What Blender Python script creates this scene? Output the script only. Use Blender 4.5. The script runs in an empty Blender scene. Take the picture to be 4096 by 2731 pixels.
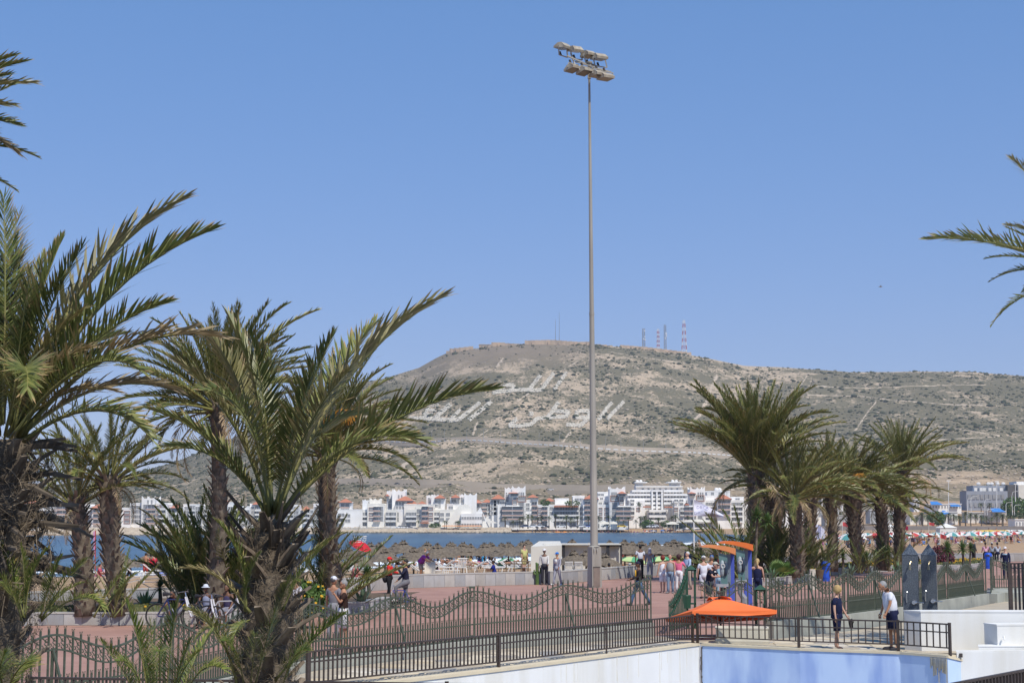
import bpy, bmesh, math, random
import numpy as np
from mathutils import Vector, Matrix, Quaternion
from mathutils.bvhtree import BVHTree
R = math.radians
rnd = random.Random(7)
nrs = np.random.RandomState(11)
S = bpy.context.scene
C = S.collection

# ------------------------------------------------------------------ camera, sky, sun, exposure
FPX, CX, CY, HORIZ, EYE = 6400.0, 2048.0, 1365.5, 2070.0, 3.35
PITCH = math.atan((HORIZ - CY) / FPX)
cam = bpy.data.cameras.new('camera'); camo = bpy.data.objects.new('camera', cam); C.objects.link(camo)
cam.sensor_width = 36; cam.lens = FPX / 4096 * 36; cam.clip_start = .2; cam.clip_end = 12000
camo.location = (0, 0, EYE); camo.rotation_euler = (R(90) + PITCH, 0, 0)
S.camera = camo
SUN_DIR = Vector((.50, -.86, 0)).normalized(); SUN_EL = R(54)
w = bpy.data.worlds.new('World'); S.world = w; w.use_nodes = True
nt = w.node_tree; nt.nodes.clear()
sky = nt.nodes.new('ShaderNodeTexSky'); sky.sky_type = 'NISHITA'; sky.sun_disc = False
sky.sun_elevation = SUN_EL; sky.sun_rotation = math.atan2(SUN_DIR.x, SUN_DIR.y)
sky.altitude = 30; sky.air_density = 1.0; sky.dust_density = .15; sky.ozone_density = 4.5
hs = nt.nodes.new('ShaderNodeHueSaturation'); hs.inputs['Saturation'].default_value = 1.3
bg = nt.nodes.new('ShaderNodeBackground'); bg.inputs[1].default_value = .15
ow = nt.nodes.new('ShaderNodeOutputWorld')
nt.links.new(sky.outputs[0], hs.inputs['Color']); tn = nt.nodes.new('ShaderNodeMix'); tn.data_type = 'RGBA'; tn.blend_type = 'MULTIPLY'; tn.inputs[0].default_value = 1; tn.inputs[7].default_value = (1.36, 1.45, 2.02, 1); gm = nt.nodes.new('ShaderNodeGamma'); gm.inputs[1].default_value = .5; nt.links.new(hs.outputs[0], gm.inputs[0]); nt.links.new(gm.outputs[0], tn.inputs[6]); nt.links.new(tn.outputs[2], bg.inputs[0]); nt.links.new(bg.outputs[0], ow.inputs[0])
sl = bpy.data.lights.new('sun', 'SUN'); sl.energy = 4.4; sl.angle = R(.53); sl.color = (1, .94, .84)
so = bpy.data.objects.new('sun', sl); C.objects.link(so)
sv = Vector((SUN_DIR.x * math.cos(SUN_EL), SUN_DIR.y * math.cos(SUN_EL), math.sin(SUN_EL)))
so.rotation_euler = (-sv).to_track_quat('-Z', 'Y').to_euler(); so.location = (30, -40, 60)
S.view_settings.view_transform = 'Standard'; S.view_settings.look = 'None'
S.view_settings.exposure = 0.0; S.view_settings.gamma = 1; S.view_settings.use_curve_mapping = False
S.cycles.max_bounces = 6; S.cycles.transparent_max_bounces = 6; S.cycles.use_adaptive_sampling = True
S.cycles.volume_bounces = 0

# ------------------------------------------------------------------ picture <-> place
cp, sp_ = math.cos(PITCH), math.sin(PITCH)
def ray(px, py):
    u = (px - CX) / FPX; v = (CY - py) / FPX
    return Vector((u, cp - sp_ * v, sp_ + cp * v))
def at(px, py, Y):
    d = ray(px, py); return Vector((d.x, d.y, d.z)) * (Y / d.y) + Vector((0, 0, EYE))
def on(px, py, z=0.0):
    d = ray(px, py); t = (z - EYE) / d.z; return d * t + Vector((0, 0, EYE))
def topx(p):
    x, y, z = p[0], p[1], p[2] - EYE
    dep = y * cp + z * sp_; up = -y * sp_ + z * cp
    return CX + x / dep * FPX, CY - up / dep * FPX

# ------------------------------------------------------------------ materials
MATS = {}
def _ramp(nt, a, b, p0=.4, p1=.6):
    r = nt.nodes.new('ShaderNodeValToRGB'); r.color_ramp.elements[0].position = p0; r.color_ramp.elements[1].position = p1
    r.color_ramp.elements[0].color = (*a, 1); r.color_ramp.elements[1].color = (*b, 1); return r
def mat(name, c1, c2=None, scale=4, rough=.8, bump=0, metal=0, bscale=None, objc=False, spec=.3, stretch=(1, 1, 1), p=(.35, .65), trans=0, dirt=None):
    if name in MATS: return MATS[name]
    m = bpy.data.materials.new(name); m.use_nodes = True; n = m.node_tree; b = n.nodes['Principled BSDF']
    b.inputs['Roughness'].default_value = rough; b.inputs['Metallic'].default_value = metal
    b.inputs['Specular IOR Level'].default_value = spec
    tc = n.nodes.new('ShaderNodeTexCoord'); mp = n.nodes.new('ShaderNodeMapping'); mp.inputs['Scale'].default_value = stretch
    n.links.new(tc.outputs['Object'], mp.inputs[0])
    no = n.nodes.new('ShaderNodeTexNoise'); no.inputs['Scale'].default_value = scale; no.inputs['Detail'].default_value = 5
    n.links.new(mp.outputs[0], no.inputs['Vector'])
    if c2 is None: c2 = tuple(min(1, c * .78) for c in c1)
    r = _ramp(n, c1, c2, *p); n.links.new(no.outputs[0], r.inputs[0]); col = r.outputs[0]
    if objc:
        oi = n.nodes.new('ShaderNodeObjectInfo'); mx = n.nodes.new('ShaderNodeMix'); mx.data_type = 'RGBA'; mx.blend_type = 'MULTIPLY'
        mx.inputs[0].default_value = 1; n.links.new(oi.outputs['Color'], mx.inputs[6]); n.links.new(col, mx.inputs[7]); col = mx.outputs[2]
    if dirt:
        d = n.nodes.new('ShaderNodeTexNoise'); d.inputs['Scale'].default_value = dirt[1]; d.inputs['Detail'].default_value = 8
        mp2 = n.nodes.new('ShaderNodeMapping'); mp2.inputs['Scale'].default_value = dirt[2]; n.links.new(tc.outputs['Object'], mp2.inputs[0]); n.links.new(mp2.outputs[0], d.inputs['Vector'])
        rr = _ramp(n, (0, 0, 0), (1, 1, 1), .47, .66); n.links.new(d.outputs[0], rr.inputs[0])
        mm = n.nodes.new('ShaderNodeMath'); mm.operation = 'MULTIPLY'; mm.inputs[1].default_value = dirt[3]; n.links.new(rr.outputs[0], mm.inputs[0])
        mx = n.nodes.new('ShaderNodeMix'); mx.data_type = 'RGBA'; n.links.new(mm.outputs[0], mx.inputs[0]); n.links.new(col, mx.inputs[6]); mx.inputs[7].default_value = (*dirt[0], 1); col = mx.outputs[2]
    n.links.new(col, b.inputs['Base Color'])
    if bump:
        n2 = n.nodes.new('ShaderNodeTexNoise'); n2.inputs['Scale'].default_value = bscale or scale * 6; n2.inputs['Detail'].default_value = 4
        n.links.new(mp.outputs[0], n2.inputs['Vector'])
        bp = n.nodes.new('ShaderNodeBump'); bp.inputs['Strength'].default_value = bump; n.links.new(n2.outputs[0], bp.inputs['Height']); n.links.new(bp.outputs[0], b.inputs['Normal'])
    if trans: b.inputs['Transmission Weight'].default_value = trans
    MATS[name] = m; return m

# ------------------------------------------------------------------ objects
def wm(o):
    M = o.matrix_basis.copy()
    while o.parent: o = o.parent; M = o.matrix_basis @ M
    return M
def tag(o, label=None, cat=None, group=None, kind=None):
    if label: o['label'] = label
    if cat: o['category'] = cat
    if group: o['group'] = group
    if kind: o['kind'] = kind
    return o
def empty(name, loc, rz=0, label=None, cat=None, group=None):
    o = bpy.data.objects.new(name, None); C.objects.link(o); o.location = loc; o.rotation_euler = (0, 0, rz); o.empty_display_size = .2
    return tag(o, label, cat, group)
def link(name, me, parent=None, loc=(0, 0, 0), rot=None, scale=None, color=None):
    o = bpy.data.objects.new(name, me); C.objects.link(o)
    if parent: o.parent = parent
    o.location = loc
    if rot is not None: o.rotation_euler = rot
    if scale is not None: o.scale = scale if hasattr(scale, '__len__') else (scale,) * 3
    if color: o.color = (*color, 1)
    return o
def copy_tree(o, parent=None):
    c = o.copy(); C.objects.link(c); c.parent = parent
    for ch in o.children: copy_tree(ch, c)
    return c
class MB:
    def __init__(s): s.v = []; s.f = []; s.m = []; s.cur = 0
    def add(s, vs, fs, m=None):
        n = len(s.v); s.v.extend([tuple(v) for v in vs]); s.f.extend([tuple(i + n for i in f) for f in fs]); s.m.extend([s.cur if m is None else m] * len(fs)); return s
    def box(s, c, d, rz=0, M=None, m=None):
        x, y, z = d[0] / 2, d[1] / 2, d[2] / 2
        vs = [Vector((a * x, b * y, e * z)) for e in (-1, 1) for b in (-1, 1) for a in (-1, 1)]
        if rz: q = Matrix.Rotation(rz, 3, 'Z'); vs = [q @ v for v in vs]
        if M is not None: vs = [M @ v for v in vs]
        c = Vector(c); vs = [v + c for v in vs]
        return s.add(vs, [(0, 2, 3, 1), (4, 5, 7, 6), (0, 1, 5, 4), (2, 6, 7, 3), (0, 4, 6, 2), (1, 3, 7, 5)], m)
    def bar(s, a, b, wd, ht=None, m=None, up=None):
        a, b = Vector(a), Vector(b); d = b - a; L = d.length
        if L < 1e-6: return s
        d /= L; ht = ht or wd; up = Vector(up) if up else (Vector((0, 0, 1)) if abs(d.z) < .95 else Vector((0, 1, 0)))
        sd = d.cross(up).normalized(); u = sd.cross(d)
        M = Matrix((sd, d, u)).transposed()
        return s.box((a + b) / 2, (wd, L, ht), M=M, m=m)
    def tube(s, pts, rad, n=6, cap=True, m=None):
        pts = [Vector(p) for p in pts]; k = len(pts); rad = rad if hasattr(rad, '__len__') else [rad] * k
        vs = []; prev = None
        for i, p in enumerate(pts):
            d = (pts[min(i + 1, k - 1)] - pts[max(i - 1, 0)]); d = d.normalized() if d.length > 1e-9 else Vector((0, 0, 1))
            if prev is None: a = Vector((1, 0, 0)) if abs(d.x) < .9 else Vector((0, 1, 0)); sd = d.cross(a).normalized()
            else: sd = prev - d * prev.dot(d); sd = sd.normalized() if sd.length > 1e-6 else prev
            prev = sd; u = d.cross(sd)
            r = rad[i]; r = r if hasattr(r, '__len__') else (r, r)
            for j in range(n):
                t = 2 * math.pi * j / n; vs.append(p + sd * math.cos(t) * r[0] + u * math.sin(t) * r[1])
        fs = [(i * n + j, i * n + (j + 1) % n, (i + 1) * n + (j + 1) % n, (i + 1) * n + j) for i in range(k - 1) for j in range(n)]
        if cap: fs.append(tuple(range(n - 1, -1, -1))); fs.append(tuple((k - 1) * n + j for j in range(n)))
        return s.add(vs, fs, m)
    def lathe(s, prof, n=12, c=(0, 0, 0), m=None, sq=None):
        vs = []; c = Vector(c); k = len(prof)
        for r, z in prof:
            for j in range(n):
                t = 2 * math.pi * (j + .5) / n; vs.append(c + Vector((r * math.cos(t), r * math.sin(t), z)))
        fs = [(i * n + j, i * n + (j + 1) % n, (i + 1) * n + (j + 1) % n, (i + 1) * n + j) for i in range(k - 1) for j in range(n)]
        fs.append(tuple(range(n - 1, -1, -1))); fs.append(tuple((k - 1) * n + j for j in range(n)))
        return s.add(vs, fs, m)
    def ell(s, c, r, n=8, k=6, M=None, m=None):
        vs = []; c = Vector(c)
        for i in range(k + 1):
            a = math.pi * i / k
            for j in range(n):
                t = 2 * math.pi * j / n; v = Vector((r[0] * math.sin(a) * math.cos(t), r[1] * math.sin(a) * math.sin(t), -r[2] * math.cos(a)))
                vs.append((M @ v if M is not None else v) + c)
        return s.add(vs, [(i * n + j, i * n + (j + 1) % n, (i + 1) * n + (j + 1) % n, (i + 1) * n + j) for i in range(k) for j in range(n)], m)
    def prism(s, poly, z0, z1, m=None):
        n = len(poly)
        return s.add([(p[0], p[1], z0) for p in poly] + [(p[0], p[1], z1) for p in poly],
                     [tuple(range(n - 1, -1, -1)), tuple(range(n, 2 * n))] + [(i, (i + 1) % n, n + (i + 1) % n, n + i) for i in range(n)], m)
    def mesh(s, name, mats, smooth=False, M=None):
        me = bpy.data.meshes.new(name)
        vs = [tuple(M @ Vector(v)) for v in s.v] if M is not None else s.v
        me.from_pydata(vs, [], s.f)
        for mt in (mats if isinstance(mats, (list, tuple)) else [mats]): me.materials.append(mt)
        if any(s.m): me.polygons.foreach_set('material_index', s.m)
        if smooth: me.polygons.foreach_set('use_smooth', [True] * len(me.polygons))
        me.update(); return me
    def build(s, name, mats, parent=None, smooth=False, color=None, local=False):
        M = wm(parent).inverted() if (parent and not local) else None
        return link(name, s.mesh(name, mats, smooth, M), parent, color=color)
def npmesh(name, verts, faces4=None, tris=None, mats=(), smooth=False, attr=None, midx=None):
    """verts Nx3, faces arrays of quads and/or tris"""
    me = bpy.data.meshes.new(name); verts = np.asarray(verts, np.float32)
    nq = 0 if faces4 is None else len(faces4); ntr = 0 if tris is None else len(tris)
    loops = np.concatenate([a for a in ((np.asarray(faces4, np.int32).ravel() if nq else None), (np.asarray(tris, np.int32).ravel() if ntr else None)) if a is not None])
    me.vertices.add(len(verts)); me.vertices.foreach_set('co', verts.ravel())
    me.loops.add(len(loops)); me.loops.foreach_set('vertex_index', loops)
    me.polygons.add(nq + ntr)
    st = np.concatenate([np.arange(nq) * 4, nq * 4 + np.arange(ntr) * 3]).astype(np.int32)
    me.polygons.foreach_set('loop_start', st)
    if midx is not None: me.polygons.foreach_set('material_index', np.asarray(midx, np.int32))
    if smooth: me.polygons.foreach_set('use_smooth', np.ones(nq + ntr, bool))
    for m in mats: me.materials.append(m)
    if attr is not None:
        a = me.attributes.new('leaf', 'FLOAT_COLOR', 'POINT'); a.data.foreach_set('color', np.asarray(attr, np.float32).ravel())
    me.update(calc_edges=True); me.validate(); return me
def fbm(x, y, seed=0, octs=5, f0=1.0, gain=.5):
    """value noise on numpy arrays"""
    out = np.zeros_like(x, dtype=float); amp = 1; f = f0; tot = 0
    def h(i, j, k):
        n = (i * 374761393 + j * 668265263 + k * 2147483647 + 1013904223) & 0xffffffff
        n = ((n ^ (n >> 13)) * 1274126177) & 0xffffffff
        return ((n ^ (n >> 16)) & 0xffff) / 65535.0
    for o in range(octs):
        X = x * f; Y = y * f; i = np.floor(X).astype(np.int64); j = np.floor(Y).astype(np.int64)
        u = X - i; v = Y - j; u = u * u * (3 - 2 * u); v = v * v * (3 - 2 * v)
        a = h(i, j, seed + o); b = h(i + 1, j, seed + o); c = h(i, j + 1, seed + o); d = h(i + 1, j + 1, seed + o)
        out += amp * ((a * (1 - u) + b * u) * (1 - v) + (c * (1 - u) + d * u) * v - .5); tot += amp; amp *= gain; f *= 2
    return out / tot * 2
def grid_mesh(name, X, Y, Z, mats, smooth=True):
    ny, nx = X.shape; v = np.stack([X, Y, Z], -1).reshape(-1, 3)
    i = np.arange(ny - 1)[:, None] * nx + np.arange(nx - 1)[None]; i = i.ravel()
    return npmesh(name, v, np.stack([i, i + 1, i + nx + 1, i + nx], 1), None, mats, smooth)
# ------------------------------------------------------------------ SEA, BEACH, HILL
SEA = -3.5
def lerp_pts(x, pts): return np.interp(x, [p[0] for p in pts], [p[1] for p in pts])
near_shore = [on(x, y, SEA) for x, y in [(-900, 2362), (130, 2349), (500, 2330), (1000, 2303), (1500, 2272), (2000, 2250), (2400, 2226), (2700, 2200), (2900, 2178)]]
far_shore = [on(x, y, SEA) for x, y in [(3020, 2158), (3000, 2140), (2800, 2130), (2400, 2128), (1900, 2129), (1400, 2129), (700, 2136), (200, 2140), (-1500, 2140)]]
SHORE = np.array([(p.x, p.y) for p in near_shore + far_shore])
def shore_d(X, Y):
    """distance to the shoreline, positive on land"""
    P = np.stack([X.ravel(), Y.ravel()], 1); d = np.full(len(P), 1e9)
    for a, b in zip(SHORE[:-1], SHORE[1:]):
        ab = b - a; t = np.clip(((P - a) @ ab) / (ab @ ab), 0, 1); q = a + t[:, None] * ab
        d = np.minimum(d, np.hypot(*(P - q).T))
    poly = SHORE; ins = np.zeros(len(P), bool); j = len(poly) - 1
    for i in range(len(poly)):
        xi, yi = poly[i]; xj, yj = poly[j]
        c = ((yi > P[:, 1]) != (yj > P[:, 1])) & (P[:, 0] < (xj - xi) * (P[:, 1] - yi) / (yj - yi + 1e-12) + xi)
        ins ^= c; j = i
    return np.where(ins, -d, d).reshape(X.shape)
def sand_z(X, Y):
    X = np.asarray(X, float); Y = np.asarray(Y, float)
    d = shore_d(X, Y); near = np.clip((420 - Y) / 220, 0, 1)
    up = near * 3.35 * np.clip(d / 66, 0, 1) ** 1.05 + (1 - near) * 2.2 * (1 - np.exp(-np.clip(d, 0, None) / 22)); z = SEA + np.where(d > 0, up, -np.clip(-d * .06, 0, 4))
    z = z + .07 * fbm(X, Y, 3, 4, .12) * np.clip(d / 8, 0, 1)
    rise = np.clip((X / np.maximum(Y, 1) * 6400 + 2048 - 3150) / 500, 0, 1) * np.clip((Y - 660) / 240, 0, 1) * 14
    return z + rise
def sz(x, y): return float(sand_z(np.array([x]), np.array([y]))[0])
m_sand = mat('beach sand', (.44, .30, .18), (.36, .24, .135), 1.1, .95, .35, bscale=8)
xs = np.concatenate([np.linspace(-420, -70, 60), np.linspace(-68, 110, 140), np.linspace(112, 620, 90)]); ys = np.concatenate([np.linspace(59, 300, 150), np.linspace(303, 960, 150)])
GX, GY = np.meshgrid(xs, ys)
# ground under the walls stays hidden: beach begins behind the promenade
GZ = sand_z(GX, GY); GZ = np.where(GY < 62, GZ - .4, GZ)
o = grid_mesh('beach', GX, GY, GZ, [m_sand]); tag(link('beach', o), kind='structure')

# sea
m_sea = bpy.data.materials.new('sea water'); m_sea.use_nodes = True; n = m_sea.node_tree; b = n.nodes['Principled BSDF']
b.inputs['Roughness'].default_value = .28; b.inputs['Specular IOR Level'].default_value = .35
tc = n.nodes.new('ShaderNodeTexCoord'); mp = n.nodes.new('ShaderNodeMapping'); mp.inputs['Scale'].default_value = (.02, .006, 1); n.links.new(tc.outputs['Object'], mp.inputs[0])
no = n.nodes.new('ShaderNodeTexNoise'); no.inputs['Scale'].default_value = 3; no.inputs['Detail'].default_value = 6; n.links.new(mp.outputs[0], no.inputs['Vector'])
r = _ramp(n, (.02, .065, .11), (.045, .115, .165), .35, .65); n.links.new(no.outputs[0], r.inputs[0]); n.links.new(r.outputs[0], b.inputs['Base Color'])
n1 = n.nodes.new('ShaderNodeTexNoise'); n1.inputs['Scale'].default_value = .9; n1.inputs['Detail'].default_value = 6; n1.inputs['Roughness'].default_value = .65
mp2 = n.nodes.new('ShaderNodeMapping'); mp2.inputs['Scale'].default_value = (1, .35, 1); n.links.new(tc.outputs['Object'], mp2.inputs[0]); n.links.new(mp2.outputs[0], n1.inputs['Vector'])
bp = n.nodes.new('ShaderNodeBump'); bp.inputs['Strength'].default_value = .8; bp.inputs['Distance'].default_value = .5; n.links.new(n1.outputs[0], bp.inputs['Height']); n.links.new(bp.outputs[0], b.inputs['Normal'])
MATS['sea water'] = m_sea
# gently rolling water near the shore (real wave crests), flat beyond
wx = np.linspace(-500, 160, 330); wy = np.linspace(140, 420, 180); WX, WY = np.meshgrid(wx, wy)
dd = -shore_d(WX, WY)
wave = .28 * np.exp(-((dd - 9) / 3.2) ** 2) + .42 * np.exp(-((dd - 24) / 3.5) ** 2) + .25 * np.exp(-((dd - 52) / 5) ** 2)
wave = wave * (.55 + .6 * fbm(WX, WY, 5, 3, .03)) + .05 * fbm(WX, WY, 9, 4, .15)
edge = np.clip((WY.max() - WY) / 60, 0, 1)
tag(link('sea', grid_mesh('sea', WX, WY, SEA + .03 + np.clip(wave, -.1, 1) * edge, [m_sea])), kind='structure')
far = MB(); far.add([(-2600, 419.9, SEA), (900, 419.9, SEA), (900, 900, SEA), (-2600, 900, SEA)], [(0, 1, 2, 3)]); far.add([(-2600, 120, SEA - .02), (-499, 120, SEA - .02), (-499, 420, SEA - .02), (-2600, 420, SEA - .02)], [(0, 1, 2, 3)])
far.add([(159, 140, SEA), (900, 140, SEA), (900, 419.9, SEA), (159, 419.9, SEA)], [(0, 1, 2, 3)])
far.add([(-2600, 900, SEA - .01), (-700, 900, SEA - .01), (-700, 2450, SEA - .01), (-2600, 2450, SEA - .01)], [(0, 1, 2, 3)])
tag(far.build('water', m_sea), kind='structure')
# surf
m_foam = mat('sea foam', (.8, .83, .85), (.62, .68, .72), 2, .9, .3)
def foam(dc, wd, gate, seed):
    vs = []; fs = []
    k = 260; xs_ = np.linspace(-160, 95, k)
    yy = np.interp(xs_, SHORE[:9, 0], SHORE[:9, 1]) + dc + 2.5 * fbm(xs_, xs_ * 0, seed, 4, .03)
    a = fbm(xs_, xs_ * 0 + 7, seed + 3, 4, .05) - gate
    for i in range(k):
        h = wd * max(0, min(1, a[i] * 4 + .3)) + .05
        z = SEA + .35 if dc > 6 else SEA + .16
        for q, zz in ((-1, -.25), (-.35, .08), (.3, .1), (1, -.2)): vs.append((xs_[i], yy[i] + q * h, z + zz * min(1, h)))
    for i in range(k - 1):
        for j in range(3): fs.append((i * 4 + j, i * 4 + 4 + j, i * 4 + 5 + j, i * 4 + 1 + j))
    m = MB(); m.add(vs, fs); return tag(m.build('surf', m_foam, smooth=True), kind='stuff', label='white breaking wave crest along the beach')
foam(3, 1.6, -.3, 1); foam(10, 2.2, -.2, 2); foam(24, 2.4, 0, 3); foam(38, 1.2, .15, 5); foam(52, 1.3, .25, 4)

# hill
SKY = [(-1500, 2075), (-600, 2040), (0, 1985), (130, 1962), (175, 1946), (250, 1937), (380, 1921), (505, 1903), (700, 1850), (1000, 1725), (1200, 1625), (1393, 1545), (1530, 1521), (1672, 1477), (1738, 1440), (1790, 1415), (1900, 1400), (2000, 1388), (2100, 1384), (2330, 1386), (2450, 1392), (2600, 1405), (2765, 1426), (2872, 1447), (2987, 1470), (3130, 1476), (3274, 1486), (3417, 1496), (3676, 1493), (3900, 1495), (4096, 1510), (4400, 1530), (5500, 1640), (7000, 1800)]
RY = 1900.
def prof(Y): return np.interp(Y, [900, 950, 1000, 1100, 1250, 1400, 1550, 1700, 1800, 1860, 1900, 1990, 2400], [0, 8, 16, 29, 49, 75, 111, 156, 187, 203, 209, 205, 120])
def hill_z(X, Y, noise=True):
    px = X / (Y * .994) * 6400 + 2048
    zr = (HORIZ - lerp_pts(px, SKY)) / 6400 * RY * 1.012 + EYE
    k = (zr + 1.2) / 209.
    z = prof(Y) * k - 1.3
    t = np.clip((px - 3150) / 500, 0, 1); z = z + t * np.interp(Y, [660, 900, 1500, 1900], [0, 14, 8, 0])
    z = z + np.interp(Y, [1040, 1060], [0, 0])
    if noise:
        amp = np.interp(Y, [900, 960, 1100, 1750, 1880, 1900, 2000], [0, 1, 1, 1, .15, .06, .3]) * np.clip(k, .1, 1)
        z = z + amp * (9 * fbm(X, Y * .35, 21, 5, .011) + 3.5 * fbm(X, Y, 31, 4, .05) + 1.2 * fbm(X, Y, 41, 3, .2))
        cl = np.exp(-((Y - 985) / 30) ** 2); z = z + cl * 5 * np.abs(fbm(X, Y * .2, 51, 4, .03)) * np.clip(k, 0, 1)
    return z
hy = np.concatenate([np.linspace(900, 1120, 90), np.linspace(1123, 1860, 210), np.linspace(1864, 1930, 30), np.linspace(1950, 2400, 15)])
hp = np.linspace(-1900, 6200, 620)
HP, HY = np.meshgrid(hp, hy); HX = (HP - 2048) / 6400 * HY * .994
HZ = hill_z(HX, HY)
m_hill = bpy.data.materials.new('hillside'); m_hill.use_nodes = True; n = m_hill.node_tree; b = n.nodes['Principled BSDF']; b.inputs['Roughness'].default_value = 1; b.inputs['Specular IOR Level'].default_value = .05
tc = n.nodes.new('ShaderNodeTexCoord'); at_ = n.nodes.new('ShaderNodeAttribute'); at_.attribute_name = 'leaf'
sx = n.nodes.new('ShaderNodeSeparateColor'); n.links.new(at_.outputs['Color'], sx.inputs[0])
def nz(scale, det=6, st=(1, 1, 1), ro=.6):
    mp = n.nodes.new('ShaderNodeMapping'); mp.inputs['Scale'].default_value = st; n.links.new(tc.outputs['Object'], mp.inputs[0])
    q = n.nodes.new('ShaderNodeTexNoise'); q.inputs['Scale'].default_value = scale; q.inputs['Detail'].default_value = det; q.inputs['Roughness'].default_value = ro; n.links.new(mp.outputs[0], q.inputs['Vector']); return q
def mth(op, a, b_):
    q = n.nodes.new('ShaderNodeMath'); q.operation = op
    for i, v in enumerate((a, b_)):
        if isinstance(v, (int, float)): q.inputs[i].default_value = v
        else: n.links.new(v, q.inputs[i])
    return q.outputs[0]
def mixc(f, a, b_):
    q = n.nodes.new('ShaderNodeMix'); q.data_type = 'RGBA'; n.links.new(f, q.inputs[0])
    for i, v in ((6, a), (7, b_)):
        if isinstance(v, tuple): q.inputs[i].default_value = (*v, 1)
        else: n.links.new(v, q.inputs[i])
    return q.outputs[2]
big = nz(.012, 5); med = nz(.11, 7, (1, .6, 1), .7); fine = nz(.5, 7, (1, .5, 1.4), .75); strat = nz(.05, 7, (.5, .5, 7), .75)
soil = mixc(fine.outputs[0], (.40, .315, .215), (.57, .455, .33)); scrub = mixc(med.outputs[0], (.105, .10, .06), (.225, .195, .13))
rg = _ramp(n, (1, 1, 1), (0, 0, 0), .43, .56)
f1 = mth('ADD', mth('MULTIPLY', fine.outputs[0], .5), mth('MULTIPLY', med.outputs[0], .5)); f1 = mth('ADD', f1, mth('MULTIPLY', mth('SUBTRACT', big.outputs[0], .5), .55)); f1 = mth('SUBTRACT', f1, mth('MULTIPLY', sx.outputs[0], .16)); f1 = mth('ADD', f1, .05)
rg = n.nodes.new('ShaderNodeValToRGB'); rg.color_ramp.elements[0].position = .455; rg.color_ramp.elements[1].position = .515; rg.color_ramp.elements[0].color = (0, 0, 0, 1); rg.color_ramp.elements[1].color = (1, 1, 1, 1); n.links.new(f1, rg.inputs[0])
base = mixc(rg.outputs[0], soil, scrub)
sr = _ramp(n, (.50, .38, .26), (.22, .165, .11), .42, .6); n.links.new(strat.outputs[0], sr.inputs[0])
base = mixc(mth('MULTIPLY', sx.outputs[1], .85), base, sr.outputs[0])
brown = mixc(fine.outputs[0], (.20, .155, .115), (.34, .27, .20))
base = mixc(mth('MULTIPLY', sx.outputs[2], .8), base, brown)
n.links.new(base, b.inputs['Base Color'])
bp = n.nodes.new('ShaderNodeBump'); bp.inputs['Strength'].default_value = .7; bp.inputs['Distance'].default_value = 2.0; n.links.new(f1, bp.inputs['Height']); n.links.new(bp.outputs[0], b.inputs['Normal'])
low = np.exp(-((HY - 1000) / 75) ** 2) * np.clip(.55 + fbm(HX, HY, 61, 4, .012) * 1.3, 0, 1)
band = np.exp(-((HY - 1180) / 30) ** 2) * np.clip(fbm(HX, HY * .3, 71, 4, .01) * 1.8, 0, 1); low = np.clip(low + band, 0, 1)
brn = np.clip(1 - np.abs(HP - 2000) / 420, 0, 1) ** .5 * np.clip((HY - 1690) / 120, 0, 1)
soilw = np.clip((HY - 1840) / 60, 0, 1) * (HP > 2300) + .5 * np.clip(fbm(HX, HY * .25, 81, 4, .012), 0, 1)
ny, nx = HX.shape; v = np.stack([HX, HY, HZ], -1).reshape(-1, 3); i = (np.arange(ny - 1)[:, None] * nx + np.arange(nx - 1)[None]).ravel()
att = np.stack([soilw, low, brn, np.ones_like(low)], -1).reshape(-1, 4)
hme = npmesh('hill', v, np.stack([i, i + 1, i + nx + 1, i + nx], 1), None, [m_hill], True, att)
tag(link('hill', hme), kind='structure')
def hz(x, y): return float(hill_z(np.array([float(x)]), np.array([float(y)]))[0])
def hill_hit(px, py):
    """march the view ray to the hillside"""
    d = ray(px, py); ys_ = np.arange(905, 1960, 9.); t = ys_ / d.y
    zz = EYE + d.z * t; xx = d.x * t; g = hill_z(xx, ys_); k = np.argmax(zz < g)
    if not (zz < g).any(): return Vector((xx[-1], ys_[-1], g[-1]))
    ys_ = np.linspace(ys_[max(k - 1, 0)], ys_[k], 36); t = ys_ / d.y; zz = EYE + d.z * t; xx = d.x * t; g = hill_z(xx, ys_); k = np.argmax(zz < g) if (zz < g).any() else 35
    return Vector((xx[k], ys_[k], g[k]))

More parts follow.
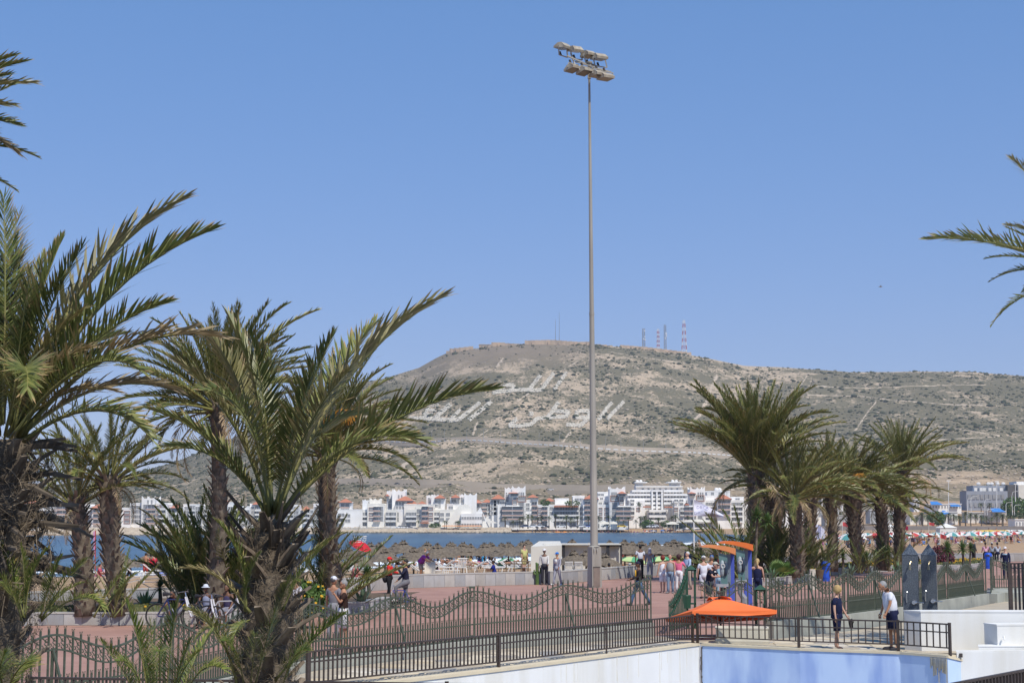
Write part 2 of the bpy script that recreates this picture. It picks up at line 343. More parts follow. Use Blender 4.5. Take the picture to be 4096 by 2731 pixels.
# shrubs over the hillside
def blob_template(seed, n=6):
    r_ = random.Random(seed); v = []; f = []
    for z, rr in ((-.25, .8), (.15, 1), (.6, .75)):
        for j in range(n): a = 2 * math.pi * j / n; q = rr * r_.uniform(.7, 1.25); v.append((q * math.cos(a), q * math.sin(a), z * r_.uniform(.8, 1.2)))
    v.append((0, 0, 1))
    for i in range(2):
        for j in range(n): a, b_ = i * n + j, i * n + (j + 1) % n; f += [(a, b_, b_ + n), (a, b_ + n, a + n)]
    for j in range(n): f.append((2 * n + j, 2 * n + (j + 1) % n, 3 * n))
    return np.array(v), np.array(f)
def scatter(name, pos, size, zs, mats, label, seed=1):
    Vs = []; Fs = []; off = 0; T = [blob_template(seed + q) for q in range(5)]; ang = nrs.uniform(0, 6.28, len(pos))
    for q in range(5):
        idx = np.arange(q, len(pos), 5); tv, tf = T[q]
        c, s_ = np.cos(ang[idx])[:, None], np.sin(ang[idx])[:, None]; s = size[idx][:, None]
        X = (tv[None, :, 0] * c - tv[None, :, 1] * s_) * s + pos[idx, 0:1]; Y = (tv[None, :, 0] * s_ + tv[None, :, 1] * c) * s + pos[idx, 1:2]; Z = tv[None, :, 2] * s * zs + pos[idx, 2:3]
        Vs.append(np.stack([X, Y, Z], -1).reshape(-1, 3)); Fs.append((tf[None] + (np.arange(len(idx)) * len(tv))[:, None, None]).reshape(-1, 3) + off); off += len(idx) * len(tv)
    me = npmesh(name, np.concatenate(Vs), None, np.concatenate(Fs), mats, False)
    return tag(link(name, me), label=label, kind='stuff')
m_shrub = mat('hill shrub leaves', (.055, .065, .036), (.10, .10, .062), .3, 1, spec=.05)
N = 19000; pX = nrs.uniform(-500, 4600, N * 2); pY = nrs.uniform(925, 1885, N * 2) ; X = (pX - 2048) / 6400 * pY
dens = fbm(X, pY, 91, 4, .02) * .9 + .5 - .5 * np.clip(1 - np.abs(pX - 2000) / 420, 0, 1) * (pY > 1700) - .35 * np.exp(-((pY - 1000) / 60) ** 2)
keep = nrs.rand(N * 2) < np.clip(dens, .05, 1); X, Yk = X[keep][:N], pY[keep][:N]
sz_ = np.exp(nrs.normal(0, .5, len(X))) * .95; sz_ = np.clip(sz_, .4, 3.6) * np.where(Yk < 1400, .85, 1.05)
scatter('hillside_shrubs', np.stack([X, Yk, hill_z(X, Yk) + .1], 1), sz_, .75, [m_shrub], 'dark green shrubs dotted over the hillside', 3)
m_rock = mat('pale limestone', (.46, .39, .30), (.34, .27, .20), .5, 1, .3)
Nr = 5000; pX = nrs.uniform(-300, 4500, Nr); pY = np.concatenate([nrs.uniform(935, 1120, Nr * 3 // 4), nrs.uniform(1120, 1880, Nr - Nr * 3 // 4)]); X = (pX - 2048) / 6400 * pY
scatter('hillside_rocks', np.stack([X, pY, hill_z(X, pY)], 1), np.clip(np.exp(nrs.normal(-.3, .5, Nr)), .3, 2.2), .6, [m_rock], 'pale limestone boulders on the lower hillside', 13)

# hillside roads
m_road = mat('hill road', (.30, .25, .19), (.36, .30, .23), .05, .95); m_asph = mat('asphalt', (.10, .10, .10), (.13, .13, .125), .2, .9)
m_white = mat('white paint', (.78, .78, .76), (.70, .70, .68), .6, .7)
m_conc = mat('light concrete', (.42, .41, .38), (.33, .32, .30), 1.3, .9, .15, dirt=((.2, .19, .17), 1.2, (1, 1, .3), .5))
def road(name, pts, wd, m, lift, parapet=None):
    P = [hill_hit(x, y) for x, y in pts]; q = []
    for a, b_ in zip(P[:-1], P[1:]):
        for t in np.linspace(0, 1, 14)[:-1]: q.append(a.lerp(b_, t))
    ys_ = np.array([p.y for p in q]); ys_ = np.convolve(np.pad(ys_, 8, 'edge'), np.ones(17) / 17, 'valid'); xs_ = [p.x for p in q]
    zz = np.array([hz(x, y) for x, y in zip(xs_, ys_)]); zz = np.convolve(np.pad(zz, 6, 'edge'), np.ones(13) / 13, 'valid') + lift
    vs = []
    for x, y, z in zip(xs_, ys_, zz): vs += [(x, y - wd / 2, z), (x, y + wd / 2, z + .1), (x, y + wd / 2 + 4, z + 4), (x, y - wd / 2 - 2.5, z - 3.5)]
    fs = []; bank = []
    k = len(xs_)
    M = MB(); M.add(vs, [(i * 4, i * 4 + 4, i * 4 + 5, i * 4 + 1) for i in range(k - 1)]); tag(M.build(name, m), kind='structure')
    M = MB(); M.add(vs, [(i * 4 + 1, i * 4 + 5, i * 4 + 6, i * 4 + 2) for i in range(k - 1)] + [(i * 4 + 3, i * 4 + 7, i * 4 + 4, i * 4) for i in range(k - 1)]); tag(M.build('road_embankment', m_road), kind='structure')
    if parapet:
        M = MB(); 
        for i in range(0, k - 1):
            a = Vector((xs_[i], ys_[i] - wd / 2, zz[i] + .45)); b_ = Vector((xs_[i + 1], ys_[i + 1] - wd / 2, zz[i + 1] + .45)); nn = max(1, int((b_ - a).length / 6))
            for j in range(nn): M.bar(a.lerp(b_, j / nn), a.lerp(b_, (j + .62) / nn), .5, .9)
        tag(M.build('roadside_parapet', m_white), 'row of whitewashed blocks edging the upper hillside road', 'parapet', kind='stuff')
    return list(zip(xs_, ys_, zz))
upper = road('upper_hill_road', [(1250, 1742), (1393, 1750), (1500, 1754), (1800, 1768), (2095, 1779), (2363, 1797), (2750, 1815), (3000, 1826)], 8, m_road, .8, True)
lower = road('lower_hill_road', [(1250, 1934), (1500, 1938), (1800, 1947), (2050, 1958), (2340, 1971), (2700, 1985)], 9, m_asph, .8)
# road lamps on the upper road
m_steel = mat('galvanised steel', (.42, .43, .44), (.34, .35, .36), 6, .5, metal=.3)
def lamp_mesh(h=9, arm=1.8):
    M = MB(); M.tube([(0, 0, 0), (0, 0, h * .8), (arm * .25, 0, h * .97), (arm, 0, h)], [.16, .11, .09, .07], 5); M.box((arm + .3, 0, h), (.8, .3, .16)); return M
lm = lamp_mesh(11, 1.5).mesh('street_lamp', m_steel)
for x in (1720, 1779, 1859, 1930, 2013, 2083, 2165, 2247, 2330, 2412, 2496, 2583, 2675):
    j = min(range(len(upper)), key=lambda i: abs(topx(upper[i])[0] - x)); p = upper[j]
    tag(link('street_lamp', lm, loc=(p[0], p[1] - 3.4, p[2] - .3)), 'slim grey street lamp beside the white-edged road across the hill', 'street lamp', 'street lamps along the hill road')

# worn tracks and bare terraces
m_trk = mat('bare pale soil', (.52, .43, .32), (.42, .34, .25), .12, 1)
def track(pts, o, sc, wd):
    q = []
    for (ax, ay), (bx, by) in zip(pts[:-1], pts[1:]):
        for t in np.linspace(0, 1, 16)[:-1]: q.append(hill_hit(o[0] + (ax + (bx - ax) * t) / sc + rnd.gauss(0, .8), o[1] + (ay + (by - ay) * t) / sc + rnd.gauss(0, .5)))
    vs = []
    for i, p in enumerate(q):
        d = (q[min(i + 1, len(q) - 1)] - q[max(i - 1, 0)]); d = Vector((d.x, d.y, 0)).normalized(); s_ = Vector((-d.y, d.x, 0)) * wd * rnd.uniform(.35, 1.3)
        for e in (-1, 0, 1): c = p + s_ * e; vs.append((c.x, c.y, hz(c.x, c.y) + .35 - .6 * abs(e)))
    M = MB(); M.add(vs, [(i * 3 + j, i * 3 + 3 + j, i * 3 + 4 + j, i * 3 + 1 + j) for i in range(len(q) - 1) for j in (0, 1)]); tag(M.build('hill_track', m_trk, smooth=True), kind='structure')
O3, O4 = ((1500, 1200), 1.68), ((2700, 1400), 1.7425)
for o_, pts, wd in ((O3, [(2300, 500), (2230, 660), (2180, 780), (2110, 850)], 2.2), (O3, [(1010, 690), (720, 900), (640, 950)], 1.2), (O3, [(860, 390), (800, 470)], 3), (O3, [(690, 820), (650, 920)], 1.5), (O3, [(1430, 740), (1240, 980)], 1.5), (O3, [(240, 1070), (120, 1180)], 5), (O3, [(1410, 380), (1150, 540), (930, 700)], 1.4), (O3, [(1590, 350), (1800, 385), (2200, 440)], 2),
                    (O4, [(920, 312), (1300, 322), (1500, 347), (1900, 378), (2300, 390)], 2.6), (O4, [(1400, 360), (1330, 450), (1250, 570)], 1.4), (O4, [(1780, 520), (2300, 600)], 2), (O4, [(1400, 650), (1750, 630), (2300, 600)], 1.8), (O4, [(930, 165), (860, 270)], 1.5), (O4, [(930, 250), (1300, 265), (1700, 250), (2200, 240)], 1.8), (O4, [(240, 330), (180, 440), (100, 520)], 2)): track(pts, o_[0], o_[1], wd)

# stone lettering on the slope
m_stone = mat('whitewashed stones', (.62, .575, .48), (.50, .46, .385), .6, .95)
def stones(name, strokes, label):
    pos = []; sizes = []
    for wd, pts in strokes:
        wd += 4
        for (ax, ay), (bx, by) in zip(pts[:-1], pts[1:]):
            L = math.hypot(bx - ax, by - ay); k = int(L * wd * .10) + 2
            for _ in range(k):
                t = rnd.random(); o_ = rnd.uniform(-.5, .5) * wd; nx_, ny_ = -(by - ay) / (L + 1e-6), (bx - ax) / (L + 1e-6)
                cx = 1500 + (ax + (bx - ax) * t + nx_ * o_) / 1.68; cy = 1200 + (ay + (by - ay) * t + ny_ * o_) / 1.68
                pos.append(hill_hit(cx, cy)); sizes.append(rnd.uniform(.55, 1.05))
    tag(scatter(name, np.array([tuple(p) for p in pos]) + (0, 0, .25), np.array(sizes), .7, [m_stone], label, 29), cat='hillside lettering')
stones('hillside_lettering', [(18, [(1288, 488), (1205, 602)]), (20, [(1202, 492), (1118, 604)]), (18, [(1112, 508), (1035, 606)]), (20, [(1118, 604), (1080, 610), (1030, 604), (940, 606), (860, 616), (790, 624)]), (18, [(880, 575), (932, 572), (926, 604)]), (16, [(885, 575), (815, 610)])], 'white stone Arabic lettering highest on the slope, one short word')
stones('hillside_lettering', [(18, [(1672, 684), (1560, 802)]), (18, [(1590, 690), (1500, 806)]), (21, [(1360, 747), (1440, 748), (1445, 792), (1350, 790), (1360, 747)]), (20, [(1440, 790), (1382, 846), (1288, 838)]), (20, [(1234, 688), (1160, 792)]), (20, [(1202, 748), (1306, 752), (1284, 786), (1160, 790), (1090, 800)]), (20, [(1090, 798), (1050, 836), (980, 848), (900, 846), (955, 800)]), (22, [(1036, 765), (1064, 768)])], 'white stone Arabic lettering of the middle word, crossed by the mast')
stones('hillside_lettering', [(20, [(782, 684), (632, 808)]), (20, [(706, 690), (570, 800)]), (22, [(580, 798), (520, 811), (430, 804), (330, 795), (228, 800)]), (22, [(506, 702), (400, 796)]), (16, [(425, 705), (365, 708), (330, 775), (390, 770)]), (14, [(350, 742), (410, 742)]), (16, [(572, 742), (500, 806)])], 'white stone Arabic lettering of the lowest left word near the palm fronds')

# fortress on the summit
m_fort = mat('ochre rammed earth', (.56, .42, .30), (.46, .36, .26), .12, .95, .3, dirt=((.22, .18, .15), .2, (1, 1, .3), .6))
fort = empty('fortress', at(2200, 1385, 1893), 0, 'long low ochre fortress wall along the summit of the hill', 'fortress')
for pts in ([(1785, 1412, 1430), (1798, 1395, 1420), (1893, 1384, 1408)], [(1917, 1376, 1398), (1966, 1377, 1398)], [(1966, 1369, 1393), (2020, 1370, 1394)], [(2020, 1372, 1392), (2095, 1376, 1392)],
            [(2099, 1362, 1390), (2205, 1359, 1388), (2330, 1368, 1392)], [(2322, 1367, 1392), (2360, 1366, 1393)], [(2380, 1375, 1392), (2450, 1382, 1396)], [(2480, 1379, 1396), (2590, 1388, 1410), (2765, 1410, 1432)]):
    M = MB()
    for (x0, t0, b0), (x1, t1, b1) in zip(pts[:-1], pts[1:]):
        k = max(1, int((x1 - x0) / 18))
        for j in range(k):
            xa = x0 + (x1 - x0) * j / k; xb = x0 + (x1 - x0) * (j + 1) / k; t_ = (t0 + (t1 - t0) * (j + .5) / k); b_ = (b0 + (b1 - b0) * (j + .5) / k) + 12
            A = at(xa, t_, 1886); B = at(xb, t_, 1886); zb = at(xa, b_, 1886).z
            M.box(((A.x + B.x) / 2, 1888, (A.z + zb) / 2), (B.x - A.x + .05, 5 + (j % 2) * .3, A.z - zb))
            if j % 3 == 1: M.box(((A.x + B.x) / 2, 1884.6, (A.z + zb) / 2 - .6), (1.6, 2.4, A.z - zb - 1.2))
    M.build('wall', m_fort, fort)
fp = at(1937, 1392, 1872); M = MB(); M.box((fp.x, fp.y, fp.z + 3.6), (13, 6, .6)); [M.box((fp.x + q, fp.y - 2.5, fp.z + 1.5), (.5, .5, 4)) for q in (-6, -2, 2, 6)]; M.box((fp.x, fp.y + 1, fp.z - 2.5), (22, 9, 4)); 
tag(M.build('viewing_pavilion', m_conc), 'small open pavilion below the left end of the fortress wall', 'pavilion')
m_hut = mat('white hut wall', (.7, .69, .66), (.62, .6, .57), .6, .9)
for x, y, wd in ((2528, 1402, 30), (2465, 1396, 26), (2563, 1404, 22), (2735, 1424, 22)):
    p = at(x, y, 1868); M = MB(); M.box((p.x, p.y, p.z - 1), (wd * .29, 4, 5)); [M.box((p.x + q * wd * .07, p.y - 2.02, p.z), (1, .1, 1.2), m=1) for q in (-1, 0, 1)]
    tag(M.build('roadside_hut', [m_hut, m_asph]), {2528: 'white kiosk row beside the fortress gate, right of the mast', 2465: 'small white kiosk nearest the mast on the summit', 2563: 'narrow white kiosk at the foot of the summit wall', 2735: 'white hut below the right end of the fortress wall'}[x], 'hut')
# masts
m_red = mat('red band paint', (.42, .06, .05), (.36, .05, .04), 2, .6); m_wb = mat('white band paint', (.7, .7, .7), (.6, .6, .6), 2, .6); m_grey = mat('dull grey steel', (.25, .26, .28), (.2, .21, .23), 2, .6)
def lattice(px, ytop, ybot, w0, w1, label, bands=True, dish=True):
    B = at(px, ybot + 6, 1905); T = at(px, ytop, 1905); H = T.z - B.z; root = empty('radio_mast', B, 0, label, 'radio mast', 'radio masts on the summit')
    k = 9
    for i in range(k):
        z0, z1 = H * i / k, H * (i + 1) / k; a0 = (w0 + (w1 - w0) * i / k) / 2; a1 = (w0 + (w1 - w0) * (i + 1) / k) / 2; M = MB()
        c0 = [(-a0, -a0, z0), (a0, -a0, z0), (a0, a0, z0), (-a0, a0, z0)]; c1 = [(-a1, -a1, z1), (a1, -a1, z1), (a1, a1, z1), (-a1, a1, z1)]
        for j in range(4): M.bar(c0[j], c1[j], .34); M.bar(c0[j], c1[(j + 1) % 4], .2); M.bar(c1[j], c0[(j + 1) % 4], .2); M.bar(c1[j], c1[(j + 1) % 4], .2)
        M.build('mast_section', (m_red if i % 2 else m_wb) if bands else m_grey, root, local=True)
    if dish:
        M = MB(); r2 = random.Random(px)
        for _ in range(4): M.ell((r2.uniform(-1, 1.6), -w0 / 2 - .3, H * r2.uniform(.35, .9)), (.9, .3, .9), 8, 4)
        M.build('dish_antennas', m_wb, root, local=True)['kind'] = 'stuff'
lattice(2575, 1315, 1384, 3.2, 2.6, 'short grey lattice mast with dishes, leftmost of the four on the summit', False)
lattice(2633, 1317, 1390, 3, 2.2, 'slim reddish lattice mast, second from the left on the summit', True, False)
lattice(2661, 1300, 1392, 2.6, 2.2, 'tall thin lattice mast with one dish, third from the left', False)
lattice(2737, 1281, 1406, 6, 2.2, 'tallest red and white lattice mast at the right end of the fortress', True, False)
for x, t, b_, l in ((2237, 1250, 1362, 'tall hair-thin aerial above the middle of the fortress wall'), (2222, 1277, 1362, 'shorter thin aerial just left of the tall one above the fortress')):
    A, T = at(x, b_, 1905), at(x, t, 1905); M = MB(); M.tube([A, T], [.3, .16], 4); tag(M.build('aerial', m_grey), l, 'aerial')
# cars on the lower road
def car_parts(name, loc, rz, col, label, group, s=1.0):
    t = empty(name, loc, rz, label, 'car', group)
    B = MB()
    prof_ = [(-2.1, .35), (-2.1, .75), (-1.5, .88), (-1.0, 1.38), (.55, 1.42), (1.15, .92), (1.95, .82), (2.1, .6), (2.1, .35)]
    n_ = len(prof_)
    B.add([(x, -.8, z) for x, z in prof_] + [(x, .8, z) for x, z in prof_], [tuple(range(n_)), tuple(range(2 * n_ - 1, n_ - 1, -1))] + [(i, n_ + i, n_ + (i + 1) % n_, (i + 1) % n_) for i in range(n_)])
    global _car
    if '_car' not in globals():
        W = MB(); W.tube([(0, -.09, 0), (0, .09, 0)], .31, 10)
        G = MB().add([(x, y, z) for y in (-.81, .81) for x, z in ((-1.35, .9), (-.93, 1.32), (.5, 1.34), (1.0, .93))], [(0, 1, 2, 3), (7, 6, 5, 4), (1, 5, 6, 2)])
        _car = (B.mesh('car_body', mat('car paint', (1, 1, 1), (.95, .95, .95), 2, .3, objc=True, spec=.5)), G.mesh('car_windows', mat('car glass', (.03, .035, .04), (.04, .045, .05), 2, .1)), W.mesh('wheel', mat('tyre rubber', (.03, .03, .03), (.04, .04, .04), 4, .8)))
    link('body', _car[0], t, color=col); link('window', _car[1], t)
    for x in (-1.3, 1.3):
        for y in (-.76, .76): link('wheel', _car[2], t, (x, y, .31))
    t.scale = (s,) * 3; return t
for px, col, l in ((2208, (.7, .7, .7), 'white car on the dark road cut into the hill'), (1800, (.08, .09, .12), 'dark car on the hill road above the marina towers'), (1590, (.1, .1, .11), 'dark car on the hill road nearest the left palms')):
    p = min(lower, key=lambda p: abs(topx(p)[0] - px)); car_parts('parked_car', (p[0], p[1] - 1, p[2] + .05), 0, col, l, 'cars on the hill road')
# ------------------------------------------------------------------ PROMENADE, WALLS, RAILINGS
m_redpav = mat('red promenade paving', (.40, .235, .185), (.35, .20, .155), .8, .9, .2, bscale=40, dirt=((.27, .15, .12), .3, (1, .5, 1), .75))
m_clad = mat('marble cladding', (.42, .42, .41), (.27, .28, .29), 2.2, .75, .12, objc=True, stretch=(1, 1, .45), dirt=((.5, .42, .32), .9, (1, 1, .3), .45))
m_cop = mat('wall coping stone', (.47, .45, .41), (.37, .36, .34), 3, .8, .1)
m_kerb = mat('kerb concrete', (.40, .41, .36), (.32, .33, .29), 1.4, .9, .15, dirt=((.22, .22, .2), .9, (1, 1, .3), .4))
m_soil = mat('planter soil', (.16, .11, .07), (.10, .07, .045), 3, 1, .5)
wallpts = [(-60, 2450), (150, 2436), (700, 2416), (1150, 2389), (1650, 2351), (2060, 2339), (2250, 2334), (2530, 2309), (2760, 2292), (3000, 2274), (3450, 2245), (3800, 2245), (4250, 2244)]
WP = [on(x, y) for x, y in wallpts]
pave = MB(); front = [Vector((-40, 18, 0)), Vector((60, 18, 0))]
FL = [(-60, 24), (-8.9, 24), (-6.32, 29.8), (-4.53, 35.9), (-1.02, 41.3), (3.92, 46.3), (7.2, 45.5), (10.1, 48.9), (12.8, 53.2), (15.9, 59.2), (18.7, 64), (20.6, 69.3), (33, 70), (80, 72)]
pave.add([(x, y, 0) for x, y in FL[::-1]] + [(-60, WP[0].y, 0)] + [(p.x, p.y + .15, 0) for p in WP] + [(80, WP[-1].y, 0)], [tuple(range(len(WP) + 2 + len(FL) - 1, -1, -1))])
tag(pave.build('promenade_pavement', m_redpav), kind='structure')
m_line = mat('pale joint stone', (.47, .33, .27), (.40, .27, .22), 2, .9)
for pts in ([(200, 2546), (900, 2542), (1300, 2530), (2100, 2510), (2600, 2460), (3100, 2425)], [(2230, 2344), (2900, 2350), (3500, 2352)]):
    q = [on(x, y) for x, y in pts]; M = MB()
    for a, b_ in zip(q[:-1], q[1:]): M.bar(a + Vector((0, 0, .002)), b_ + Vector((0, 0, .002)), .07, .01)
    tag(M.build('paving_joint', m_line), kind='structure')

CL = [(1, 1, 1), (.88, .9, .93), (1.08, 1.04, .98), (.8, .83, .88), (.95, .92, .88), (1.15, 1.12, 1.08)]
_pan = {}
def clad_wall(name, pts, h, label, th=.3, pw=.62, z0=0., up=None, coph=.05):
    """a low wall faced with upright marble panels"""
    root = empty(name, pts[0], 0, label, 'wall'); core = MB(); cop = MB()
    for a, b_ in zip(pts[:-1], pts[1:]):
        a = Vector((a.x, a.y, 0)); b_ = Vector((b_.x, b_.y, 0)); d = (b_ - a); L = d.length; d.normalize(); nrm = Vector((d.y, -d.x, 0))
        if nrm.y > 0: nrm = -nrm
        bk = -nrm * th / 2; ang = math.atan2(d.y, d.x)
        core.box((a + b_) / 2 + bk + Vector((0, 0, z0 + h / 2)), (L, th, h), rz=ang)
        cop.box((a + b_) / 2 + bk + Vector((0, 0, z0 + h + coph / 2)), (L + .05, th + .08, coph), rz=ang)
        k = max(1, round(L / pw)); w_ = L / k
        key = (round(w_, 2), h)
        if key not in _pan: _pan[key] = MB().box((0, 0, 0), (w_ - .012, .025, h - .02)).mesh('panel', m_clad)
        for j in range(k):
            rv = rnd.uniform(.9, 1.08); p = a + d * (j + .5) * w_ + nrm * (.012 + rnd.uniform(0, .003)) + Vector((0, 0, z0 + h / 2)) - root.location
            link('panel', _pan[key], root, p, (0, 0, ang if nrm.y < 0 and d.x > 0 else ang), color=tuple(c * rv for c in CL[rnd.randrange(6)]))
    core.build('wall_core', m_conc, root); cop.build('coping', m_cop, root); return root
clad_wall('promenade_wall', WP, .60, 'long low grey marble wall between the red promenade and the beach', pw=.62)
# white beach-side terrace ledge behind the wall, centre right
# planters
def planter(name, pts, h, label, fill=True, closed=False, th=.28):
    P = [on(x, y) for x, y in pts]
    r_ = clad_wall(name, P, h, label, th=th, pw=.6)
    return P, r_
PL, _ = planter('planter_wall', [(-200, 2516), (180, 2500), (700, 2500), (1100, 2478), (1450, 2452), (1560, 2430)], .36, 'low marble planter edge with palms, left of the cyclists')
s = MB(); s.add([(p.x, p.y + .2, .3) for p in PL] + [(PL[-1].x + .8, PL[-1].y + 6.5, .3), (PL[0].x - 8, PL[0].y + 6.5, .3)], [tuple(range(len(PL) + 2))]); tag(s.build('planter_soil', m_soil), kind='structure')
PR, _ = planter('planter_wall', [(2960, 2345), (3100, 2341), (3265, 2322), (3330, 2300), (3500, 2287), (3700, 2281)], .34, 'curved marble planter edge under the right palm group')
s = MB(); s.add([(p.x, p.y + .2, .29) for p in PR] + [(PR[-1].x + 2, PR[-1].y + 14, .29), (PR[0].x + 2, PR[0].y + 22, .29)], [tuple(range(len(PR) + 2))]); tag(s.build('planter_soil', m_soil), kind='structure')
PQ, _ = planter('planter_wall', [(3700, 2281), (3860, 2279), (3925, 2272), (3925, 2258)], .3, 'small marble planter edge behind the granite showers with young palms')
s = MB(); s.add([(p.x, p.y + .2, .27) for p in PQ[:3]] + [(PQ[3].x, PQ[3].y + 2, .27), (PQ[0].x, PQ[0].y + 12, .27)], [(0, 1, 2, 3, 4)]); tag(s.build('planter_soil', m_soil), kind='structure')
# marigold ground cover
m_grass = mat('ground cover green', (.10, .13, .05), (.16, .16, .07), 5, .9, 0); m_yel = mat('yellow petals', (.75, .50, .05), (.8, .42, .04), 5, .7); m_redf = mat('dark red petals', (.30, .05, .07), (.22, .04, .05), 5, .7)
def cover(poly, z, n_, yellow, label):
    xs_ = [p[0] for p in poly]; ys_ = [p[1] for p in poly]; M = MB(); k = 0
    from mathutils.geometry import intersect_point_tri_2d
    def inside(x, y):
        c = False; j = len(poly) - 1
        for i in range(len(poly)):
            if (poly[i][1] > y) != (poly[j][1] > y) and x < (poly[j][0] - poly[i][0]) * (y - poly[i][1]) / (poly[j][1] - poly[i][1]) + poly[i][0]: c = not c
            j = i
        return c
    while k < n_:
        x, y = rnd.uniform(min(xs_), max(xs_)), rnd.uniform(min(ys_), max(ys_))
        if not inside(x, y): continue
        k += 1; h = rnd.uniform(.08, .28); a = rnd.uniform(0, 6.28); fl = rnd.random() < yellow
        for q in range(2):
            a2 = a + q * 1.7; dx, dy = math.cos(a2) * .12, math.sin(a2) * .12
            M.add([(x - dx, y - dy, z), (x + dx, y + dy, z), (x + dx * .7, y + dy * .7 + .05, z + h), (x - dx * 1.2, y - dy, z + h * .8)], [(0, 1, 2, 3)], m=0)
        if fl: M.box((x, y, z + h), (.07, .07, .05), rz=a, m=1)
    return tag(M.build('ground_cover', [m_grass, m_yel]), label=label, kind='stuff')
cover([(p.x, p.y + .3) for p in PR[2:]] + [(PR[-1].x, PR[-1].y + 8), (PR[2].x, PR[2].y + 9)], .29, 3400, .22, 'yellow flowering ground cover under the right palms')
cover([(p.x, p.y + .3) for p in PQ[:3]] + [(PQ[3].x, PQ[3].y), (PQ[0].x, PQ[0].y + 8)], .27, 1200, .25, 'yellow flowering ground cover in the small planter')
cover([(p.x, p.y + .3) for p in PL[:3]] + [(PL[2].x, PL[2].y + 3), (PL[0].x, PL[0].y + 3)], .3, 1500, .03, 'low plants with yellow flowers in the left planter')
# lantana bush with yellow blossom
def bush(name, c, r, n_, mats, fl, label, cat='bush', leaf=.09):
    M = MB(); c = Vector(c)
    for _ in range(n_):
        v = Vector((rnd.gauss(0, 1), rnd.gauss(0, 1), rnd.gauss(0, 1))).normalized() * rnd.uniform(.45, 1) ** .6
        p = c + Vector((v.x * r[0], v.y * r[1], v.z * r[2])); q = Quaternion((rnd.random() - .5, rnd.random() - .5, rnd.random() - .5, rnd.random() - .5)).normalized()
        L = leaf * rnd.uniform(.7, 1.4); vs = [q @ Vector(a) * L + p for a in ((-1, 0, 0), (0, -.45, .1), (1, 0, 0), (0, .45, .1))]; M.add(vs, [(0, 1, 2, 3)], m=0)
        if rnd.random() < fl: M.box(p + v * .04, (.06, .06, .05), m=1)
    t = empty(name, (c.x, c.y, c.z - r[2]), 0, label, cat); M.build('foliage', mats, t); s_ = MB()
    for _ in range(6): a = rnd.uniform(0, 6.28); s_.tube([(c.x, c.y, c.z - r[2]), (c.x + r[0] * .6 * math.cos(a), c.y + r[1] * .6 * math.sin(a), c.z + r[2] * .4)], [.03, .012], 4)
    s_.build('stem', m_soil, t)['kind'] = 'stuff'; return t
m_bleaf = mat('bush leaves', (.09, .16, .035), (.05, .10, .02), 6, .7); m_purp = mat('purple leaves', (.10, .03, .05), (.16, .05, .07), 6, .7)
c = on(1270, 2462); bush('flowering_bush', (c.x, 49.5, .85), (1.15, .6, .62), 2600, [m_bleaf, m_yel], .07, 'green bush dotted with yellow flowers behind the man in the brown shirt')
c = on(3792, 2280); bush('purple_bush', (c.x, c.y + 1.5, .85), (.9, .6, .75), 1300, [m_purp, m_redf], .1, 'purple-leaved bush between the granite showers and the young palms')

# ---------------------------------------------------------------- kerb and ornamental fence
m_iron = mat('green painted iron', (.052, .07, .046), (.08, .09, .06), 8, .5, spec=.5, dirt=((.12, .13, .10), 5, (1, 1, 1), .45))
m_iron2 = mat('dark green painted iron', (.012, .06, .032), (.02, .075, .04), 8, .5, spec=.5)
def bar_mesh(h, name):
    M = MB(); w_ = .0145
    M.box((0, 0, h / 2 - .03), (2 * w_, 2 * w_, h - .06))
    for s_ in (-1, 1): M.add([(s_ * .004, -.009, h - .10), (s_ * .03, -.009, h - .02), (s_ * .033, -.009, h + .0), (s_ * .012, -.009, h - .045), (s_ * .004, .009, h - .10), (s_ * .03, .009, h - .02), (s_ * .033, .009, h + .0), (s_ * .012, .009, h - .045)], [(0, 1, 2, 3), (7, 6, 5, 4), (0, 3, 7, 4), (1, 5, 6, 2)])
    M.add([(-.012, 0, h - .07), (0, -.01, h - .07), (.012, 0, h - .07), (0, .01, h - .07), (0, 0, h + .015)], [(0, 1, 4), (1, 2, 4), (2, 3, 4), (3, 0, 4)])
    return M.mesh(name, m_iron)
_bm = {}
def wv(t, ph=0): return .5 + .5 * math.cos(2 * math.pi * t * 2)
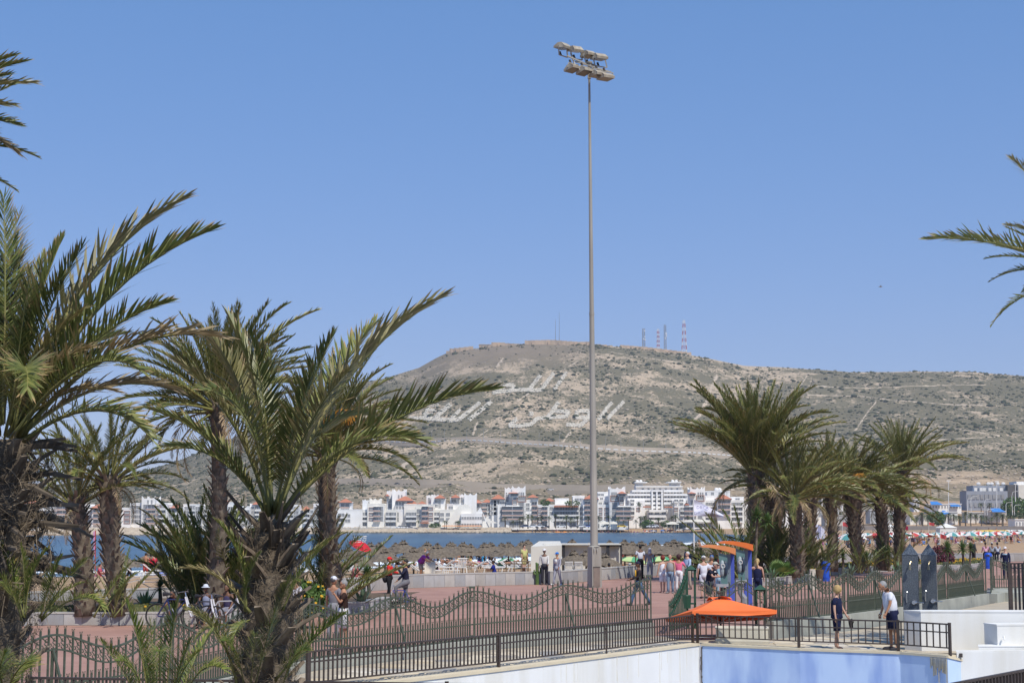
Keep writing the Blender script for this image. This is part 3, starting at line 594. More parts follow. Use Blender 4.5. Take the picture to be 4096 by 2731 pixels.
def fence_section(root, a, b_, za, zb, parts=True, hmax=None, iron=None, mirror=False):
    iron = iron or m_iron; a = Vector(a); b_ = Vector(b_); d = b_ - a; L = d.length; d.normalize(); ang = math.atan2(d.y, d.x); rt = root.location
    n_ = max(6, int(L / .2)); st = L / n_
    zf = lambda t: za + (zb - za) * t
    top = lambda t: .90 + .31 * wv(t) ** 1.0; bot = lambda t: .64 + .33 * wv(t)
    M = MB(); K = 72
    for fn, hh in ((top, .035), (bot, .028)):
        P = [Vector((*(a.lerp(b_, i / K)).xy, zf(i / K) + fn(i / K))) for i in range(K + 1)]
        for p, q in zip(P[:-1], P[1:]): M.bar(p, q, .035, hh)
    for z in (.03, .38): M.bar(Vector((a.x, a.y, za + z)), Vector((b_.x, b_.y, zb + z)), .03, .03)
    M.build('rail', iron, root)
    # scrolls between the two waves
    Sc = MB()
    for i in range(n_):
        tc_ = (i + .5) / n_; z0, z1 = bot(tc_), top(tc_); w_ = st * .46; zc = (z0 + z1) / 2; dt = 1 / n_
        slope = ((top(tc_ + .3 * dt) - top(tc_ - .3 * dt)) / (.6 * st))
        def P(u, v): 
            x = tc_ * L + u * w_; return Vector((a.x + d.x * x, a.y + d.y * x, zf(tc_) + zc + v * (z1 - z0) * .47 + slope * u * w_))
        for sgn in (-1, 1):
            pts = [P(sgn * x_, y_) for x_, y_ in ((-.75, .95), (-.1, .62), (.18, .2), (-.05, -.05), (.45, -.3), (.95, -.6), (.5, -.95), (.05, -.6), (.35, -.42))] if sgn > 0 else [P(x_, y_) for x_, y_ in ((.9, .9), (.98, .35), (.5, .15), (.25, .5), (.6, .62))]
            Sc.tube(pts, .0115, 3, cap=False)
        pts = [P(x_, y_) for x_, y_ in ((-.98, -.85), (-.95, -.25), (-.5, -.15), (-.25, -.5), (-.6, -.6))]; Sc.tube(pts, .0115, 3, cap=False)
    Sc.build('scrollwork', iron, root)['kind'] = 'stuff'
    SB = MB()
    for i in range(n_ + 1):
        t = i / n_; p = a.lerp(b_, t); h = round((top(t) + .15) / .02) * .02
        if 0 < i < n_:
            if ('L', round(h, 2)) not in _bm: _bm[('L', round(h, 2))] = bar_mesh(h, 'fence_bar')
            o = link('bar', _bm[('L', round(h, 2))], root, (p.x - rt.x, p.y - rt.y, zf(t) - rt.z), (0, 0, ang))
        if i < n_:
            if 'S' not in _bm: _bm['S'] = bar_mesh(.55, 'short_bar')
            q = a.lerp(b_, (i + .5) / n_); link('short_bar', _bm['S'], root, (q.x - rt.x, q.y - rt.y, zf(t) - rt.z), (0, 0, ang))
def fence_post(root, p, z, h=1.34, iron=None, w_=.1):
    M = MB()
    for s_ in (-1, 1): M.box((p[0] + s_ * w_ * .5, p[1], z + h / 2), (.04, .05, h)); 
    M.box((p[0], p[1], z + h - .02), (w_ + .06, .07, .05)); M.box((p[0], p[1], z + h * .8), (w_, .04, .03)); M.box((p[0], p[1], z + .1), (w_, .04, .03))
    M.build('post', iron or m_iron, root)
def brace(root, p, z, nrm):
    M = MB(); M.bar((p[0], p[1], z + 1.0), (p[0] + nrm[0] * .35, p[1] + nrm[1] * .35, z + .02), .045, .03); M.bar((p[0], p[1], z + 1.0), (p[0], p[1], z + .02), .05, .03); M.build('brace', iron_ if False else m_iron, root)
posts = [((-8.9, 24.0), .2), ((-6.32, 29.8), .22), ((-4.53, 35.9), .237), ((-1.02, 41.3), .27), ((3.92, 46.3), .38)]
fr = empty('iron_fence', (posts[0][0][0], posts[0][0][1], .2), 0, 'long green wrought iron fence with wavy scroll band, left of the gate', 'fence')
kb = MB()
for (p, zp), (q, zq) in zip(posts[:-1], posts[1:]):
    fence_section(fr, (*p, 0), (*q, 0), zp, zq); fence_post(fr, q, zq)
    m_ = ((p[0] + q[0]) / 2, (p[1] + q[1]) / 2); dd_ = Vector((q[0] - p[0], q[1] - p[1], 0)).normalized(); brace(fr, m_, (zp + zq) / 2, (dd_.y * 1, -dd_.x * 1))
def kerb(name, pts, zs, label, th=.34):
    M = MB()
    for (a, za), (b_, zb) in zip(zip(pts[:-1], zs[:-1]), zip(pts[1:], zs[1:])):
        a = Vector((a[0], a[1], 0)); b_ = Vector((b_[0], b_[1], 0)); d = (b_ - a).normalized(); nn = Vector((d.y, -d.x, 0)) * th / 2
        v = [a + nn, b_ + nn, b_ - nn, a - nn]
        M.add([(*v[0].xy, -.4), (*v[1].xy, -.4), (*v[2].xy, -.4), (*v[3].xy, -.4), (*v[0].xy, za), (*v[1].xy, zb), (*v[2].xy, zb), (*v[3].xy, za)], [(0, 1, 5, 4), (1, 2, 6, 5), (2, 3, 7, 6), (3, 0, 4, 7), (4, 5, 6, 7)])
    return tag(M.build(name, m_kerb), label, 'kerb wall')
kerb('fence_plinth', [p for p, z in posts], [z for p, z in posts], 'grey concrete plinth under the fence left of the gate')
# gate leaf standing open, gate posts
G0 = Vector((4.55, 46.9, 0)); G1 = Vector((5.35, 49.3, 0))
gr = empty('iron_gate', (G0.x, G0.y, .1), 0, 'green iron gate leaf standing open, its scroll band rising to the hinge post', 'gate')
M = MB(); n_ = 14; rise = lambda t: .72 + .95 * t ** 1.5
Pt = [Vector((*(G0.lerp(G1, i / 20)).xy, .1 + rise(i / 20))) for i in range(21)]; Pb = [p - Vector((0, 0, .26)) for p in Pt]
for P_ in (Pt, Pb):
    for p, q in zip(P_[:-1], P_[1:]): M.bar(p, q, .04, .035)
for z in (.15, .5): M.bar((G0.x, G0.y, z), (G1.x, G1.y, z), .03, .04)
M.build('rail', m_iron2, gr)
for i in range(n_ + 1):
    t = i / n_; p = G0.lerp(G1, t); h = round((rise(t) + .16) / .04) * .04
    if ('G', h) not in _bm:
        me_ = bar_mesh(h, 'gate_bar'); me_.materials.clear(); me_.materials.append(m_iron2); _bm[('G', h)] = me_
    link('bar', _bm[('G', h)], gr, (p.x - G0.x, p.y - G0.y, 0))
Sc = MB()
for i in range(16):
    a = Pt[i + 2].lerp(Pb[i + 2], .2); b_ = Pt[i + 3 if i < 17 else 19].lerp(Pb[i + 3], .8); mdl = (a + b_) / 2
    Sc.tube([a, a + Vector((.02, .02, -.09)), mdl, b_ + Vector((0, 0, .08)), b_], .009, 3, cap=False); Sc.tube([mdl + Vector((0, 0, .06)), mdl + Vector((.04, .05, .09)), mdl + Vector((.05, .08, 0))], .009, 3, cap=False)
Sc.build('scrollwork', m_iron2, gr)['kind'] = 'stuff'
for x, y, l in ((G1.x + .12, G1.y + .15, 'tall green gate post with pyramid cap, beside the litter bin'), (at(3042, 2400, 46.2).x, 46.2, 'green gate post shaped like a lantern cage, right of the phone booths')):
    t = empty('gate_post', (x, y, 0), 0, l, 'gate post'); M = MB(); hh = 1.78 if x < 6 else 1.32; w_ = .12 if x < 6 else .13
    for a in (-1, 1):
        for b_ in (-1, 1): M.box((a * w_, b_ * w_, hh / 2), (.04, .04, hh))
    for z in (.12, .75, hh - .02): M.box((0, 0, z), (2 * w_ + .04, 2 * w_ + .04, .04))
    M.build('cage', m_iron2, t, local=True); M = MB(); M.add([(-w_ - .05, -w_ - .05, hh), (w_ + .05, -w_ - .05, hh), (w_ + .05, w_ + .05, hh), (-w_ - .05, w_ + .05, hh), (0, 0, hh + .14)], [(0, 1, 4), (1, 2, 4), (2, 3, 4), (3, 0, 4), (0, 3, 2, 1)]); M.build('cap', m_iron2, t, local=True)
# short section between gate post and phone booths, then the right-hand run
fr2 = empty('iron_fence', (G1.x + .3, G1.y + .2, .2), 0, 'short green iron fence arching down between the gate and the phone booths', 'fence')
fence_section(fr2, (G1.x + .35, G1.y + .2, 0), (G1.x + 3.1, G1.y + .9, 0), .2, .2)
posts2 = [((7.2, 45.5), .47), ((10.1, 48.9), .47), ((12.8, 53.2), .45), ((15.9, 59.2), .40), ((18.7, 64.0), .38)]
fr3 = empty('iron_fence', (7.2, 45.5, .45), 0, 'green iron fence with steep scroll waves running behind the granite showers', 'fence')
for (p, zp), (q, zq) in zip(posts2[:-1], posts2[1:]):
    fence_section(fr3, (*p, 0), (*q, 0), zp, zq); fence_post(fr3, q, zq); brace(fr3, ((p[0] + q[0]) / 2, (p[1] + q[1]) / 2), (zp + zq) / 2, (.75, -.65))
fence_post(fr3, posts2[0][0], .47)
posts3 = [((19.0, 64.2), .38), ((20.6, 69.3), .36), ((24.6, 69.6), .36), ((28.6, 69.8), .36), ((33, 70), .36)]
fr4 = empty('iron_fence', (20.6, 69.3, .36), 0, 'farthest stretch of green iron fence, by the blue bin at the right edge', 'fence')
for (p, zp), (q, zq) in zip(posts3[:-1], posts3[1:]): fence_section(fr4, (*p, 0), (*q, 0), zp, zq); fence_post(fr4, q, zq)
kerb('fence_plinth', [p for p, z in posts2], [z for p, z in posts2], 'tall concrete plinth under the fence behind the couple')
kerb('fence_plinth', [posts3[0][0], (20.4, 66.5)] + [(p[0], p[1] - .05) for p, z in posts3[1:]], [.36] * 6, 'curved concrete plinth at the right edge under the farthest fence', th=.5)
M = MB(); M.lathe([(.85, 0), (.85, .36), (.8, .4)], 16, (20.1, 65.9, 0)); tag(M.build('round_plinth', m_kerb), 'rounded concrete plinth end where the fence turns', 'kerb wall')

# ---------------------------------------------------------------- walkway with crazy paving, retaining walls
m_flag = mat('crazy paving stone', (1, 1, 1), (.86, .84, .8), 3, .85, .15, objc=True); m_mort = mat('mortar bed', (.46, .40, .30), (.38, .33, .26), 2, .95)
m_plaster = mat('white plaster', (.80, .81, .80), (.74, .75, .74), .7, .85, .12, bscale=7, dirt=((.58, .55, .46), 1.6, (1, 1, .1), .4))
m_blue = mat('light blue plaster', (.44, .59, .85), (.52, .66, .90), .8, .85, .25, bscale=5, dirt=((.20, .31, .66), 1.1, (1, 1, .3), .8))
m_ccop = mat('cream coping', (.66, .58, .42), (.60, .52, .38), 3, .85, .1)
P1 = on(1250, 2765); P2 = on(2797, 2576); P3 = on(3200, 2596); P4 = on(3600, 2610); P5 = on(3790, 2625); P6 = on(3860, 2641, -.12); P7 = on(3960, 2676, -.38); P8 = on(4120, 2740, -.85)
wk = MB(); wk.add([(-8.7, 24.2, .004), (-6.1, 29.7, .004), (-4.35, 35.8, .004), (-.85, 41.1, .004), (4.0, 46.0, .004), (7.4, 45.2, .004), (10.3, 48.6, .004), (13.1, 53.0, .004), (16.2, 59.0, .004), (19, 63.8, .004), (21, 68.8, .004), (34, 69.5, .004), (34, 39, .004), (P4.x + 4, P4.y - .5, .004), P4 + Vector((0, 0, .004)), P3 + Vector((0, 0, .004)), P2 + Vector((0, 0, .004)), P1 + Vector((0, 0, .004)), (-3, 24.2, .004)], [tuple(range(18, -1, -1))])
wo = tag(wk.build('walkway', m_mort), kind='structure')
def in_poly(x, y, poly):
    c = False; j = len(poly) - 1
    for i in range(len(poly)):
        if (poly[i][1] > y) != (poly[j][1] > y) and x < (poly[j][0] - poly[i][0]) * (y - poly[i][1]) / (poly[j][1] - poly[i][1]) + poly[i][0]: c = not c
        j = i
    return c
strip = [(-5.6, 29.7), (-4.2, 35.6), (-.7, 40.8), (4.0, 45.6), (7.3, 44.9), (10.2, 48.2), (10.2, 41), (P4.x, P4.y + .1), (P3.x, P3.y + .1), (P2.x, P2.y + .12), (-.2, 36.8), (P1.x, P1.y + .1), (-4.4, 29.7)]
jit = {}
def jp(i, j, s_=.62):
    if (i, j) not in jit: jit[(i, j)] = (i * s_ + rnd.uniform(-.2, .2) + (j % 2) * .3 * s_, j * s_ * .9 + rnd.uniform(-.18, .18))
    return Vector((*jit[(i, j)], 0))
stones_ = []
for i in range(-12, 20):
    for j in range(50, 90):
        q = [jp(i, j), jp(i + 1, j), jp(i + 1, j + 1), jp(i, j + 1)]; c = sum(q, Vector()) / 4
        if all(in_poly(v.x, v.y, strip) for v in q): stones_.append((c, q))
SC = [(.58, .52, .42), (.50, .44, .34), (.42, .38, .32), (.62, .57, .48), (.34, .33, .31), (.66, .58, .44), (.55, .46, .32)]
stones_.sort(key=lambda s_: s_[0].y); rest = MB()
for k, (c, q) in enumerate(stones_):
    M = MB(); v = [c + (p - c) * .93 for p in q]; z1 = .016 + rnd.uniform(0, .006); tgt = M if k < 290 else rest
    tgt.add([(*p.xy, .004) for p in v] + [(*(c + (p - c) * .96).xy, z1) for p in v], [(0, 1, 5, 4), (1, 2, 6, 5), (2, 3, 7, 6), (3, 0, 4, 7), (4, 5, 6, 7)])
    if k < 290: M.build('paving_stone', m_flag, wo, color=tuple(x * (.9 + (k * 37 % 20) / 100) for x in SC[rnd.randrange(7)]))
if rest.v: rest.build('paving_stones', m_flag, wo, color=(.56, .5, .4))['kind'] = 'stuff'
BOT = -3.2
def ret_wall(name, pts, zt, m, label, th=.35, cat='wall'):
    M = MB(); cpm = MB()
    for (a, za), (b_, zb) in zip(zip(pts[:-1], zt[:-1]), zip(pts[1:], zt[1:])):
        d = Vector((b_[0] - a[0], b_[1] - a[1], 0)).normalized(); nn = Vector((-d.y, d.x, 0)) * th
        A = Vector((a[0], a[1], 0)); B = Vector((b_[0], b_[1], 0))
        M.add([(*A.xy, BOT), (*B.xy, BOT), (*(B + nn).xy, BOT), (*(A + nn).xy, BOT), (*A.xy, za - .03), (*B.xy, zb - .03), (*(B + nn).xy, zb - .03), (*(A + nn).xy, za - .03)], [(0, 1, 5, 4), (1, 2, 6, 5), (2, 3, 7, 6), (3, 0, 4, 7), (4, 5, 6, 7)])
        o_ = -nn.normalized() * .025
        vs = [A + o_, B + o_, B + nn, A + nn]
        cpm.add([(*vs[0].xy, za - .03), (*vs[1].xy, zb - .03), (*vs[2].xy, zb - .03), (*vs[3].xy, za - .03), (*vs[0].xy, za + .03), (*vs[1].xy, zb + .03), (*vs[2].xy, zb + .03), (*vs[3].xy, za + .03)], [(0, 1, 5, 4), (1, 2, 6, 5), (2, 3, 7, 6), (3, 0, 4, 7), (4, 5, 6, 7)])
    t = empty(name, (pts[0][0], pts[0][1], BOT), 0, label, cat); M.build('wall_face', m, t); cpm.build('coping', m_ccop, t); return t
rw = ret_wall('retaining_wall', [P1, (-.2, 36.15), P2], [0, 0, 0], m_plaster, 'white plastered retaining wall below the dark railing, centre bottom')
jp_ = P1.lerp(P2, .86); m_rust = mat('rust stain', (.40, .40, .36), (.42, .36, .22), 3, .9); m_dark = mat('dark crack', (.06, .05, .05), (.09, .08, .07), 3, 1)
bl = ret_wall('retaining_wall', [P2 + Vector((.06, -.03, 0)), P3, P4, P5, P6, P7, P8], [0, 0, 0, 0, -.12, -.38, -.85], m_blue, 'light blue plastered retaining wall meeting the white one at a cracked corner')
nw = Vector((P2.y - P1.y, P1.x - P2.x, 0)).normalized()
for f, hh, wd in [(.86, 2.2, .035), (.93, 2.2, .05)] + [(rnd.uniform(.45, .98), rnd.uniform(.2, .9), .015) for _ in range(14)]:
    q = Vector((-.2, 36.15, 0)).lerp(P2, (f - .4) / .6) + nw * .004; M = MB(); M.box((q.x, q.y, -.05 - hh / 2), (wd, .01, hh), rz=math.atan2(P2.y - 36.15, P2.x + .2)); M.build('drip_stain', mat('faint drip stain', (.70, .68, .60), (.74, .74, .72), 3, .9), rw)
M = MB(); zz = -.06
while zz > -3: q = rnd.uniform(.05, .14); M.box((P2.x + .045 + rnd.uniform(-.012, .012), P2.y - .045, zz - q / 2), (rnd.uniform(.012, .05), .03, q)); zz -= q
M.build('corner_crack', m_dark, bl)
for px in range(3728, 3778, 4):
    wd = rnd.uniform(.015, .03); q = on(px, 2622); M = MB(); hh = rnd.uniform(.15, .7); yv = q.y - .012
    tt = (q.x - P4.x) / (P5.x - P4.x); yv = P4.y + (P5.y - P4.y) * tt - .03; M.box((q.x, yv, -.04 - hh / 2), (wd, .012, hh)); M.build('rust_streak', m_rust, bl)
q = P2.lerp(P3, .45)
# recessed court below
lo = MB(); lo.add([(-6, 14, BOT), (40, 14, BOT), (40, 46, BOT), (-6, 46, BOT)], [(0, 1, 2, 3)]); tag(lo.build('sunken_court', m_conc), kind='structure')
lf = MB(); lf.add([(-12, 5, -.5), (-2.4, 5, -.5), (-3, 24.3, 0), (-9, 24.3, 0)], [(0, 1, 2, 3)]); tag(lf.build('planted_bed', m_soil), kind='structure')

# dark brown railings
m_brown = mat('dark brown railing paint', (.045, .032, .027), (.065, .047, .038), 8, .45, spec=.5)
def railing(name, pts, z0, h, label, sp=.13, bw=.028, bd=.028, gap=.12, post=2.0, zs=None, mid=.2, hook=True):
    root = empty(name, (pts[0][0], pts[0][1], z0), 0, label, 'railing'); rails = MB(); bms = {}
    nb = 0
    for k_, (a, b_) in enumerate(zip(pts[:-1], pts[1:])):
        za, zb = (zs[k_], zs[k_ + 1]) if zs else (z0, z0)
        A = Vector((a[0], a[1], za)); B = Vector((b_[0], b_[1], zb)); L = (B - A).length; ang = math.atan2(b_[1] - a[1], b_[0] - a[0]); U = Vector((0, 0, 1))
        rails.bar(A + U * h, B + U * h, .05, .035); rails.bar(A + U * (h - mid), B + U * (h - mid), .035, .028); rails.bar(A + U * gap, B + U * gap, .035, .03)
        n_ = max(1, int(L / sp)); me_ = MB().box((0, 0, (h + gap) / 2), (bw, bd, h - gap)).mesh('bar', m_brown)
        for i in range(n_):
            p = A.lerp(B, (i + .5) / n_) - root.location; nb += 1
            if nb < 300: link('bar', me_, root, p, (0, 0, ang))
            else: rails.box(A.lerp(B, (i + .5) / n_) + U * (h + gap) / 2, (bw, bd, h - gap), rz=ang)
        np_ = max(1, int(L / post)); d = (B - A).normalized()
        for i in range(np_ + 1):
            p = A.lerp(B, i / np_); M = MB()
            if hook and 0 < i < np_: M.tube([p - U * .02 + d * .1, p + U * h * .8 + d * .08, p + U * h * .97, p + U * (h + .01) - d * .12], [.022] * 4, 6)
            else: M.box(p + U * (h / 2 + .01), (.06, .06, h + .06), rz=ang)
            M.build('post', m_brown, root)
    rails.build('rail', m_brown, root); return root
off = Vector((-.12, .16, 0))
railing('railing', [P1 + off, (-.3, 36.4), P2 + Vector((-.15, .2, 0))], .03, .72, 'dark brown slatted railing on the white retaining wall', sp=.125, post=3.0)
for q in ((.0, 0), (.13, .05), (.3, .03)):
    pass
railing('railing', [P2 + Vector((-.02, .2, 0)), P3 + Vector((0, .15, 0)), P4 + Vector((0, .15, 0)), on(3808, 2626) + Vector((0, .15, 0))], .03, .74, 'dark brown railing with wide bars above the blue wall, before the couple', sp=.172, bw=.026, gap=.17, post=3.2, hook=False)
railing('railing', [(-7.4, 24.9), (-1.0, 24.95), (3.2, 25.0)], 0, .87, 'nearest dark brown railing along the bottom edge, left', sp=.125, post=2.6, zs=[.05, -.05, -.13])
railing('railing', [(5.2, 21.2), (8.6, 25.4), (12, 29.6)], .2, .9, 'dark brown railing rising in the bottom right corner', sp=.12, post=9, mid=.24, hook=False, bw=.034, bd=.05)
railing('screen_fence', [(12.92, 42.0), (16.5, 42.2)], .85, 1.32, 'tall dark brown slatted screen at the right edge above the white wall', sp=.10, bw=.05, bd=.03, gap=.04, post=3.4, mid=.12, hook=False)

# white walls at the right
def wbox(name, poly, z0, z1, label):
    M = MB(); M.prism(poly, z0, z1 - .03); t = empty(name, (poly[0][0], poly[0][1], z0), 0, label, 'wall'); M.build('wall_face', m_plaster, t)
    c = Vector((sum(p[0] for p in poly) / len(poly), sum(p[1] for p in poly) / len(poly), 0)); M = MB(); M.prism([(p[0] + (p[0] - c.x) / abs(p[0] - c.x + 1e-6) * .012, p[1] + (p[1] - c.y) / abs(p[1] - c.y + 1e-6) * .012) for p in poly], z1 - .03, z1 + .004); M.build('coping', m_plaster, t); return t
a = on(3653, 2613); 
wbox('white_wall', [(10.04, 41.5), (10.37, 41.1), (18, 41.0), (18, 41.4), (10.6, 41.6)], BOT, 1.0, 'long white wall standing behind the old man in the white shirt')
wbox('white_block', [at(3936, 2500, 40.5).xy, at(3988, 2500, 39.95).xy, (16, 40.4), (16, 40.8)], BOT, .74, 'white stair block with a thick top at the right edge')
wbox('white_wall', [at(3914, 2575, 39.8).xy, (16.5, 39.7), (16.5, 40.3), at(3914, 2575, 40.1).xy], BOT, .24, 'low white step wall below the stair block')
wbox('white_wall', [at(3826, 2600, 39.68).xy, (14.6, 39.55), (14.6, 39.67), at(3826, 2600, 39.78).xy], BOT, .13, 'lowest white wall with a blunt end beside the blue wall')
M = MB(); q = at(3843, 2619, 39.66); M.box((q.x, q.y, q.z), (.06, .12, .09)); tag(M.build('wall_light', m_dark), 'small dark light fitting on the end of the lowest white wall', 'light')
q = at(4013, 2548, 39.9); M = MB(); M.tube([q, q + Vector((0, -.05, .03)), q + Vector((0, -.09, -.05))], .02, 6); tag(M.build('wall_spout', m_plaster), 'tiny white spout on the face of the stair block', 'spout')
# ------------------------------------------------------------------ PALMS AND SPIKY PLANTS
m_leaf = bpy.data.materials.new('palm leaflets'); m_leaf.use_nodes = True; n = m_leaf.node_tree; b = n.nodes['Principled BSDF']
b.inputs['Roughness'].default_value = .42; b.inputs['Specular IOR Level'].default_value = .45
a_ = n.nodes.new('ShaderNodeAttribute'); a_.attribute_name = 'leaf'; sx = n.nodes.new('ShaderNodeSeparateColor'); n.links.new(a_.outputs['Color'], sx.inputs[0])
oi = n.nodes.new('ShaderNodeObjectInfo')
gr_ = _ramp(n, (.08, .12, .03), (.28, .28, .09), .0, 1.); 
def MT(op, a, b_, cl=False):
    q = n.nodes.new('ShaderNodeMath'); q.operation = op; q.use_clamp = cl
    for i, v in enumerate((a, b_)):
        if isinstance(v, (int, float)): q.inputs[i].default_value = v
        else: n.links.new(v, q.inputs[i])
    return q.outputs[0]
def MX(f, a, b_):
    q = n.nodes.new('ShaderNodeMix'); q.data_type = 'RGBA'; n.links.new(f, q.inputs[0])
    for i, v in ((6, a), (7, b_)):
        if isinstance(v, tuple): q.inputs[i].default_value = (*v, 1)
        else: n.links.new(v, q.inputs[i])
    return q.outputs[2]
gsel = MT('ADD', MT('MULTIPLY', sx.outputs[1], .6), MT('MULTIPLY', oi.outputs['Random'], .4)); n.links.new(gsel, gr_.inputs[0])
tipf = MT('MULTIPLY', MT('SUBTRACT', MT('ADD', sx.outputs[0], MT('MULTIPLY', sx.outputs[1], .45)), .90, False), 3.0, True)
c1 = MX(tipf, gr_.outputs[0], (.40, .27, .13))
dry = MX(sx.outputs[1], (.30, .19, .09), (.48, .38, .24))
c2 = MX(sx.outputs[2], c1, dry)
tint = n.nodes.new('ShaderNodeMix'); tint.data_type = 'RGBA'; tint.blend_type = 'MULTIPLY'; tint.inputs[0].default_value = 1; n.links.new(c2, tint.inputs[6]); n.links.new(oi.outputs['Color'], tint.inputs[7])
n.links.new(tint.outputs[2], b.inputs['Base Color'])
tr = n.nodes.new('ShaderNodeBsdfTranslucent'); n.links.new(tint.outputs[2], tr.inputs[0]); ms = n.nodes.new('ShaderNodeMixShader'); ms.inputs[0].default_value = .22
outp = n.nodes['Material Output']; n.links.new(b.outputs[0], ms.inputs[1]); n.links.new(tr.outputs[0], ms.inputs[2]); n.links.new(ms.outputs[0], outp.inputs[0])
m_rach = mat('palm frond stalk', (.17, .19, .06), (.28, .24, .09), 4, .5, spec=.4)
m_trunk = mat('palm trunk fibre', (.19, .155, .115), (.08, .062, .045), 6, .95, .6, bscale=25)
m_boot = mat('palm leaf bases', (.27, .22, .165), (.12, .09, .065), 3.5, .9, .4, bscale=18, stretch=(1, 1, .3), objc=True)
m_fib = mat('palm fibre strands', (.24, .19, .135), (.10, .078, .052), 5, .95)

def frond_mesh(seed, droop=.5, pairs=74, ll=.125, lw=.0092, dry=0., lat=0., vang=26, fold=1., base=.16, gap=0.):
    r_ = random.Random(seed); K = 24; th = 0; P = [Vector((0, 0, 0))]; T = []
    for i in range(K + 1):
        s = i / K; a = -droop * s ** 1.5; y = lat * s ** 1.6; t = Vector((math.cos(a) * math.cos(y), math.sin(y), math.sin(a) * math.cos(y))); T.append(t)
        if i < K: P.append(P[-1] + t / K)
    V = []; Q = []; TR = []; A = []; MI = []; MT_ = []
    # stalk
    st = MB(); st.tube([P[i] for i in range(0, K + 1, 2)], [(.0125 * (1 - i / K) ** .8 + .0012 + (.012 if i == 0 else 0), .006 * (1 - i / K) + .001) for i in range(0, K + 1, 2)], 4)
    V = [tuple(v) for v in st.v]; Q = [f for f in st.f if len(f) == 4]; A = [(0, .5, dry, 1)] * len(V); nq0 = len(Q)
    for k in range(pairs):
        for side in (-1, 1):
            if r_.random() < gap: continue
            s = base + (1 - base) * (k + .5 + side * .2) / pairs; i = min(K - 1, int(s * K)); f = s * K - i; p = P[i].lerp(P[i + 1], f); t = T[i].lerp(T[i + 1], f).normalized()
            yv = Vector((0, 1, 0)); yv = (yv - t * yv.dot(t)).normalized(); nn = t.cross(yv).normalized(); nn = nn if nn.z > 0 else -nn
            al = R(64 - 42 * s ** 1.3 + r_.gauss(0, 6)); be = R(vang + r_.gauss(0, 17)) 
            d = (t * math.cos(al) + (yv * side * math.cos(be) + nn * math.sin(be)) * math.sin(al)).normalized()
            L = ll * (min(1, .35 + 2.2 * (s - base)) if s < .5 else 1 - .62 * ((s - .5) / .5) ** 1.6) * r_.uniform(.85, 1.1)
            wd = lw * (.8 if s < .25 else 1) * r_.uniform(.8, 1.15) * (1 - .35 * max(0, s - .6))
            wv_ = (t - d * t.dot(d)); wv_ = wv_.normalized() if wv_.length > .05 else nn; wv_ = (wv_ * math.cos(.5) + d.cross(wv_) * math.sin(.5) * side * fold).normalized()
            rg = r_.random(); n0 = len(V); dr = Vector((0, 0, -1)) * L * (.16 + .5 * dry) * r_.random()
            for q, (u, w_) in enumerate(((0, .45), (.35, 1), (.72, .75))):
                c = p + d * L * u + dr * u * u; V += [tuple(c - wv_ * wd * w_ / 2), tuple(c + wv_ * wd * w_ / 2)]; A += [(u, rg, dry, 1)] * 2
            V.append(tuple(p + d * L + dr)); A.append((1, rg, dry, 1))
            Q += [(n0, n0 + 2, n0 + 3, n0 + 1), (n0 + 2, n0 + 4, n0 + 5, n0 + 3)]; TR.append((n0 + 4, n0 + 6, n0 + 5))
    mi = [1] * nq0 + [0] * (len(Q) - nq0) + [0] * len(TR)
    me = npmesh('frond', np.array(V), np.array(Q), np.array(TR), [m_leaf, m_rach], False, np.array(A), mi)
    return me, P[-1].copy()
FR = {}
def fr_get(kind):
    if kind in FR: return FR[kind]
    K = {'stiff': dict(seed=1, droop=.22), 'stiff2': dict(seed=2, droop=.32, vang=34), 'arch': dict(seed=3, droop=.75), 'arch2': dict(seed=4, droop=.95, vang=20), 'bow': dict(seed=5, droop=1.45), 'bow2': dict(seed=6, droop=1.9, vang=12),
         'windr': dict(seed=7, droop=.9, lat=.55), 'windl': dict(seed=8, droop=.9, lat=-.55), 'dry': dict(seed=9, droop=1.1, dry=1., pairs=48, vang=5), 'dry2': dict(seed=10, droop=1.9, dry=1., pairs=40, vang=-10), 'dryst': dict(seed=14, droop=.6, dry=.75, pairs=46),
         'near': dict(seed=11, droop=.45, pairs=78, ll=.19, lw=.0105), 'near2': dict(seed=12, droop=.8, pairs=78, ll=.19, lw=.0102, vang=34), 'near3': dict(seed=13, droop=.28, pairs=84, ll=.2, lw=.011, vang=45), 'nearb': dict(seed=15, droop=1.3, pairs=72, ll=.19, lw=.0105, vang=30, gap=.05), 'neard': dict(seed=16, droop=1.1, pairs=70, ll=.19, lw=.011, dry=.8, gap=.1), 'nearm': dict(seed=17, droop=.7, pairs=74, ll=.19, lw=.0102, dry=.35)}[kind]
    FR[kind] = frond_mesh(**K); return FR[kind]
def place_frond(root, base, tip, kind, roll=0., tint=None):
    """put a frond from base to tip (world points), sagging downwards from the chord"""
    me, ct = fr_get(kind); base = Vector(base); tip = Vector(tip); D = tip - base; s = D.length / ct.length
    x = ct.normalized(); z0 = Vector((0, 0, 1)); z0 = (z0 - x * z0.dot(x)).normalized(); y0 = z0.cross(x)
    X = D.normalized(); up = Vector((0, 0, 1)); up = up - X * up.dot(X)
    if up.length < .08: up = Vector((0, 1, 0)) - X * X.y
    Z = up.normalized(); Y = Z.cross(X)
    if roll: q = Matrix.Rotation(roll, 3, X); Z = q @ Z; Y = q @ Y
    A = Matrix((x, y0, z0)).transposed(); B = Matrix((X, Y, Z)).transposed(); M = (B @ A.transposed())
    o = link('frond', me, root, base - root.location, M.to_euler(), s)
    if tint: o.color = (*tint, 1)
    return o
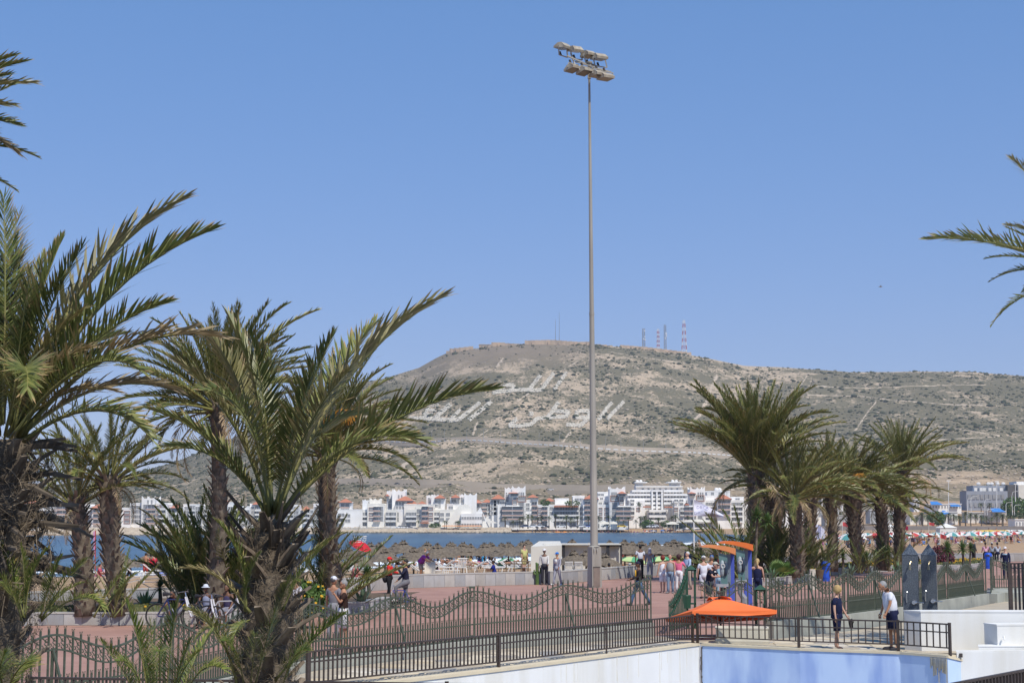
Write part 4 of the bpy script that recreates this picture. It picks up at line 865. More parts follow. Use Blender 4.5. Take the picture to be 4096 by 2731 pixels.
def boot_mesh(seed, L=1., up=.6):
    r_ = random.Random(seed); w0, w1 = .5, .26; v = []
    for z, wd, th, out in ((0, w0, .16, 0), (.45 * L, .38, .13, .16), (L, w1 * r_.uniform(.8, 1.2), .08, .34 + .1 * r_.random())):
        v += [(-wd / 2, -out + th / 2, z), (wd / 2, -out + th / 2, z), (wd / 2, -out - th / 2, z + .03), (-wd / 2, -out - th / 2, z + .03)]
    v[-1] = (v[-1][0], v[-1][1], v[-1][2] - .12 * r_.random()); f = []
    for i in range(2):
        for j in range(4): f.append((i * 4 + j, i * 4 + (j + 1) % 4, i * 4 + 4 + (j + 1) % 4, i * 4 + 4 + j))
    f.append((8, 9, 10, 11)); M = MB(); M.add(v, f); return M
_boots = [boot_mesh(i) for i in range(4)]; _bootme = None
def axis(pts, t):
    k = len(pts) - 1; i = min(k - 1, int(t * k)); f = t * k - i; return pts[i].lerp(pts[i + 1], f), (pts[i + 1] - pts[i]).normalized()
def trunk(root, pts, rad, nb, bs, parts=False, tilt=.25, seed=0):
    r_ = random.Random(seed); M = MB(); n_ = len(pts); kk = 14
    P = []; Rr = []
    for i in range(kk + 1):
        p, _ = axis(pts, i / kk); P.append(p); Rr.append(float(np.interp(i / kk, [q / (n_ - 1) for q in range(n_)], rad)) * r_.uniform(.94, 1.06))
    M.tube(P, Rr, 12); M.build('trunk', m_trunk, root, smooth=True)
    global _bootme
    if parts and _bootme is None: _bootme = [b_.mesh('leaf_base', m_boot) for b_ in _boots]
    J = MB()
    for i in range(nb):
        t = (i + .5) / nb; a = i * 2.39996 + r_.gauss(0, .12); p, ax = axis(pts, t); rr = float(np.interp(t, [q / (n_ - 1) for q in range(n_)], rad))
        s = bs * r_.uniform(.8, 1.2); ti = tilt * r_.uniform(.5, 1.5); loc = p + Vector((math.sin(a), -math.cos(a), 0)) * rr * .93
        rot = Matrix.Rotation(a, 3, 'Z') @ Matrix.Rotation(ti, 3, 'X')
        if parts: link('leaf_base', _bootme[i % 4], root, loc - root.location, rot.to_euler(), s, color=(r_.uniform(.75, 1.25),) * 3)
        else: bb = _boots[i % 4]; J.add([rot @ (Vector(v) * s) + loc for v in bb.v], bb.f)
    if not parts: J.build('leaf_bases', m_boot, root)['kind'] = 'stuff'
def fibres(root, pts, rad, n_, ln, seed=0, wd=.008):
    r_ = random.Random(seed); M = MB()
    for _ in range(n_):
        t = r_.random(); p, ax = axis(pts, t); rr = float(np.interp(t, np.linspace(0, 1, len(rad)), rad)) * r_.uniform(1., 1.28); a = r_.uniform(0, 6.28)
        o_ = Vector((math.cos(a), math.sin(a), 0)); tg = Vector((-math.sin(a), math.cos(a), 0)); L = ln * r_.uniform(.4, 1.3); d = (tg * r_.gauss(0, 1) + Vector((0, 0, r_.gauss(-.2, .8)))).normalized()
        q0 = p + o_ * rr; q1 = q0 + d * L * .5 + o_ * L * .22 * r_.random(); q2 = q0 + d * L + o_ * L * r_.uniform(-.1, .3) + Vector((0, 0, -L * .35 * r_.random())); w_ = Vector((r_.gauss(0, 1), r_.gauss(0, 1), r_.gauss(0, 1))).normalized() * wd
        M.add([q0 - w_, q0 + w_, q1 + w_, q1 - w_, q2], [(0, 1, 2, 3), (3, 2, 4)])
    M.build('fibre', m_fib, root)['kind'] = 'stuff'
def crown(root, c, L, nf, seed, emin=-25, emax=84, wind=(0, 0), dead=4, core=.2, kinds=None):
    r_ = random.Random(seed); c = Vector(c)
    for i in range(nf):
        t = (i + .5) / nf; e = R(emax - (emax - emin) * t ** .85 + r_.gauss(0, 4)); a = i * 2.39996 + r_.gauss(0, .2)
        kd = (kinds or (('stiff', 'stiff2') if t < .3 else ('arch', 'stiff2', 'stiff') if t < .6 else ('arch2', 'bow', 'windr') if t < .85 else ('arch2', 'bow', 'arch2')))[r_.randrange(2 if (t < .3 and not kinds) else 3)]
        l = L * (.8 + .25 * min(1, t * 2)) * r_.uniform(.85, 1.1)
        me, ct = fr_get(kd); d = Vector((math.cos(a) * math.cos(e), math.sin(a) * math.cos(e), math.sin(e))); ti = c + d * l * (.98 if kd[:3] != 'bow' else .85) + Vector((wind[0], wind[1], -.12 * abs(wind[0]))) * t * l
        ti.z -= (1 - math.sin(max(0, e))) * l * .16
        sh = r_.uniform(.8, 1.2); place_frond(root, c + Vector((math.cos(a), math.sin(a), 0)) * core * .6 - Vector((0, 0, t * core * 1.6)), ti, kd, r_.gauss(0, .25), (sh, sh, sh * .95))
    for i in range(dead):
        a = r_.uniform(0, 6.28); e = R(r_.uniform(-75, -35)); l = L * r_.uniform(.5, .8); d = Vector((math.cos(a) * math.cos(e), math.sin(a) * math.cos(e), math.sin(e)))
        place_frond(root, c + Vector((math.cos(a) * core, math.sin(a) * core, -core * 1.8)), c + d * l, 'dry2', 0)
def W(x, y, Y): return at(x, y, Y)
def ground(x, Y, z=.28): p = at(x, 2300, Y); return Vector((p.x, Y, z))
def palm(label, bx, cx, cy, Y, r0, r1, nf, L, seed, group='date palms', nb=130, bs=.2, z=.28, **kw):
    b_ = ground(bx, Y, z); c = W(cx, cy, Y); root = empty('date_palm', b_, 0, label, 'palm tree', group)
    mid = b_.lerp(c, .5) + Vector((.12 * (1 if seed % 2 else -1), 0, 0))
    trunk(root, [b_, mid, c], [r0, (r0 + r1) / 2 * .92, r1], nb, bs, seed=seed); crown(root, c, L, nf, seed, **kw); return root
# --- foreground palm at the left edge
A0 = W(-12, 1760, 13.2); rootA = empty('date_palm', (A0.x, 13.2, 0), 0, 'thick shaggy date palm cut by the left edge, nearest the camera', 'palm tree')
ptsA = [Vector((A0.x - .05, 13.2, 0)), Vector((A0.x - .02, 13.2, 1.6)), Vector((A0.x, 13.2, 3.0)), A0]
trunk(rootA, ptsA, [.25, .26, .25, .25], 90, .26, True, .45, 5); fibres(rootA, ptsA, [.29, .3, .3, .28], 7500, .10, 5, .0028)
fibres(rootA, [Vector((A0.x + .05, 13.2, 2.7)), A0 - Vector((0, 0, .15))], [.38, .34], 1300, .24, 6, .004)
for i in range(46):   # dead cut stubs sticking out below the crown
    a = rnd.uniform(-1.9, 1.2); z_ = rnd.uniform(2.85, 3.95); q = Vector((A0.x, 13.2, z_)); o_ = Vector((math.cos(a), math.sin(a), rnd.uniform(-.15, .35))); M = MB(); L_ = rnd.uniform(.28, .62) * (1.05 if z_ < 3.6 else .8)
    M.tube([q + o_ * .15, q + o_ * (.15 + L_ * .5) + Vector((0, 0, .02)), q + o_ * (.15 + L_) - Vector((0, 0, rnd.uniform(0, .12)))], [(.04, .015), (.026, .01), (.014, .006)], 5); M.build('dead_stub', m_boot, rootA, color=(rnd.uniform(.35, 1.0),) * 3)
FA = [((85, 1700), (728, 800), 13.9, 'nearm'), ((95, 1730), (836, 925), 13.0, 'near2'), ((90, 1740), (668, 1210), 12.7, 'near2'), ((70, 1700), (245, 965), 13.3, 'near3'), ((60, 1700), (120, 1080), 12.6, 'near3'), ((30, 1700), (15, 790), 13.4, 'near'), ((20, 1700), (75, 860), 14, 'nearm'),
      ((95, 1750), (870, 1345), 12.9, 'neard'), ((105, 1770), (610, 1760), 12.4, 'nearb'), ((80, 1740), (430, 1150), 14.1, 'near'), ((60, 1740), (330, 1240), 12.9, 'nearm'), ((10, 1700), (-250, 950), 13.2, 'near'), ((0, 1700), (-120, 840), 13.8, 'near3'), ((-10, 1720), (-620, 1100), 13, 'near2'), ((10, 1740), (-700, 1500), 13.4, 'nearb'),
      ((60, 1760), (560, 1480), 12.2, 'nearb'), ((40, 1740), (110, 1560), 11.4, 'nearb'), ((20, 1740), (-150, 1500), 11.6, 'nearb'), ((30, 1690), (180, 1020), 13.9, 'near'), ((80, 1760), (700, 1560), 14.0, 'neard'), ((50, 1750), (420, 1380), 13.6, 'neard'), ((10, 1740), (-60, 1250), 12.4, 'nearm')]
for _ in range(16): an_ = R(rnd.uniform(18, 105)); ln_ = rnd.uniform(420, 800); FA.append(((70, 1730), (70 + math.cos(an_) * ln_ * .85, 1730 - math.sin(an_) * ln_), rnd.uniform(12.6, 14.3), rnd.choice(('near', 'near2', 'nearm', 'near3', 'neard'))))
for (bx, by), (tx, ty), Yt, kd in FA:
    s_ = rnd.uniform(.85, 1.15); place_frond(rootA, W(bx - 20, by, 13.2 + (Yt - 13.2) * .06), W(tx, ty, Yt), kd, rnd.gauss(0, .12), (s_, s_, s_))
# young shoots at its foot and flank (offsets of the same palm)
for (bx, by), (tx, ty), Yt, kd in [((95, 2470), (-10, 2160), 12.9, 'near3'), ((92, 2465), (82, 2180), 12.8, 'near'), ((100, 2470), (190, 2195), 12.7, 'near2'), ((88, 2480), (-60, 2260), 12.6, 'near2'), ((160, 2470), (245, 2225), 12.6, 'near3'), ((165, 2475), (345, 2235), 12.5, 'near'), ((165, 2480), (410, 2430), 12.4, 'nearb'), ((90, 2480), (10, 2330), 12.3, 'near2'), ((170, 2472), (330, 2330), 12.9, 'near2'),
                                   ((10, 2800), (130, 2640), 11.8, 'near'), ((-30, 2800), (20, 2610), 11.9, 'near3'), ((20, 2810), (-60, 2680), 12, 'near2')]:
    place_frond(rootA, W(bx, by, 12.85), W(tx, ty, Yt), kd, rnd.gauss(0, .2), (1.15, 1.25, 1.))
# --- second foreground palm
B0 = W(1088, 2085, 16.5); rootB = empty('date_palm', (B0.x - .03, 16.5, 0), 0, 'bushy date palm with fibrous trunk standing before the iron fence, left of centre', 'palm tree')
ptsB = [Vector((B0.x - .1, 16.5, -.2)), Vector((B0.x - .1, 16.5, 1.2)), Vector((B0.x - .0, 16.5, 2.3)), B0]
trunk(rootB, ptsB, [.24, .25, .25, .17], 84, .27, True, .42, 8); fibres(rootB, ptsB, [.265, .27, .27, .19], 8000, .10, 9, .0028)
for i in range(16):
    a = rnd.uniform(-3.2, .2); z_ = rnd.uniform(2.75, 3.35); q = Vector((B0.x, 16.5, z_)); o_ = Vector((math.cos(a) * .55, math.sin(a) * .55, rnd.uniform(.6, 1.1))); M = MB(); L_ = rnd.uniform(.25, .5)
    M.tube([q + Vector((math.cos(a), math.sin(a), 0)) * .15, q + Vector((math.cos(a), math.sin(a), 0)) * .2 + o_ * L_ * .5, q + Vector((math.cos(a), math.sin(a), 0)) * .22 + o_ * L_], [(.06, .025), (.045, .02), (.03, .01)], 5); M.build('dead_stub', m_boot, rootB, color=(rnd.uniform(.4, .9),) * 3)
FB = [((1100, 2060), (1762, 1192), 17.2, 'nearm'), ((1105, 2070), (1960, 1558), 16.2, 'near2'), ((1110, 2080), (1700, 1765), 15.6, 'nearb'), ((1095, 2050), (1330, 1345), 16.0, 'near3'), ((1085, 2050), (915, 1265), 16.6, 'near'), ((1080, 2050), (800, 1310), 17.4, 'nearm'), ((1070, 2060), (610, 1640), 16.4, 'near2'), ((1070, 2070), (640, 1790), 15.9, 'nearb'),
      ((1100, 2050), (1255, 1480), 15.6, 'near3'), ((1090, 2050), (1080, 1400), 17.6, 'near'), ((1105, 2060), (1500, 1290), 17.8, 'near'), ((1075, 2050), (700, 1440), 15.7, 'nearm'), ((1100, 2060), (1480, 1660), 17.6, 'nearb'), ((1085, 2050), (1000, 1330), 16.0, 'near'), ((1105, 2070), (1400, 1480), 15.2, 'nearm'), ((1080, 2060), (830, 1560), 15.0, 'nearb')]
for (bx, by), (tx, ty), Yt, kd in FB:
    s_ = rnd.uniform(.8, 1.1); place_frond(rootB, W(bx, by, 16.5 + (Yt - 16.5) * .08), W(tx, ty, Yt), kd, rnd.gauss(0, .12), (s_, s_, s_))
for (bx, by), (tx, ty), Yt, kd in [((985, 2445), (868, 2085), 16.0, 'near2'), ((975, 2440), (1040, 2210), 15.9, 'near2'), ((1000, 2450), (728, 2272), 16.1, 'neard'), ((1130, 2440), (1300, 2180), 16.1, 'near'), ((1120, 2440), (1160, 2300), 15.9, 'near3'), ((1080, 2500), (1190, 2320), 15.7, 'nearb'),
                                   ((1100, 2720), (1368, 2460), 15.5, 'near3'), ((1020, 2740), (1100, 2440), 15.4, 'near3'), ((1000, 2760), (1020, 2530), 15.3, 'near'), ((980, 2760), (900, 2560), 15.2, 'near2'), ((960, 2790), (770, 2440), 15.1, 'nearm'), ((1120, 2790), (1230, 2600), 15.2, 'near2'), ((930, 2500), (780, 2560), 16.2, 'nearb'), ((1000, 2480), (930, 2600), 15.7, 'nearb')]:
    place_frond(rootB, W(bx, by, 16.2), W(tx, ty, Yt), kd, rnd.gauss(0, .2), (1.05, 1.15, .95))
# low palm shoot in the bottom left
C0 = W(640, 2840, 13.0); rootC = empty('young_palm', (C0.x, 13, 0), 0, 'young trunkless palm of bright fronds rising from the bottom edge before the fence', 'palm tree')
for (tx, ty), Yt, kd in [((508, 2412), 12.8, 'near3'), ((712, 2400), 12.8, 'near3'), ((405, 2560), 12.6, 'near'), ((600, 2480), 13.3, 'near3'), ((800, 2600), 12.7, 'near2'), ((850, 2520), 13.4, 'near'), ((480, 2640), 12.2, 'near2'), ((760, 2560), 12.4, 'near3'), ((560, 2560), 12.6, 'near'), ((900, 2680), 12.4, 'nearb'), ((640, 2600), 12, 'near2')]:
    place_frond(rootC, C0 + Vector(((tx - 640) * .0006, 0, 0)), W(tx, ty, Yt), kd, rnd.gauss(0, .25), (1.2, 1.3, 1.05))
# --- palms outside the frame whose fronds reach in
rootD = empty('date_palm', (at(-480, 700, 12).x, 12, 0), 0, 'tall date palm beyond the left edge, only frond tips showing at the top left', 'palm tree')
cD = at(-480, 560, 12); trunk(rootD, [rootD.location.copy(), cD], [.22, .2], 60, .25, seed=3); crown(rootD, cD, 1.15, 26, 41, emin=-30, dead=2)
for tx, ty, kd in ((48, 225, 'near'), (90, 248, 'near'), (128, 332, 'nearm'), (75, 500, 'near2'), (68, 610, 'neard'), (30, 300, 'near'), (50, 420, 'nearm')): place_frond(rootD, cD, at(tx, ty, 12 + rnd.uniform(-.3, .3)), kd, rnd.gauss(0, .3))
bE = (at(4380, 1000, 40).x, 40, .0); rootE = empty('date_palm', bE, 0, 'tall date palm beyond the right edge, a long frond reaching into the sky', 'palm tree')
cE = at(4330, 1080, 40); trunk(rootE, [Vector(bE), cE], [.26, .2], 80, .25, seed=4); crown(rootE, cE, 2.3, 34, 43, emin=-35, dead=4)
for tx, ty, kd in ((3716, 955, 'near'), (4030, 900, 'nearm'), (4050, 640, 'nearm')): place_frond(rootE, cE, at(tx, ty, 39.5), kd, .1)
# --- middle distance, left planter
pE = palm('tall date palm behind the bushy one, its crown highest in the left group', 860, 870, 1610, 52, .30, .24, 62, 3.6, 21, nb=130, emin=-18, dead=6, bs=.24)
r_ = palm('date palm with orange fruit stalks, trunk right of the bushy foreground palm', 1345, 1305, 1790, 55, .34, .30, 52, 3.3, 22, nb=140, bs=.24, emin=-15, dead=5, wind=(.12, 0))
for R_, bx, by, Yb, tips in ((0, 870, 1625, 52, [(722, 1255), (850, 1218), (955, 1205), (1075, 1208), (1150, 1216), (1268, 1242), (640, 1340), (1240, 1390), (1000, 1290), (800, 1320), (700, 1420), (1120, 1330), (905, 1300)]), (1, 1310, 1770, 55, [(1560, 1460), (1400, 1375), (1500, 1400), (1450, 1500), (1700, 1690), (1665, 1765), (1330, 1400), (1240, 1430), (1600, 1560), (1180, 1500)])):
    Rt = r_ if R_ else pE
    for _ in range(34 if R_ == 0 else 20): an_ = R(rnd.uniform(5, 175)); ln_ = rnd.uniform(300, 430 if R_ == 0 else 370); tips.append((bx + math.cos(an_) * ln_, by - math.sin(an_) * ln_))
    for tx, ty in tips: s_ = rnd.uniform(.85, 1.2); place_frond(Rt, W(bx, by, Yb), W(tx, ty, Yb + rnd.uniform(-1.5, 1.5)), 'stiff2' if abs(tx - bx) < 220 else 'arch', rnd.gauss(0, .25), (s_, s_, s_))
m_fruit = mat('orange fruit stalks', (.55, .28, .05), (.42, .18, .03), 9, .8)
def fruit(root, c, seed):
    q = random.Random(seed); M = MB()
    for _ in range(70): d = Vector((q.gauss(0, 1), q.gauss(0, 1), -abs(q.gauss(0, 1)))).normalized(); M.tube([c, c + d * .25 + Vector((0, 0, .05)), c + d * .42 - Vector((0, 0, .1))], [.02, .012, .012], 3)
    M.build('fruit_stalk', m_fruit, root)['kind'] = 'stuff'
fruit(r_, W(1385, 1640, 54), 1); fruit(r_, W(1270, 1640, 54), 2)
palm('date palm with a slim flared trunk and open crown, left group beside the sea', 345, 300, 1985, 51, .34, .28, 30, 2.9, 23, nb=120, bs=.25, emin=8, dead=3)
palm('date palm with ragged brown boots under its crown, second trunk from the left', 485, 435, 1900, 51, .30, .32, 36, 2.9, 24, nb=130, bs=.25, emin=-8, dead=6)
def clump(label, bx, Y, z, L, nf, seed, lean=0, emin=25, kinds=('stiff2', 'arch', 'stiff')):
    b_ = ground(bx, Y, z); t = empty('palm_clump', b_, 0, label, 'palm shrub', 'low palms'); r2 = random.Random(seed)
    for i in range(nf):
        a = i * 2.39996; e = R(r2.uniform(emin, 82)); o_ = Vector((r2.gauss(0, .25), r2.gauss(0, .25), 0)); l = L * r2.uniform(.75, 1.1)
        d = Vector((math.cos(a) * math.cos(e) + lean, math.sin(a) * math.cos(e), math.sin(e))).normalized(); s_ = r2.uniform(.7, 1.15); dr_ = r2.random() < .1
        place_frond(t, b_ + o_, b_ + o_ + d * l, 'dryst' if dr_ else kinds[r2.randrange(3)], r2.gauss(0, .3), (s_ * .85, s_, s_ * .85))
    return t
clump('dense clump of long palm fronds spreading behind the cyclists', 850, 53.5, .2, 3.9, 62, 31, -.08, 35); clump('second dense clump of fronds right behind the bushy foreground palm', 1010, 53.5, .2, 3.6, 44, 32, 0, 40); clump('narrow clump of upright fronds over the bicycles', 740, 53.8, .2, 3.0, 26, 37, -.05, 45)
clump('clump of fronds leaning right beside the flowering bush', 1290, 56, .2, 3.3, 36, 33, .12); clump('small palm shoot between the two slender left trunks', 440, 50.3, .3, 2.0, 9, 34, .1, 35)
clump('small palm shoots left of the slender trunks, over the planter', 180, 51, .3, 1.6, 7, 35, 0, 30)
# --- right group
palm('largest date palm of the right group, crown rising against the hill', 3020, 3021, 1885, 84, .42, .42, 100, 5.2, 51, nb=150, bs=.27, emin=26, emax=88, dead=8, z=.3)
palm('date palm with a dark skirted trunk in the middle of the right group', 3110, 3096, 1960, 87, .42, .48, 26, 3.2, 52, nb=170, bs=.3, emin=10, dead=16, z=.3)
palm('date palm with a pale thick trunk, its fronds blown right', 3188, 3172, 1975, 83, .40, .36, 56, 3.7, 53, nb=150, bs=.25, emin=-6, dead=6, wind=(.2, 0), z=.3)
palm('date palm behind the blue litter bin, thin bent crown', 3250, 3245, 1985, 90, .36, .3, 22, 3.0, 54, nb=120, bs=.32, emin=0, dead=8, z=.3)
palm('slim date palm right of the pale trunk, fronds streaming right', 3330, 3314, 1935, 92, .34, .28, 50, 3.6, 55, nb=130, bs=.24, emin=-2, dead=3, wind=(.28, 0), z=.3)
r_ = palm('date palm with a bulging dark boot skirt and orange fruit', 3440, 3412, 1945, 92, .30, .50, 58, 3.6, 56, nb=170, bs=.27, emin=-14, dead=5, wind=(.25, 0), z=.3); fruit(r_, W(3435, 1895, 91), 3); fruit(r_, W(3405, 1915, 91), 4)
palm('date palm with a knobbly grey trunk under drooping fronds', 3530, 3518, 1990, 94, .40, .34, 40, 3.2, 57, nb=140, bs=.25, emin=-20, dead=3, wind=(.25, 0), z=.3)
palm('rightmost date palm of the group with a leaning dark trunk', 3600, 3612, 1870, 95, .36, .38, 60, 3.5, 58, nb=150, bs=.27, emin=8, dead=7, wind=(.1, 0), z=.3)
clump('low palm clump fanning left beside the flagpole', 2965, 82, .3, 3.7, 30, 61, -.35, 8); clump('dark palm undergrowth between the big trunks', 3110, 84, .3, 3.4, 36, 62, 0, 30); clump('palm undergrowth left of the blue bin', 3240, 86, .3, 2.5, 22, 63, .1, 25)
clump('small palm in front of the bulging trunk', 3455, 90, .3, 1.9, 14, 64, .05, 20); clump('small palm between the two rightmost trunks', 3585, 93, .3, 2.3, 12, 65, -.1, 35); clump('short palm shoots by the round concrete litter bin', 3290, 86, .3, 2.1, 12, 66, 0, 40)
# yuccas, agaves, fan palm, cactus
m_yuc = mat('yucca leaves', (.055, .12, .03), (.12, .17, .05), 3, .5, spec=.4, objc=True); m_agv = mat('agave leaves', (.16, .22, .15), (.10, .16, .10), 2, .55, objc=True)
def rosette(n_, L, wd, e0, e1, seed, curl=.15):
    q = random.Random(seed); M = MB()
    for i in range(n_):
        a = i * 2.39996; t = (i + .5) / n_; e = R(e1 + (e0 - e1) * t + q.gauss(0, 5)); l = L * q.uniform(.8, 1.1); d = Vector((math.cos(a) * math.cos(e), math.sin(a) * math.cos(e), math.sin(e))); s_ = Vector((-math.sin(a), math.cos(a), 0)); nn = d.cross(s_)
        pts = []
        for u, w_ in ((0, .5), (.3, 1), (.65, .8)): c = d * l * u - Vector((0, 0, curl * l * u * u)); pts += [c - s_ * wd * w_ / 2, c - nn * wd * .15 * w_, c + s_ * wd * w_ / 2]
        pts.append(d * l - Vector((0, 0, curl * l)))
        M.add(pts, [(0, 3, 4, 1), (1, 4, 5, 2), (3, 6, 7, 4), (4, 7, 8, 5), (6, 9, 7), (7, 9, 8)])
    return M
ros_y = rosette(90, 1, .085, -35, 85, 1, .12).mesh('rosette', m_yuc); ros_a = rosette(16, 1, .17, 20, 85, 2, .02).mesh('rosette', m_agv)
def yucca(label, x, y, Y, r, bx, zb=.3, group='yuccas in the planters', heads=1):
    c = W(x, y, Y); b_ = Vector((ground(bx, Y).x, Y, zb)); t = empty('yucca', b_, 0, label, 'yucca', group); M = MB(); M.tube([b_, b_.lerp(c, .5) + Vector((.03, 0, 0)), c], [.09, .07, .06], 7); M.build('stem', m_trunk, t)
    for k in range(heads): link('leaf_rosette', ros_y, t, c - b_ + Vector((k * .5, 0, -.3 * k)), (0, 0, rnd.random() * 6), r, color=(rnd.uniform(.8, 1.2),) * 3)
def agave(label, x, Y, r, zb=.3, tint=(1, 1, 1)):
    b_ = ground(x, Y, zb); t = empty('agave', b_, 0, label, 'agave', 'agaves in the planters'); link('leaf_rosette', ros_a, t, (0, 0, 0), (0, 0, rnd.random() * 6), r, color=tint)
for a in (('spiky yucca in front of the left sea wall, beside the bicycles', 640, 2350, 55, .42, 640), ('tall yucca right of the brown-shirted man', 1468, 2298, 60, .52, 1478), ('yucca under the right palms, left of the agave', 3371, 2222, 89, .55, 3371), ('small yucca beside the bulging palm trunk', 3466, 2226, 90, .48, 3470), ('second small yucca beside the knobbly trunk', 3500, 2222, 91, .5, 3498), ('yucca between the two rightmost palm trunks', 3553, 2207, 93, .5, 3556),
          ('largest of three yuccas right of the granite showers', 3790, 2196, 93, .68, 3786), ('middle yucca of three right of the granite showers', 3850, 2196, 95, .68, 3853), ('rightmost yucca of three, slimmer, right of the showers', 3882, 2192, 96, .5, 3876)): yucca(*a)
yucca('two-headed yucca before the largest palm trunk, dead leaves below', 3030, 2062, 81, .62, 3014, heads=2); 
agave('striped agave left of the bicycles', 585, 55, .75, .3, (1.3, 1.3, .8)); agave('grey agave over the left planter edge', 212, 52.6, .5); agave('second grey agave over the left planter edge', 320, 52.8, .45); agave('agave beside the tall yucca behind the fence', 1450, 57.5, .85, .3); agave('agave under the right palms', 3405, 86.5, .75); agave('agave right of the knobbly trunk', 3594, 89, .75, .3, (.8, 1, .7)); agave('agave by the blonde woman at the planter edge', 3085, 80.5, .75, .3, (.8, .9, .7))
t = empty('fan_palm', ground(3120, 81.5, .3), 0, 'low bright fan palm at the planter edge under the big palms', 'fan palm')
q = random.Random(4); M = MB()
for i in range(13):
    a = i * 2.4; e = R(q.uniform(15, 75)); d = Vector((math.cos(a) * math.cos(e), math.sin(a) * math.cos(e), math.sin(e))); s_ = Vector((-math.sin(a), math.cos(a), 0)); c = d * .55; M.tube([(0, 0, 0), c], [.015, .01], 4)
    for j in range(-8, 9): w_ = R(j * 11); dd = (d * math.cos(w_) + s_ * math.sin(w_)); ss = (s_ * math.cos(w_) - d * math.sin(w_)) * .035; M.add([c, c + dd * .3 + ss, c + dd * .52, c + dd * .3 - ss], [(0, 1, 2, 3)])
M.build('fan_leaf', m_yuc, t, local=True, color=(1.6, 1.6, 1.2))['kind'] = 'stuff'
c = on(2146, 2330); t = empty('cactus', (c.x, 81.5, 0), 0, 'column cactus with small arms behind the wall left of the strollers', 'cactus')
M = MB(); M.tube([(0, 0, 0), (0, 0, 1.05), (-.08, 0, 1.1)], [.09, .085, .03], 8); M.tube([(0, 0, .55), (.16, 0, .6), (.16, 0, .85)], [.05, .06, .03], 8); M.tube([(0, 0, .5), (-.15, 0, .55), (-.15, 0, .75)], [.05, .06, .03], 8); M.build('stem', m_yuc, t, local=True)
# ------------------------------------------------------------------ MARINA, RIPRAP, RIGHT-HAND SHORE
m_bw = mat('white rendered wall', (.86, .85, .82), (.80, .79, .76), .25, .85, dirt=((.62, .58, .52), .3, (1, 1, .2), .3), objc=True)
m_gl = mat('dark window glass', (.21, .22, .23), (.32, .32, .32), .2, .3, spec=.5); m_fr = mat('window surround', (.74, .73, .70), (.66, .65, .62), 1, .8); m_brick = mat('terracotta balcony band', (.44, .27, .21), (.38, .22, .17), 1, .85); m_tile = mat('terracotta roof', (.52, .21, .12), (.44, .17, .10), 2, .8, .4, stretch=(4, 1, 1))
m_balc = mat('loggia shade wall', (.42, .41, .40), (.36, .35, .34), 1, .9)
LAND = -1.3
G_rise = None
def ubox(M, x0, x1, y0, y1, z0, z1, m=0): M.box(((x0 + x1) / 2, (y0 + y1) / 2, (z0 + z1) / 2), (x1 - x0, y1 - y0, z1 - z0), m=m)
def win_mesh(style):
    M = MB()  # unit window: width 1, height 1, in front of the wall plane (y<0)
    if style == 'plain':
        ubox(M, -.5, .5, -.10, .02, .44, .5); ubox(M, -.5, .5, -.12, .02, -.5, -.43); ubox(M, -.5, -.42, -.10, .02, -.43, .44); ubox(M, .42, .5, -.10, .02, -.43, .44); ubox(M, -.02, .02, -.06, .02, -.43, .44); ubox(M, -.42, .42, -.03, .01, -.43, .44, 1)
    elif style == 'brick':
        ubox(M, -.5, .5, -.12, .02, .40, .5, 2); ubox(M, -.5, .5, -.14, .02, -.5, -.40, 2); ubox(M, -.5, -.42, -.10, .02, -.4, .40, 2); ubox(M, .42, .5, -.10, .02, -.4, .40, 2); ubox(M, -.42, .42, -.03, .01, -.4, .40, 1); ubox(M, -.36, .36, -.16, -.08, -.32, -.2, 0)
    elif style == 'balcony':
        ubox(M, -.5, .5, -.03, .01, -.5, .5, 1); ubox(M, -.5, .5, -.9, .0, -.52, -.44, 0); ubox(M, -.5, .5, -.9, -.82, -.44, -.16, 0); ubox(M, -.55, -.5, -.5, .02, -.5, .5, 0); ubox(M, .5, .55, -.5, .02, -.5, .5, 0); ubox(M, .05, .1, -.08, 0, -.4, .45, 0)
    elif style == 'loggia':
        ubox(M, -.5, .5, -.03, .01, -.5, .5, 1); ubox(M, -.5, .5, -1.0, .0, -.52, -.46, 0); ubox(M, -.5, .5, -1.0, -.92, -.46, -.26, 2); ubox(M, -.5, .5, -1.0, -.9, -.26, -.22, 0); ubox(M, -.5, .5, -.8, .0, .44, .5, 0); ubox(M, -.03, .03, -.1, 0, -.4, .45, 0)
    elif style == 'slit':
        ubox(M, -.5, -.3, -.06, .02, -.5, .5); ubox(M, .3, .5, -.06, .02, -.5, .5); ubox(M, -.3, .3, -.03, .01, -.5, .5, 1); ubox(M, -.5, .5, -.06, .02, .5, .58)
    elif style == 'door':
        ubox(M, -.5, .5, -.03, .01, -.5, .5, 1); ubox(M, -.52, .52, -.9, 0, .5, .56, 0); ubox(M, -.03, .03, -.06, 0, -.5, .5, 0)
    return M.mesh('window', [m_fr, m_gl, m_brick])
_win = {}
def window(root, x, y, z, w_, h, style='plain'):
    if style not in _win: _win[style] = win_mesh(style)
    if style == 'balcony' and rnd.random() < .12: h *= 1.0
    r_ = root.location; return link('window' if style not in ('balcony', 'loggia') else 'balcony_window', _win[style], root, (x - r_.x, y - r_.y, z - r_.z), None, (w_, 1.4, h))
